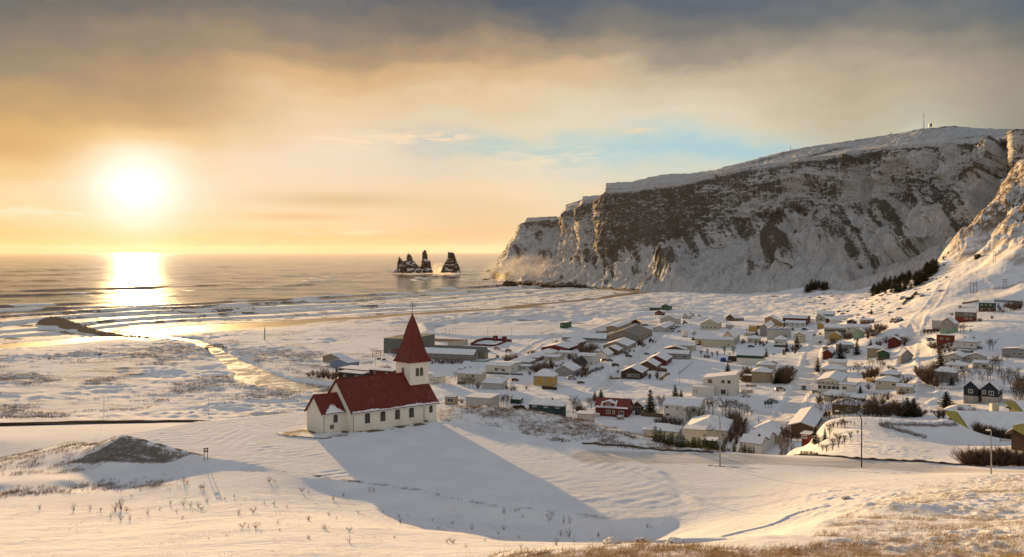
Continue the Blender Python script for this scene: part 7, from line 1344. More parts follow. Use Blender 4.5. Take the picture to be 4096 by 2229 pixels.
# countable dry shrubs of the near snow
lab = 'small dry shrub sticking out of the sunlit snow in the near foreground'; grp = 'dry shrubs in the foreground snow'
L11 = [(270, 1080, 60), (500, 1088, 60), (612, 1080, 60), (680, 1090, 50), (780, 1085, 60), (820, 1085, 90), (855, 1090, 50), (1000, 1110, 55), (750, 1135, 40), (815, 1155, 45), (880, 1155, 60), (1080, 1080, 40), (1195, 1100, 35), (1235, 1140, 30), (1240, 1050, 50), (1290, 1060, 60), (1340, 1060, 60), (1365, 1080, 50), (1400, 1030, 50), (1265, 900, 50), (1355, 940, 55), (1375, 940, 60), (890, 990, 40), (1155, 1050, 40), (1615, 1115, 75), (1715, 1100, 80), (1790, 1045, 30), (1855, 1050, 30), (1940, 1065, 35), (2085, 1155, 45), (1640, 1205, 60), (1680, 1205, 40), (1730, 1210, 60), (1880, 1175, 35), (1585, 1000, 40), (1520, 1010, 35), (1820, 895, 50), (1860, 895, 40), (2040, 960, 40), (2090, 970, 35), (1410, 1280, 25), (1530, 1255, 25), (1890, 1225, 30), (2090, 1275, 35), (2190, 1215, 60), (1245, 900, 50)]
plants(LOWSH, 'dry_shrub', 11, [(a, b, c) for a, b, c in L11], .7, lab, 'shrub', grp, 1.0, SPT)
L13 = [(60, 830, 45), (180, 895, 50), (200, 795, 45), (250, 820, 40), (340, 900, 45), (340, 985, 55), (400, 775, 40), (230, 690, 40), (300, 660, 35), (680, 810, 35), (690, 850, 40), (740, 800, 30), (910, 830, 30), (1010, 980, 60), (1050, 980, 55), (1045, 855, 35), (1140, 1015, 60), (1180, 895, 50), (1270, 975, 40), (1365, 925, 45), (1400, 895, 50), (1515, 1010, 40), (1500, 955, 30), (1760, 1000, 70), (1850, 940, 70), (1880, 980, 30), (2050, 940, 65), (1790, 930, 50), (575, 775, 25), (650, 945, 30), (60, 955, 30), (950, 890, 30)]
plants(LOWSH, 'dry_shrub', 13, L13, .7, lab, 'shrub', grp, 1.0, SPT)
plants(LOWSH, 'dry_shrub', 13, [(1400, 780, 75), (480, 635, 50), (505, 635, 50), (1085, 690, 30), (1110, 690, 30), (1530, 810, 40), (1710, 830, 60), (1725, 825, 40), (1810, 850, 60), (1850, 850, 60), (2385, 880, 60), (2410, 880, 40)], .7, 'small dark twig standing in the shaded snow below the church terrace', 'shrub', 'twigs in the shaded ditch', .6, SPT)
# ------------------------------------------------------------------ cars
CAR_ME = {}
def car(k, x, y, dirn, colr, label, kind='car', L_=4.3, group=None, snowy=0, Y=None, cat=None, name=None):
    """dirn: heading in degrees from +X"""
    px, py = cpx(k, x, y); loc = ground(px, py, 165.0) if Y is None else Vector(PY(px, py, Y)); key = (kind, colr, snowy)
    o = empty(name or 'parked_car', loc, R(dirn)); tag(o, label, cat or 'car', group)
    if key not in CAR_ME:
        hh = {'car': 1.45, 'suv': 1.75, 'van': 2.1}[kind]; W2 = .86; out = {}
        prof = {'car': [(-2.1, .35), (2.1, .35), (2.14, .62), (1.95, .80), (1.05, .92), (.45, hh - .04), (-.9, hh), (-1.6, 1.05), (-2.08, .95), (-2.14, .5)], 'suv': [(-2.15, .42), (2.15, .42), (2.2, .8), (2.05, 1.0), (1.1, 1.1), (.65, hh - .04), (-1.6, hh), (-2.05, 1.2), (-2.2, .8)], 'van': [(-2.3, .42), (2.3, .42), (2.35, .9), (2.1, 1.15), (1.5, hh - .08), (-2.2, hh), (-2.32, 1.0)]}[kind]
        bm = bmesh.new(); n = len(prof); rowsv = []
        for yy, sc_ in ((-W2, 1), (W2, 1)): rowsv.append([bm.verts.new((a, yy * (1 if b < 1.0 else .86), b)) for a, b in prof])
        bm.faces.new(rowsv[0]); bm.faces.new(rowsv[1][::-1])
        for i in range(n): bm.faces.new((rowsv[0][i], rowsv[1][i], rowsv[1][(i + 1) % n], rowsv[0][(i + 1) % n]))
        bmesh.ops.recalc_face_normals(bm, faces=bm.faces); bmesh.ops.bevel(bm, geom=list(bm.edges), offset=.06, segments=2, affect='EDGES'); me = bpy.data.meshes.new('body'); bm.to_mesh(me); bm.free(); me.materials.append(mat('car_' + colr, PAL.get(colr, (.05, .05, .05)), .3, .05, spec=.5)); out['body'] = me
        g = MB(); top = hh - .12; belt = 1.0 if kind == 'car' else 1.15
        xa, xb = {'car': (-1.35, .75), 'suv': (-1.85, .85), 'van': (-2.0, 1.45)}[kind]
        for s_ in (-1, 1): g.prism([(xa, s_ * (W2 + .004), belt - .02), (xb, s_ * (W2 + .004), belt - .02), (xb - .45, s_ * (W2 * .9), top), (xa + .3, s_ * (W2 * .9), top)], (0, s_ * .012, 0))
        fr_, re_ = {'car': ((1.0, .97, .52, hh - .1), (-1.58, 1.1, -1.0, hh - .06)), 'suv': ((1.05, 1.16, .7, hh - .1), (-2.04, 1.25, -1.7, hh - .06)), 'van': ((2.02, 1.25, 1.56, hh - .16), (-2.3, 1.2, -2.24, hh - .1))}[kind]
        for (x0, z0, x1, z1), s_ in ((fr_, 1), (re_, -1)): g.prism([(x0 + .03 * s_, -.7, z0), (x0 + .03 * s_, .7, z0), (x1 + .03 * s_, .66, z1), (x1 + .03 * s_, -.66, z1)], (.02 * s_, 0, .02))
        out['glass'] = g.mesh('windows', M_GLASS); w_ = MB(); r_ = .33 if kind == 'car' else .38
        w_.tube([(0, -.11, 0), (0, .11, 0)], r_, 12); out['wheel'] = w_.mesh('wheel', mat('tyre', (.02, .02, .02), .9, .1)); out['r'] = r_
        h_ = MB(); h_.box(-.03, .03, -.15, .15, -.07, .07); out['head'] = h_.mesh('headlight', mat('lamp_glass', (.6, .6, .58), .2, .05)); h_ = MB(); h_.box(-.03, .03, -.13, .13, -.08, .08); out['tail'] = h_.mesh('tail_light', mat('tail_glass', (.3, .02, .02), .3, .05))
        if snowy:
            s_ = MB(); s_.box(-1.0 if kind == 'car' else -1.6, .4, -.66, .66, hh, hh + .1); s_.box(1.15, 1.95, -.7, .7, .93 if kind == 'car' else 1.1, 1.0 if kind == 'car' else 1.16); out['snow'] = s_.mesh('snow_cover', M_SNOW)
        CAR_ME[key] = out
    m = CAR_ME[key]; b_ = inst('body', m['body'], o); inst('windows', m['glass'], o)
    for sx_ in (-1.3, 1.32):
        for sy_ in (-.78, .78): q_ = inst('wheel', m['wheel'], o); q_.location = (sx_, sy_, m['r'])
    for sy_ in (-.6, .6): q_ = inst('headlight', m['head'], o); q_.location = (2.13, sy_, .7); q_ = inst('tail_light', m['tail'], o); q_.location = (-2.13, sy_, .82)
    if 'snow' in m: inst('snow_cover', m['snow'], o)
    s_ = L_ / 4.3; o.scale = (s_, s_, s_); return o
PAL.update(silver=(.36, .36, .36), beige=(.42, .37, .29))
car(2, 777, 590, 0, 'beige', 'beige and black off-roader parked above the school'  , 'suv', 5.0); car(2, 680, 615, 70, 'dgrey', 'grey car half hidden behind the school gable', 'car')
car(2, 900, 614, -3, 'red', 'dark red estate car on the snowy parking behind the school', 'suv', 4.6); car(2, 967, 932, 20, 'black', 'black car on the drive between the cream and yellow houses', 'suv', 4.2, snowy=1)
car(2, 390, 966, -4, 'brown', 'maroon car behind bare trees at the tall cream house'); car(2, 1585, 916, 0, 'silver', 'silver estate car below the grey gabled house', 'suv', 4.8, snowy=1); car(2, 1680, 958, 12, 'black', 'snow topped black car at the street junction', 'car', 4.2, snowy=1)
car(3, 473, 832, 15, 'black', 'black van like car in the middle street', 'suv', 4.6); car(3, 628, 726, 15, 'brown', 'brown car parked at the bushes of the middle street', 'suv', 4.4); car(3, 838, 700, 18, 'brown', 'reddish car farther along the middle street', 'car', 4.0)
car(3, 350, 776, 0, 'dred', 'dark red pickup beside the white gabled house', 'suv', 4.8, snowy=1); car(3, 405, 774, 0, 'black', 'dark car tucked right of the red pickup', 'car', 4.2)
car(3, 750, 365, 0, 'white', 'white van by the fence near the tan warehouse', 'van', 4.5); car(3, 792, 362, 0, 'black', 'small black car right of the white van'); car(3, 830, 362, 10, 'dgrey', 'grey car second right of the white van', 'suv')
car(3, 1100, 437, 10, 'white', 'white car nearest along the grey warehouse', 'suv', 4.4); car(3, 1138, 432, 12, 'dgrey', 'dark grey car second along the grey warehouse'); car(3, 1140, 405, 5, 'black', 'long black car by the grey warehouse wall', 'car', 5.0); car(3, 1200, 387, 2, 'silver', 'grey pickup at the far end of the grey warehouse', 'suv', 5.0)
car(3, 1200, 438, 80, 'silver', 'grey car parked facing the warehouse, nearer of two', 'suv', 4.0); car(3, 1222, 428, 80, 'dgrey', 'dark car parked facing the warehouse, farther of two', 'car', 4.0); car(3, 1458, 255, -4, 'white', 'white car alone near the steep grey gables', 'suv', 4.6)
car(3, 738, 1395, 65, 'black', 'black car in the drive of the garage by the red dormer house', 'suv', 4.4)
car(4, 375, 408, -5, 'black', 'black car beside the pale shed at the village edge', 'car', 4.8); car(4, 598, 612, -8, 'black', 'black saloon alone in the snow below the low cream house', 'car', 4.8); car(4, 1082, 412, 80, 'black', 'black car beside the blue zigzag factory', 'suv', 4.2)
car(4, 1222, 412, -5, 'black', 'dark car in front of the low white building', 'suv', 4.4); car(4, 1330, 478, 78, 'dgrey', 'grey car driving up the main street, left of two', 'suv', 4.0); car(4, 1398, 466, 78, 'black', 'dark car on the main street, right of two', 'suv', 4.0); car(4, 1402, 562, 80, 'black', 'black car parked at the kerb of the main street', 'suv', 4.0)
car(4, 1475, 640, 20, 'dgrey', 'dark car by the small dark red barn', 'suv', 4.6, snowy=1); car(4, 1213, 1105, 78, 'dgrey', 'dark estate car driving away in the middle of the main street', 'suv', 4.4, name='car'); car(4, 940, 1120, -4, 'silver', 'silver estate car behind the low railing at the crossing', 'suv', 5.0)
car(4, 845, 1258, -12, 'black', 'dark car behind the notice board', 'car', 4.6); car(4, 858, 1268, -8, 'silver', 'silver car just in front of the dark one at the notice board', 'car', 4.4); car(4, 536, 1190, -6, 'white', 'white hatchback in front of the clipped hedge', 'car', 4.3)
car(4, 1352, 1155, 0, 'silver', 'silver car under the bush at the corner of the lettered hall', 'car', 4.6); car(4, 858, 806, -20, 'black', 'black car behind the green banded building', 'car', 4.6); car(4, 347, 788, 0, 'red', 'snow covered red car between the blue domes', 'car', 3.6, snowy=1)
car(5, 1415, 618, 5, 'dgrey', 'snow covered off-roader left of the flat red house', 'suv', 4.8, snowy=1); car(5, 1140, 1305, 0, 'silver', 'snow covered pale car at the cream outbuilding', 'car', 3.6, snowy=1); car(6, 820, 765, -3, 'dgrey', 'dark car behind the white house with the dark red base', 'car', 3.8, snowy=1)
car(3, 30, 1030, 0, 'black', 'second dark car at the junction hidden by snow') if 0 else None
# ------------------------------------------------------------------ machines, containers and odd things
def thing(k, x, y, name, label, cat, rz=0, Y=None, group=None):
    px, py = cpx(k, x, y); loc = ground(px, py, 15.0 if py > 1830 else 165.0) if Y is None else Vector(PY(px, py, Y)); o = empty(name, loc, R(rz)); return tag(o, label, cat, group)
def wheels(o, xs, y_, r_):
    for x in xs:
        for s_ in (-1, 1): w_ = MB(); w_.tube([(x, s_ * y_ - .15, r_), (x, s_ * y_ + .15, r_)], r_, 12); w_.build('wheel', MATS['tyre'], o)
def machine(k, x, y, rz, colr, label, bucket=True, cat='tractor', s_=1.0):
    o = thing(k, x, y, cat.replace(' ', '_'), label, cat, rz); o.scale = (s_,) * 3; b = MB(); b.box(-1.6, .3, -.7, .7, .7, 1.7); b.box(.3, 1.9, -.5, .5, .7, 1.5); b.build('body', wallm(colr), o)
    b = MB(); b.box(-1.2, .3, -.65, .65, 1.7, 2.7); b.build('cab', M_GLASS, o); b = MB(); b.box(-1.3, .4, -.72, .72, 2.7, 2.8); b.build('cab_roof', wallm(colr), o); wheels(o, (-1.1,), .85, .75); wheels(o, (1.3,), .8, .5)
    if bucket: b = MB(); b.tube([(1.0, -.4, 1.2), (2.8, -.4, .6)], .08, 4); b.box(2.8, 3.4, -1.0, 1.0, .1, .9); b.build('loader_bucket', M_DARK, o)
    return o
machine(3, 1285, 335, -5, 'green', 'dark tractor beside the pale gabled hall', False, s_=1.1); machine(3, 890, 556, -8, 'black', 'black wheel loader at the corner of the huge hangar', cat='wheel loader', s_=1.1); machine(3, 388, 448, 0, 'yellow', 'yellowish digger behind the huge hangar', cat='digger', s_=1.0)
machine(3, 1465, 590, 10, 'yellow', 'yellow and white snowplough beside the cream annex', cat='snowplough', s_=1.2); machine(6, 700, 935, 60, 'lgrey', 'snow covered digger between the two halves of the double gabled house', cat='digger', s_=.8); machine(3, 1388, 530, 20, 'brown', 'rusty tractor left of the cream annex', False, s_=.9)
def boxy(k, x, y, rz, sx_, sy_, sz_, colr, name, cat, label, z0=0.0, wh=False, snow=True):
    o = thing(k, x, y, name, label, cat, rz); b = MB(); b.box(-sx_ / 2, sx_ / 2, -sy_ / 2, sy_ / 2, z0, z0 + sz_)
    for i in range(int(sx_ / .6)): xx = -sx_ / 2 + .3 + i * .6; b.box(xx - .05, xx + .05, -sy_ / 2 - .04, -sy_ / 2, z0 + .1, z0 + sz_ - .1)
    b.build('body', wallm(colr), o)
    if wh: wheels(o, (-sx_ * .3, sx_ * .3), sy_ / 2 - .2, .45)
    if snow: b = MB(); b.box(-sx_ / 2, sx_ / 2, -sy_ / 2, sy_ / 2, z0 + sz_ + .003, z0 + sz_ + .2); b.build('snow_cover', M_SNOW, o)
    return o
boxy(3, 1284, 488, 20, 4.2, 2.4, 4.6, 'white', 'truck_trailer', 'trailer', 'tall white box trailer standing on the open yard', .8, True); boxy(3, 1390, 470, 0, 3.2, 2.2, 2.6, 'lgrey', 'small_truck', 'truck', 'small grey truck right of the tall white box trailer', .5, True)
boxy(4, 618, 428, 0, 6.5, 2.6, 4.6, 'yellow', 'container', 'container', 'bright yellow container stack in the upper village'); boxy(4, 1562, 303, 0, 7.5, 2.6, 2.6, 'red', 'container', 'container', 'bright red container under the slope above the apartments')
boxy(4, 335, 357, 0, 6, 2.2, 1.4, 'blue', 'container', 'container', 'low blue container top behind the black parked car')
boxy(7, 583, 572, 0, 2.6, 1.5, 1.3, 'tan', 'garden_shed', 'shed', 'small snow topped hut in front of the red dormer house'); boxy(7, 283, 535, 0, 2.3, 1.5, 1.2, 'lgrey', 'caravan', 'caravan', 'snow covered small caravan at the left corner of the red dormer house')
def dome(k, x, y, s_, label):
    o = thing(k, x, y, 'play_dome', label, 'dome'); b = MB()
    for i in range(5): a0 = -.9 + .45 * i; b.tube([(math.cos(t_) * s_ * 1.0, (i - 2) * s_ * .35, math.sin(t_) * s_ * 1.7) for t_ in [math.pi * q_ / 8 for q_ in range(9)]], .18, 4)
    b.build('shell', wallm('playblue') if 'wall_playblue' in MATS else plaster('wall_playblue', (.02, .08, .35), .05, False), o)
    b = MB(); b.prism([(math.cos(t_) * s_ * .95, -s_ * .6, math.sin(t_) * s_ * 1.62) for t_ in [math.pi * q_ / 8 for q_ in range(9)]], (0, s_ * 1.2, 0)); b.build('cover', MATS['wall_playblue'], o)
    b = MB(); b.prism([(math.cos(t_) * s_ * .45, -s_ * .72, math.sin(t_) * s_ * 1.0) for t_ in [math.pi * q_ / 8 for q_ in range(9)]], (0, .05, 0)); b.build('opening', M_DARK, o)
    b = MB(); b.box(-s_ * .4, s_ * .4, -s_ * .5, s_ * .5, s_ * 1.62, s_ * 1.78); b.build('snow_cover', M_SNOW, o)
dome(4, 273, 780, 1.55, 'blue arched dome, left of two beside the green banded building'); dome(4, 367, 765, 1.9, 'blue arched dome, right of two beside the green banded building')
# notice board, sign posts, banner, flagpole
o = thing(4, 797, 1320, 'notice_board', 'large dark notice board on three posts at the crossing', 'notice board', -3, None); s_ = o.location.y / F / 2.92; b = MB(); b.box(-48 * s_, 48 * s_, -.06, .06, 38 * s_, 78 * s_); b.build('panel', wallm('dgrey'), o)
for i in (-34, 0, 34): b = MB(); b.box(i * s_ - .08, i * s_ + .08, -.15, -.06, 0, 70 * s_); b.build('post', M_DARK, o)
def flag_banner():
    o = thing(4, 327, 1188, 'flag_banner', 'white and blue feather banner in front of the modern white building', 'banner'); s_ = o.location.y / F / 2.92
    b = MB(); b.tube([(0, 0, 0), (0, 0, 88 * s_)], .04, 5); b.build('pole', M_GALV, o); b = MB(); b.prism([(-.05, 0, 8 * s_), (-9 * s_, 0, 8 * s_), (-8 * s_, 0, 35 * s_), (10 * s_, 0, 78 * s_), (6 * s_, 0, 88 * s_), (0, 0, 88 * s_)], (0, .03, 0)); c_ = b.build('cloth', M_WHITE, o)
    b = MB(); b.prism([(-1 * s_, -.03, 9 * s_), (-8.5 * s_, -.03, 9 * s_), (-8 * s_, -.03, 26 * s_), (0, -.03, 40 * s_)], (0, .02, 0)); b.build('emblem', MATS['wall_playblue'], c_)
flag_banner()
fp = thing(13, 1442, 118, 'flagpole', 'tall white flagpole on the bank right of the church', 'flagpole', 0); s_ = fp.location.y / F; b = MB(); b.tube([(0, 0, -.5), (0, 0, 150 * s_)], [.09, .05], 8); b.build('pole', M_WHITE, fp); b = MB(); b.tube([(0, 0, 150 * s_), (0, 0, 153 * s_)], [.12, .12], 8); b.build('finial', M_WHITE, fp)
sg = thing(11, 1393, 745, 'wooden_sign', 'small wooden sign frame at the edge of the church terrace', 'sign', 20, None); b = MB()
for x in (-.25, .25): b.box(x - .05, x + .05, -.05, .05, -.2, 1.9)
b.build('post', M_WOOD, sg); b = MB(); b.box(-.35, .35, -.08, -.05, 1.25, 1.5); b.box(-.35, .35, -.08, -.05, 1.65, 1.85); b.build('board', M_WOOD, sg)
# the dark outcrop, stones
def stone(k, x, y, w_, h_, label, m=None, seed=50, dep=1.0, Y=None):
    p = thing(k, x, y, 'x', '', '', Y=Y); loc = p.location.copy(); bpy.data.objects.remove(p); s_ = loc.y / F / CR[k][2]; return boulder(loc, w_ / 2 * s_, w_ / 2 * s_ * dep, h_ * s_, m or M_SNOWROCK, label, seed=seed)
stone(13, 1505, 212, 80, 20, 'dark craggy rock outcrop on the bank right of the terrace', rock_mat('outcrop_rock', .8, 1.1, (.02, .016, .012), (.06, .045, .03), .9), 51); stone(13, 1925, 262, 22, 10, 'small dark stone on the snowy bank', M_BOULD, 52)
stone(14, 1358, 515, 55, 18, 'snow capped stone alone on the right hand slope', seed=53); stone(13, 2145, 1000, 120, 40, 'snowy boulder at the left of the near grass crest', seed=54, Y=38); stone(13, 2345, 985, 70, 38, 'pointed snowy boulder in the middle of the near grass crest', seed=55, Y=38); stone(14, 170, 820, 110, 34, 'broad snowy boulder right of the pointed one on the grass crest', seed=56, Y=38)
stone(12, 348, 1292, 40, 10, 'large snow capped boulder on the flats below the cliff', seed=57); stone(12, 175, 1250, 26, 18, 'dark boulder at the foot of the cliff', M_BOULD, 58); stone(12, 850, 1200, 50, 18, 'big snowy boulder between the spruces of the upper plantation', seed=59); stone(12, 60, 1250, 40, 14, 'low snowy rock at the left foot of the cliff scree', seed=60)
stone(12, 1770, 1022, 50, 26, 'dark rock knob on the spur above the power poles', M_BOULD, 61); stone(2, 385, 800, 55, 12, 'snow topped rock above the tall cream house, left of three', seed=62); stone(2, 432, 790, 22, 10, 'small dark rock, middle of three above the cream house', M_BOULD, 63); stone(2, 490, 780, 18, 8, 'small dark rock, right of three above the cream house', M_BOULD, 64)
stone(5, 900, 365, 60, 46, 'craggy snow dusted rock at the left of the ledge above the village', seed=65); stone(5, 985, 360, 110, 55, 'broad layered rock ledge above the village', seed=66); stone(10, 790, 935, 22, 9, 'dark stone beside the track on the river plain', M_BOULD, 67); stone(10, 395, 965, 24, 8, 'dark bush like stone at the left end of the track', M_BOULD, 68)
# scattered rocks on the toe of the spur: uncountable
VV_, QQ_, off = [], [], 0
for i in range(230):
    px = rnd.uniform(3230, 3800); py = np.interp(px, [3230, 3500, 3700, 3900], [1230, 1190, 1120, 1060]) + rnd.gauss(0, 42); p = ground(px, py, 500.0)
    if p.y > 1250: continue
    V, Q = boulder_mesh(70 + i % 6, 6); s_ = rnd.uniform(.5, 1.7); VV_.append(V * np.array([s_ * 1.4, s_, s_ * .8]) + np.array([p.x, p.y, p.z])); QQ_.append(Q + off); off += len(V)
tag(mesh_np('scree_rocks', np.concatenate(VV_), np.concatenate(QQ_), M_SNOWROCK), 'scatter of snow dusted rocks over the toe of the sunlit slope', 'rocks', kind='stuff')
# ------------------------------------------------------------------ lamps, poles, masts
def lamp(k, xb, yb, xt, yt, label, group=None, Y=None, col_='grey', arm=1.6, head=True, r_=.07, dirx=-1):
    o = thing(k, xb, yb, 'street_lamp', label, 'street lamp', 0, Y, group); s_ = o.location.y / F; h_ = (yb - yt) / CR[k][2] * s_; m_ = M_DARK if col_ == 'dark' else M_GALV
    b = MB(); b.tube([(0, 0, -.4), (0, 0, h_ * .86), (dirx * arm * .12, 0, h_ * .94), (dirx * arm * .55, 0, h_ * .99), (dirx * arm, 0, h_)] if arm else [(0, 0, -.4), (0, 0, h_)], [r_ * 1.3, r_, r_ * .8, r_ * .7, r_ * .6] if arm else [r_ * 1.2, r_ * .8], 6); b.build('pole', m_, o)
    if head: b = MB(); hx = dirx * (arm + .3) if arm else 0; b.tube([(hx - .35, 0, h_ - .02), (hx, 0, h_ + .02), (hx + .35, 0, h_)], [.06, .16, .07], 8); b.build('lamp_head', M_WHITE if col_ != 'dark' else MATS.get('lamp_glass', M_WHITE), o)
    return o
lamp(7, 1868, 1172, 1850, 535, 'pale lamp post by the road, tallest one in front of the hipped cream house', r_=.085, arm=.35); lamp(8, 1565, 1295, 1420, 505, 'dark lamp post with a long arm in front of the snow mound', col_='dark', r_=.085, arm=3.6); lamp(9, 1448, 1235, 1440, 688, 'grey lamp post with a flat head at the right thicket', r_=.085, arm=.1)
ls = 'thin curved arm street lamp in the row up the main street'; gs = 'lamps up the main street'
for xb, yb, xt, yt in ((1260, 1395, 1205, 1130), (1284, 1255, 1235, 1020), (1310, 1130, 1262, 915), (1334, 1010, 1290, 808), (1354, 910, 1315, 730), (1375, 770, 1340, 650), (1392, 650, 1350, 588), (1408, 600, 1385, 482), (1422, 620, 1400, 545), (1436, 560, 1420, 440)): lamp(4, xb, yb, xt, yt, ls, gs, arm=1.6, r_=.08)
for k, xb, yb, xt, yt in ((3, 388, 1015, 386, 830), (3, 505, 910, 500, 780), (3, 632, 836, 630, 735), (3, 748, 775, 744, 655), (3, 856, 675, 852, 598), (3, 953, 658, 950, 548), (3, 1028, 610, 1022, 508), (3, 1220, 1050, 1216, 845), (3, 1312, 558, 1310, 505)): lamp(k, xb, yb, xt, yt, 'thin straight street lamp along the middle street', 'lamps along the middle street', arm=.5, r_=.07)
for k, xb, yb, xt, yt in ((2, 1124, 610, 1095, 495), (2, 1378, 515, 1352, 408), (2, 875, 650, 842, 562), (1, 752, 590, 785, 463), (1, 910, 640, 900, 550)): lamp(k, xb, yb, xt, yt, 'thin curved street lamp near the school and sports ground', 'lamps near the school', arm=1.6, r_=.08, dirx=1 if xt > xb else -1)
for xb, yb, yt in ((494, 535, 380), (676, 485, 340), (756, 545, 385), (935, 510, 345)): lamp(2, xb, yb, xb, yt, 'tall floodlight mast around the small walled pitch', 'floodlights of the small pitch', arm=0, r_=.12)
for k, xb, yb, xt, yt in ((6, 352, 350, 350, 240), (6, 202, 447, 200, 350), (6, 168, 515, 158, 440), (6, 105, 600, 100, 470), (6, 650, 195, 650, 130), (6, 186, 735, 184, 640)): lamp(k, xb, yb, xt, yt, 'thin lamp beside the road climbing the right hand slope', 'lamps of the climbing road', arm=.4, r_=.06)
for k, xb, yb, xt, yt, l in ((5, 1260, 975, 1258, 853, 'short lamp at the bend above the big thicket'), (6, 253, 930, 250, 762, 'lamp beside the large dark spruce'), (9, 803, 300, 795, 158, 'street lamp above the broad spruce near the navy houses'), (5, 833, 752, 830, 655, 'thin lamp between the dark red house and the tan house'), (8, 765, 598, 768, 455, 'short straight lamp at the lower end of the main street'), (11, 703, 462, 702, 312, 'left one of two thin road lamps on the river plain'), (11, 1410, 455, 1408, 308, 'right one of two thin road lamps on the river plain'), (2, 570, 808, 570, 685, 'thin dark pole above the tall cream house'), (1, 320, 948, 316, 902, 'short lamp peeping up behind the chancel')): lamp(k, xb, yb, xt, yt, l, arm=.4, r_=.07, Y=330 if k == 1 else None)
for xb, yb, l in ((1743, 1270, 'left one of two triple legged power poles above the village'), (1962, 1242, 'right one of two triple legged power poles above the village')):
    o = thing(12, xb, yb, 'power_pole', l, 'power pole', 8); s_ = o.location.y / F / 1.7525; h_ = 74 * s_
    for i, x in enumerate((-24, 0, 24) if xb < 1900 else (-14, 0, 14)): b = MB(); b.tube([(x * s_, 0, -1), (x * s_, 0, h_ * (1 if x else .9))], .16, 6); b.build('leg', M_WOOD, o)
    hw = 27 if xb < 1900 else 17; b = MB(); b.box(-hw * s_, hw * s_, -.12, .12, h_ * .93, h_ * .97); b.box(-hw * s_, hw * s_, -.12, .12, h_ * .74, h_ * .77); b.build('crossarm', M_WOOD, o)
    for x in (-.8, 0, .8): b = MB(); b.tube([(x * hw * s_, 0, h_ * .97), (x * hw * s_, 0, h_ * 1.03)], [.14, .1], 6); b.build('insulator', M_DARK, o)
for xb, yb, h_, l in ((1890, 1043, 76, 'slim two legged power pole high on the snowy spur'), (2015, 862, 68, 'topmost two legged power pole near the right edge'),):
    o = thing(12, xb, yb, 'power_pole', l, 'power pole', 8); s_ = o.location.y / F / 1.7525
    for x in (-8, 8): b = MB(); b.tube([(x * s_, 0, -1), (x * s_, 0, h_ * s_)], .14, 6); b.build('leg', M_WOOD, o)
    b = MB(); b.box(-14 * s_, 14 * s_, -.1, .1, h_ * s_ * .95, h_ * s_); b.build('crossarm', M_WOOD, o)
def sky_thing(x, y, h_px, r_, name, label, cat, Y=1610, dish=False, guys=False):
    px, py = cpx(12, x, y); p = Vector(PY(px, py, Y)); o = empty(name, p); tag(o, label, cat); h_ = h_px / 1.7525 * Y / F; b = MB(); b.tube([(0, 0, -6), (0, 0, h_)], [r_, r_ * .5], 5); b.build('mast', M_GALV, o)
    if dish: b = MB(); b.tube([(-.6, -2.2, h_ * .8), (-.6, -1.2, h_ * .8)], [2.4, 1.9], 12); b.build('dish', M_DARK, o); b = MB(); b.box(-4.5, 4.5, -.3, .3, h_ * .45, h_ * .62); b.box(-4.2, -3.6, -.3, .3, h_ * .3, h_ * .95); b.box(3.6, 4.2, -.3, .3, h_ * .3, h_ * .95); b.build('antenna_frame', M_GALV, o)
    else: b = MB(); b.box(-.9, .9, -.5, .5, h_ * .5, h_ * .56); b.build('antenna_panel', M_WHITE, o)
sky_thing(1394, 112, 112, .75, 'radio_mast', 'tall slender radio mast on the skyline of the plateau', 'radio mast'); sky_thing(1444, 112, 30, .9, 'relay_station', 'short antenna station with a dark dish beside the radio mast', 'antenna', dish=True); sky_thing(459, 264, 30, .7, 'marker_mast', 'thin lone pole on the skyline above the middle of the cliff', 'pole', Y=1770); sky_thing(1167, 156, 14, 1.3, 'marker_mast', 'stubby marker on the skyline left of the radio mast', 'marker', Y=1680)
for x, y in ((1100, 166), (1134, 162)): px, py = cpx(12, x, y); boulder(Vector(PY(px, py + 4, 1690)), 2.6, 2.6, 2.2, M_BOULD, 'small dark block on the skyline, %s of two left of the radio mast' % ('left' if x < 1110 else 'right'), seed=91 + x % 3)
# ------------------------------------------------------------------ fences, walls, pitch, bridge
def fence(k, pts, h_, label, m=None, step=2.5, rails=(.45, .95), name='fence', solid=False, Y=None, cat='fence', pr=.06):
    Pt = [ground(*cpx(k, x, y), 165.0) if Y is None else Vector(PY(*cpx(k, x, y), Y)) for x, y in pts]; c0 = Pt[0]; o = empty(name, c0); tag(o, label, cat); m = m or M_WOOD; rb = MB(); pb = []
    for a, c in zip(Pt[:-1], Pt[1:]):
        n = max(1, int((c - a).length / step))
        for i in range(n):
            p, q_ = a.lerp(c, i / n) - c0, a.lerp(c, (i + 1) / n) - c0
            if Y is None: p.z = gz(p.x + c0.x, p.y + c0.y) - c0.z; q_.z = gz(q_.x + c0.x, q_.y + c0.y) - c0.z
            pb.append(p)
            if solid: rb.prism([p + Vector((0, 0, -.3)), q_ + Vector((0, 0, -.3)), q_ + Vector((0, 0, h_)), p + Vector((0, 0, h_))], (0, .12, 0))
            else:
                for rl in rails: rb.prism([p + Vector((0, 0, h_ * rl - .06)), q_ + Vector((0, 0, h_ * rl - .06)), q_ + Vector((0, 0, h_ * rl + .06)), p + Vector((0, 0, h_ * rl + .06))], (0, .05, 0))
    rb.build('panel' if solid else 'rail', m, o)
    if not solid:
        for p in pb[:60]: q_ = MB(); q_.box(p.x - pr, p.x + pr, p.y - pr, p.y + pr, p.z - .4, p.z + h_); q_.build('post', m, o)
    return o
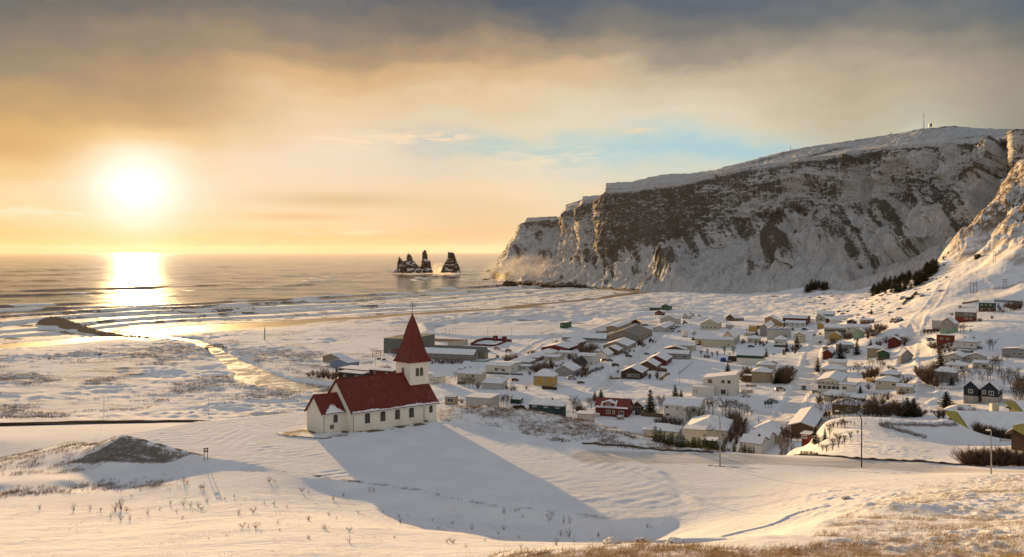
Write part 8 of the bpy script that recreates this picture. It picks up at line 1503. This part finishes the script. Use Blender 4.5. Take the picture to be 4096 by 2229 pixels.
fence(2, [(60, 985), (180, 945), (330, 895)], 1.3, 'brown rail fence running up from the white bungalow by the church'); fence(2, [(660, 885), (760, 892), (865, 900)], 1.0, 'low rail fence right of the tall cream house'); fence(2, [(1260, 1020), (1425, 1030)], 1.6, 'dark board fence below the yellow house', solid=True, m=wallm('dbrown'), name='fence')
fence(7, [(848, 530), (990, 540), (1140, 555)], 1.7, 'grey brown board fence left of the big white house', solid=True); fence(3, [(945, 890), (1075, 900)], 2.0, 'brown board fence beside the warm brown gabled house', solid=True, m=wallm('brown')); fence(3, [(1200, 932), (1260, 890), (1330, 830), (1380, 785)], .8, 'thin wire fence slanting away over the open snow', step=4)
fence(5, [(300, 990), (400, 970), (560, 930), (700, 890), (860, 862), (905, 925)], 1.2, 'long rail fence below the dark green garage'); fence(5, [(430, 1215), (480, 1180), (550, 1155), (600, 1150)], 1.1, 'curved fence right of the lettered hall'); fence(5, [(500, 1305), (650, 1330), (880, 1365), (1000, 1350), (1120, 1325)], 1.0, 'sagging rail fence below the pale yellow house'); fence(5, [(550, 1160), (670, 1175)], 2.2, 'olive board fence joined to the pale yellow house', solid=True, m=wallm('olive'))
fence(6, [(600, 262), (690, 262), (790, 262)], 1.3, 'dark picket hedge fence left of the dark green house', step=1.2); fence(6, [(1018, 328), (1180, 312), (1350, 295)], 1.5, 'wire fence at the field corner below the dark green house', step=3); fence(6, [(1018, 270), (1170, 262)], 1.6, 'rail fence right of the dark green house', step=3); fence(6, [(560, 438), (790, 432)], .9, 'low fence in front of the two tone flat roofed house', step=2)
fence(9, [(800, 185), (940, 195), (1100, 185)], .9, 'row of short stakes left of the navy houses', step=1.0); fence(9, [(1595, 220), (1730, 232)], 1.1, 'black picket fence right of the navy houses', step=1.0); fence(9, [(960, 372), (1080, 392), (1200, 402)], .7, 'low dark wall in the snow below the navy houses', solid=True, m=M_DARK, cat='wall', name='garden_wall'); fence(9, [(1560, 835), (1700, 842)], .8, 'short rail fence behind the right thicket crest', step=2)
fence(2, [(495, 545), (560, 510), (640, 488), (735, 490), (860, 502), (935, 508)], 2.0, 'dark red board wall at the back of the small walled pitch', solid=True, m=wallm('dred'), name='pitch_wall', cat='wall'); fence(2, [(495, 545), (600, 550), (700, 555), (760, 555), (840, 525), (880, 505)], 1.4, 'dark red board wall at the front of the small walled pitch', solid=True, m=wallm('dred'), name='pitch_wall', cat='wall')
fence(2, [(733, 498), (785, 498)], 4.2, 'stepped dark red end wall of the pitch, left of its goal', solid=True, m=wallm('dred'), name='end_wall', cat='wall'); fence(2, [(830, 502), (882, 502)], 4.0, 'stepped dark red end wall of the pitch, right of its goal', solid=True, m=wallm('dred'), name='end_wall', cat='wall'); fence(2, [(602, 552), (645, 553)], 4.0, 'front goal wall of the small walled pitch', m=M_WHITE, cat='goal', name='goal', step=6, rails=(1.0,))
fence(2, [(105, 500), (230, 505), (460, 512)], 2.2, 'low pale pool wall with a red top, behind the school', solid=True, m=wallm('rust'), name='pool_wall', cat='wall'); fence(2, [(460, 535), (350, 560), (245, 568)], 4.2, 'white pool wall behind the school', solid=True, m=wallm('cream'), name='pool_wall', cat='wall'); fence(2, [(482, 722), (640, 726), (800, 678)], .9, 'low pale green wall around the school yard', solid=True, m=wallm('mint'), name='yard_wall', cat='wall')
fence(2, [(108, 362), (230, 340), (360, 318)], 2.4, 'dark low grandstand barrier on the white sports field', step=3, m=M_DARK); fence(2, [(225, 425), (260, 428), (300, 425), (352, 420)], 5.5, 'pale goal frames stacked on the sports field', step=11, rails=(1.0,), m=M_GALV, cat='goal', name='football_goal', pr=.12); fence(2, [(1185, 442), (1270, 415), (1400, 382)], 1.6, 'thin post fence at the corner of the sports field', step=5)
fence(2, [(650, 150), (1560, 270)], .1, 'x') if 0 else None
fence(1, [(785, 572), (900, 545), (975, 525)], 1.4, 'rail fence in front of the sports hall', step=3); fence(1, [(90, 682), (160, 688), (230, 710), (300, 732)], 1.2, 'dark rail fence along the river bank garden', step=3); fence(1, [(5, 655), (200, 645), (430, 635)], .8, 'thin dark fence line left of the tan bungalow', step=4); fence(1, [(0, 602), (220, 590), (400, 575)], .8, 'hedge like fence line behind the tan bungalow', step=3, m=M_WEED)
fence(3, [(775, 168), (840, 155), (870, 160)], 2.2, 'corral fence left of the green farm', step=4); fence(3, [(1137, 140), (1200, 132), (1268, 128)], 1.6, 'corral fence right of the green farm', step=4); fence(3, [(1137, 160), (1220, 165), (1310, 155)], 1.4, 'lower corral fence right of the green farm', step=4); fence(3, [(655, 350), (710, 325), (772, 350)], 3.4, 'brown board screen by the tan warehouse', solid=True, m=wallm('brown'), name='screen', cat='screen')
fence(8, [(325, 262), (495, 268)], 1.1, 'thin railing beside the parked estate car at the crossing', step=6, m=M_GALV, name='railing', cat='railing'); fence(7, [(1508, 158), (1545, 118)], .1, 'x') if 0 else None
# road edge rail and clipped hedges
rdg = [ground(a, b) for a, b in ((2330, 1776), (2600, 1797), (2850, 1812), (3000, 1813), (3200, 1822), (3400, 1835), (3600, 1846), (3760, 1856), (3860, 1862))]
V = []; n = 0
VV_ = MB()
for i in range(len(rdg) - 1):
    for j in range(24):
        p = rdg[i].lerp(rdg[i + 1], j / 24); q_ = rdg[i].lerp(rdg[i + 1], (j + 1) / 24); p.z = gz(p.x, p.y); q_.z = gz(q_.x, q_.y); hh = .28 + .16 * noise2(p.x / 1.1, 3.3)
        VV_.prism([p + Vector((0, -.35, -.1)), q_ + Vector((0, -.35, -.1)), q_ + Vector((0, 0, hh)), p + Vector((0, 0, hh))], (0, .5, -.05))
tag(VV_.build('road_berm', mat('berm_gravel', (.085, .065, .05), .95, .4, 2.0)), kind='structure')
def hedge(k, pts, h_, w_, label, m=None):
    Pt = [ground(*cpx(k, x, y), 165.0) for x, y in pts]; S = []; 
    for a, c in zip(Pt[:-1], Pt[1:]):
        n = int((c - a).length * 190); t_ = rg.uniform(0, 1, (n, 1)); nrm = Vector((-(c - a).y, (c - a).x, 0)).normalized(); S.append(np.array(a) + (np.array(c) - np.array(a)) * t_ + np.array(nrm) * rg.uniform(-w_ / 2, w_ / 2, (n, 1)) + np.array([0, 0, 1]) * rg.uniform(0, h_ * .8, (n, 1)))
    S = np.concatenate(S); Dv = (rdir(rg, len(S)) + np.array([0, 0, .8])) * .4; W_ = np.cross(Dv, rdir(rg, len(S))); W_ *= .035 / (np.linalg.norm(W_, axis=1, keepdims=True) + 1e-6); c0 = np.array(Pt[0])
    o = bpy.data.objects.new('hedge', tri_mesh('hedge', S - c0, Dv, W_, m or M_TWIG)); o.location = Pt[0]; col.objects.link(o); tag(o, label, 'hedge')
hedge(4, [(482, 1150), (620, 1148)], 1.9, 2.6, 'clipped brown hedge block in a kerbed bed behind the white hatchback'); hedge(4, [(535, 1075), (655, 1078)], 1.5, 1.6, 'smaller clipped hedge block behind the larger one at the car park'); hedge(2, [(662, 850), (860, 862), (1055, 868)], .9, .7, 'low clipped hedge along the long white bungalow')
hedge(3, [(400, 985), (600, 980), (760, 992)], .7, .6, 'low hedge along the street before the dark brown house'); hedge(3, [(990, 998), (1050, 955), (1095, 925)], .9, .9, 'short golden hedge slanting at the garden corner of the dark brown house', M_STRAW); hedge(3, [(240, 440), (320, 445), (365, 440)], 1.6, 1.5, 'pale hedge left of the digger behind the hangar')
hedge(6, [(130, 552), (250, 548), (350, 545)], 1.3, 1.2, 'brown hedge in front of the grey and green gabled house'); hedge(6, [(600, 815), (680, 818), (760, 815)], 1.3, .9, 'hedge behind the double gabled house'); hedge(6, [(620, 210), (760, 190), (830, 180)], 1.4, 1.0, 'hedge line curving up left of the dark green house'); hedge(6, [(1020, 180), (1200, 190), (1370, 200)], 1.8, 1.4, 'long dark hedge right of the dark green house')
# footbridge over the river
A, B = Vector(P(823, 1393, 4.6)), Vector(P(896, 1387, 4.6)); o = empty('footbridge', A); tag(o, 'small brown footbridge across the frozen river', 'bridge'); d = B - A; sd_ = Vector((-d.y, d.x, 0)).normalized() * 2.2
b = MB(); b.prism([Vector(), d, d + sd_, sd_], (0, 0, .5)); b.build('deck', M_WOOD, o)
for w_ in (Vector(), sd_):
    b = MB()
    for i in range(9): p = w_ + d * (i / 8); b.box(p.x - .1, p.x + .1, p.y - .1, p.y + .1, .5, 1.8)
    b.prism([w_ + Vector((0, 0, 1.7)), w_ + d + Vector((0, 0, 1.7)), w_ + d + Vector((0, 0, 1.9)), w_ + Vector((0, 0, 1.9))], sd_ * .05); b.prism([w_ + Vector((0, 0, 1.1)), w_ + d + Vector((0, 0, 1.1)), w_ + d + Vector((0, 0, 1.25)), w_ + Vector((0, 0, 1.25))], sd_ * .05); b.build('railing', M_WOOD, o)
for f_ in (0.0, 1.0): b = MB(); p = d * f_; b.box(p.x - 1.2, p.x + 1.2, p.y - .5, p.y + 2.8, -3.0, -.005); b.build('abutment', M_CONC, o)
o = thing(10, 2098, 812, 'beacon_post', 'slim grey beacon post on the dunes right of the river mouth', 'post'); b = MB(); b.tube([(0, 0, -1), (0, 0, 9), (0, 0, 9.2), (0, 0, 13)], [.5, .5, .15, .1], 6); b.build('post', wallm('mint'), o)
# playground and swings by the sports hall
def aframe(k, x, y, s_, colr, label):
    o = thing(k, x, y, 'swing_frame', label, 'swing', 10); b = MB()
    for xx in (-1.6, 1.6):
        for yy in (-1, 1): b.tube([(xx * s_, yy * s_, 0), (xx * s_, 0, 2.4 * s_)], .09 * s_, 4)
    b.tube([(-1.7 * s_, 0, 2.4 * s_), (1.7 * s_, 0, 2.4 * s_)], .09 * s_, 4); b.build('frame', wallm(colr), o)
    for xx in (-.6, .6): b = MB(); b.tube([(xx * s_, 0, 2.4 * s_), (xx * s_, 0, .7 * s_)], .03, 3); b.box(xx * s_ - .25, xx * s_ + .25, -.12, .12, .6 * s_, .7 * s_); b.build('seat', M_DARK, o)
aframe(1, 918, 562, 1.6, 'red', 'red swing frame, left of two by the sports hall'); aframe(1, 950, 556, 1.6, 'red', 'red swing frame, right of two by the sports hall'); aframe(2, 235, 990, 1.1, 'lgrey', 'grey swing frame left of the tall cream house')
o = thing(1, 1098, 558, 'climbing_tower', 'red and orange climbing tower left of the spire', 'play tower', 5); b = MB()
for xx in (-2.2, 0, 2.2):
    for yy in (-1, 1): b.box(xx - .12, xx + .12, yy - .12, yy + .12, 0, 4.2)
b.build('frame', wallm('red'), o); b = MB(); b.box(-2.3, 2.3, -1.1, 1.1, 1.6, 1.85); b.build('deck', wallm('brown'), o); b = MB(); b.prism([(-2.5, -1.3, 3.9), (2.5, -1.3, 3.9), (2.5, 0, 5.0), (-2.5, 0, 5.0)], (0, 0, .12)); b.prism([(-2.5, 1.3, 3.9), (2.5, 1.3, 3.9), (2.5, 0, 5.0), (-2.5, 0, 5.0)], (0, 0, .12)); b.build('roof', wallm('red'), o)
for k, x, y, c_, l in ((1, 938, 583, 'dbrown', 'dark bench box left of the round one near the swings'), (1, 985, 588, 'red', 'small dark red play box near the swings'), (4, 972, 700, 'black', 'dark stone pillar, left of two by the snow heap'), (4, 991, 702, 'black', 'dark stone pillar, right of two by the snow heap'), (2, 778, 668, 'dred', 'dark red waste box on the school parking'), (1, 1195, 0, 'red', None)):
    if not l: continue
    o = thing(k, x, y, 'pillar' if 'pillar' in l else 'play_box', l, 'pillar' if 'pillar' in l else 'box', 10); b = MB(); h_ = 4.0 if 'pillar' in l else 1.3; w_ = .35 if 'pillar' in l else 1.1; b.prism([(-w_, -w_, -.3), (w_, -w_, -.3), (w_ * .9, w_, -.3), (-w_ * .9, w_, -.3)], (0, 0, h_)); b.build('body', wallm(c_), o); b = MB(); b.box(-w_ * .95, w_ * .95, -w_ * .9, w_ * .9, h_ - .3, h_ - .15); b.build('snow_cover', M_SNOW, o)
# ------------------------------------------------------------------ a person walking
pp = ground(*cpx(7, 2367, 628), 165.0)
def person(loc, rz, label):
    bm = bmesh.new(); sk = bm.verts.layers.skin.new() if hasattr(bm.verts.layers, 'skin') else None
    J = [((0, 0, .95), .14), ((0, 0, 1.2), .15), ((0, 0, 1.42), .14), ((0, .01, 1.54), .06), ((0, .02, 1.66), .105), ((0, .0, 1.76), .08), ((.19, 0, 1.40), .07), ((.26, .06, 1.12), .055), ((.24, .20, .92), .045), ((.23, .24, .84), .035), ((-.19, 0, 1.40), .07), ((-.26, -.08, 1.13), .055), ((-.25, -.04, .88), .045), ((-.24, -.01, .80), .035),
         ((.10, 0, .86), .105), ((.11, .12, .48), .075), ((.11, .02, .10), .055), ((.11, .16, .04), .045), ((-.10, 0, .86), .105), ((-.11, -.08, .48), .075), ((-.11, -.26, .14), .055), ((-.11, -.12, .05), .045)]
    E = [(0, 1), (1, 2), (2, 3), (3, 4), (4, 5), (2, 6), (6, 7), (7, 8), (8, 9), (2, 10), (10, 11), (11, 12), (12, 13), (0, 14), (14, 15), (15, 16), (16, 17), (0, 18), (18, 19), (19, 20), (20, 21)]
    me = bpy.data.meshes.new('person'); me.from_pydata([j[0] for j in J], E, []); o = bpy.data.objects.new('person', me); col.objects.link(o); o.modifiers.new('skin', 'SKIN')
    for v, j in zip(me.skin_vertices[0].data, J): v.radius = (j[1], j[1])
    me.skin_vertices[0].data[0].use_root = True; s_ = o.modifiers.new('sub', 'SUBSURF'); s_.levels = 1; s_.render_levels = 2; me.materials.append(mat('dark_clothing', (.022, .026, .045), .85, .2))
    o.location = loc; o.rotation_euler = (0, 0, R(rz)); tag(o, label, 'person')
    b = MB(); b.tube([(0, .02, 1.56), (0, .05, 1.63), (0, .05, 1.70)], [.05, .085, .07], 8); b.build('face', mat('skin', (.35, .2, .14), .6, .05), o, True); b = MB(); b.tube([(0, 0, 1.66), (0, -.005, 1.74), (0, 0, 1.82)], [.115, .12, .04], 8); b.build('cap', M_DARK, o, True)
person(pp, 200, 'person in dark winter clothes walking along the snowy street near the crossing')
# ------------------------------------------------------------------ the asphalt road across the river plain
rt = [(-500, 1708), (0, 1693), (200, 1689), (400, 1684), (600, 1683), (760, 1682), (900, 1683)]; rb_ = [(-500, 1724), (0, 1706), (200, 1701), (400, 1696), (600, 1693), (760, 1690), (900, 1690)]
V = []
for (a, b1), (c, d1) in zip(rt, rb_): p, q_ = ground(a, b1, 250.0), ground(c, d1, 250.0); V.append((p, q_))
Vn = []
for i in range(len(V) - 1):
    for j in range(14):
        t_ = j / 14; p = V[i][0].lerp(V[i + 1][0], t_); q_ = V[i][1].lerp(V[i + 1][1], t_)
        for k in range(4): r__ = p.lerp(q_, k / 3); Vn.append((r__.x, r__.y, gz(r__.x, r__.y) + .22))
M_ASPH = bpy.data.materials.new('wet_asphalt'); M_ASPH.use_nodes = True; q_ = NT(M_ASPH.node_tree); b_ = q_.n['Principled BSDF']; n_ = q_.noise(q_.mapping(q_.node('ShaderNodeNewGeometry').outputs['Position'], (.02, .35, .1)), 1, 4)
q_.set(b_.inputs['Base Color'], q_.mix(q_.mr(n_, .5, .62), (.022, .02, .02), (.10, .09, .08))); b_.inputs['Roughness'].default_value = .85; b_.inputs['Specular IOR Level'].default_value = .0
tag(mesh_np('road', np.array(Vn), grid_quads(len(Vn) // 4, 4), M_ASPH), kind='structure')
# haze: sea spray and thin air over the shore
def haze(dens=.0000045):
    b = MB(); b.box(-30000, 30000, -300, 62000, -40, 420); m = bpy.data.materials.new('haze'); m.use_nodes = True; nt = m.node_tree; nt.nodes.clear(); o_ = nt.nodes.new('ShaderNodeOutputMaterial'); v = nt.nodes.new('ShaderNodeVolumePrincipled')
    v.inputs['Color'].default_value = (.95, .78, .82, 1); v.inputs['Density'].default_value = dens; v.inputs['Anisotropy'].default_value = .5; nt.links.new(v.outputs[0], o_.inputs['Volume']); o = b.build('haze', m); tag(o, 'thin golden haze in the air over sea and village', 'haze', kind='stuff'); return o
HAZE = haze()

def spray(px, py, Y, sx_, sy_, sz_, dens, label):
    V, Q = boulder_mesh(99, 10); V = V / np.linalg.norm(V, axis=1, keepdims=True); m = bpy.data.materials.new('spray'); m.use_nodes = True; q = NT(m.node_tree); q.n.clear(); o_ = q.node('ShaderNodeOutputMaterial'); v = q.node('ShaderNodeVolumePrincipled')
    oc = q.node('ShaderNodeTexCoord').outputs['Object']; r_ = q.vmath('LENGTH', oc).outputs['Value']; n = q.noise(oc, 2.2, 4, .6)
    q.set(v.inputs['Density'], q.math('MULTIPLY', q.math('MULTIPLY', q.mr(r_, 1.0, 0.2), q.mr(n, .38, .62)), dens)); v.inputs['Color'].default_value = (1, .92, .8, 1); v.inputs['Anisotropy'].default_value = .45; q.l.new(v.outputs[0], o_.inputs['Volume'])
    o = mesh_np('sea_spray', V, Q, m); p = PY(px, py, Y); o.location = (p[0], p[1], 4); o.scale = (sx_, sy_, sz_); return tag(o, label, 'spray', kind='stuff')
spray(2130, 1110, 2230, 150, 230, 70, .0048, 'golden sea spray drifting at the foot of the cliff point')
spray(1765, 1080, 2900, 55, 80, 38, .014, 'puff of sea spray between the sea stacks')
spray(2008, 1130, 2200, 22, 30, 24, .03, 'white burst of spray beside the big surf rock')
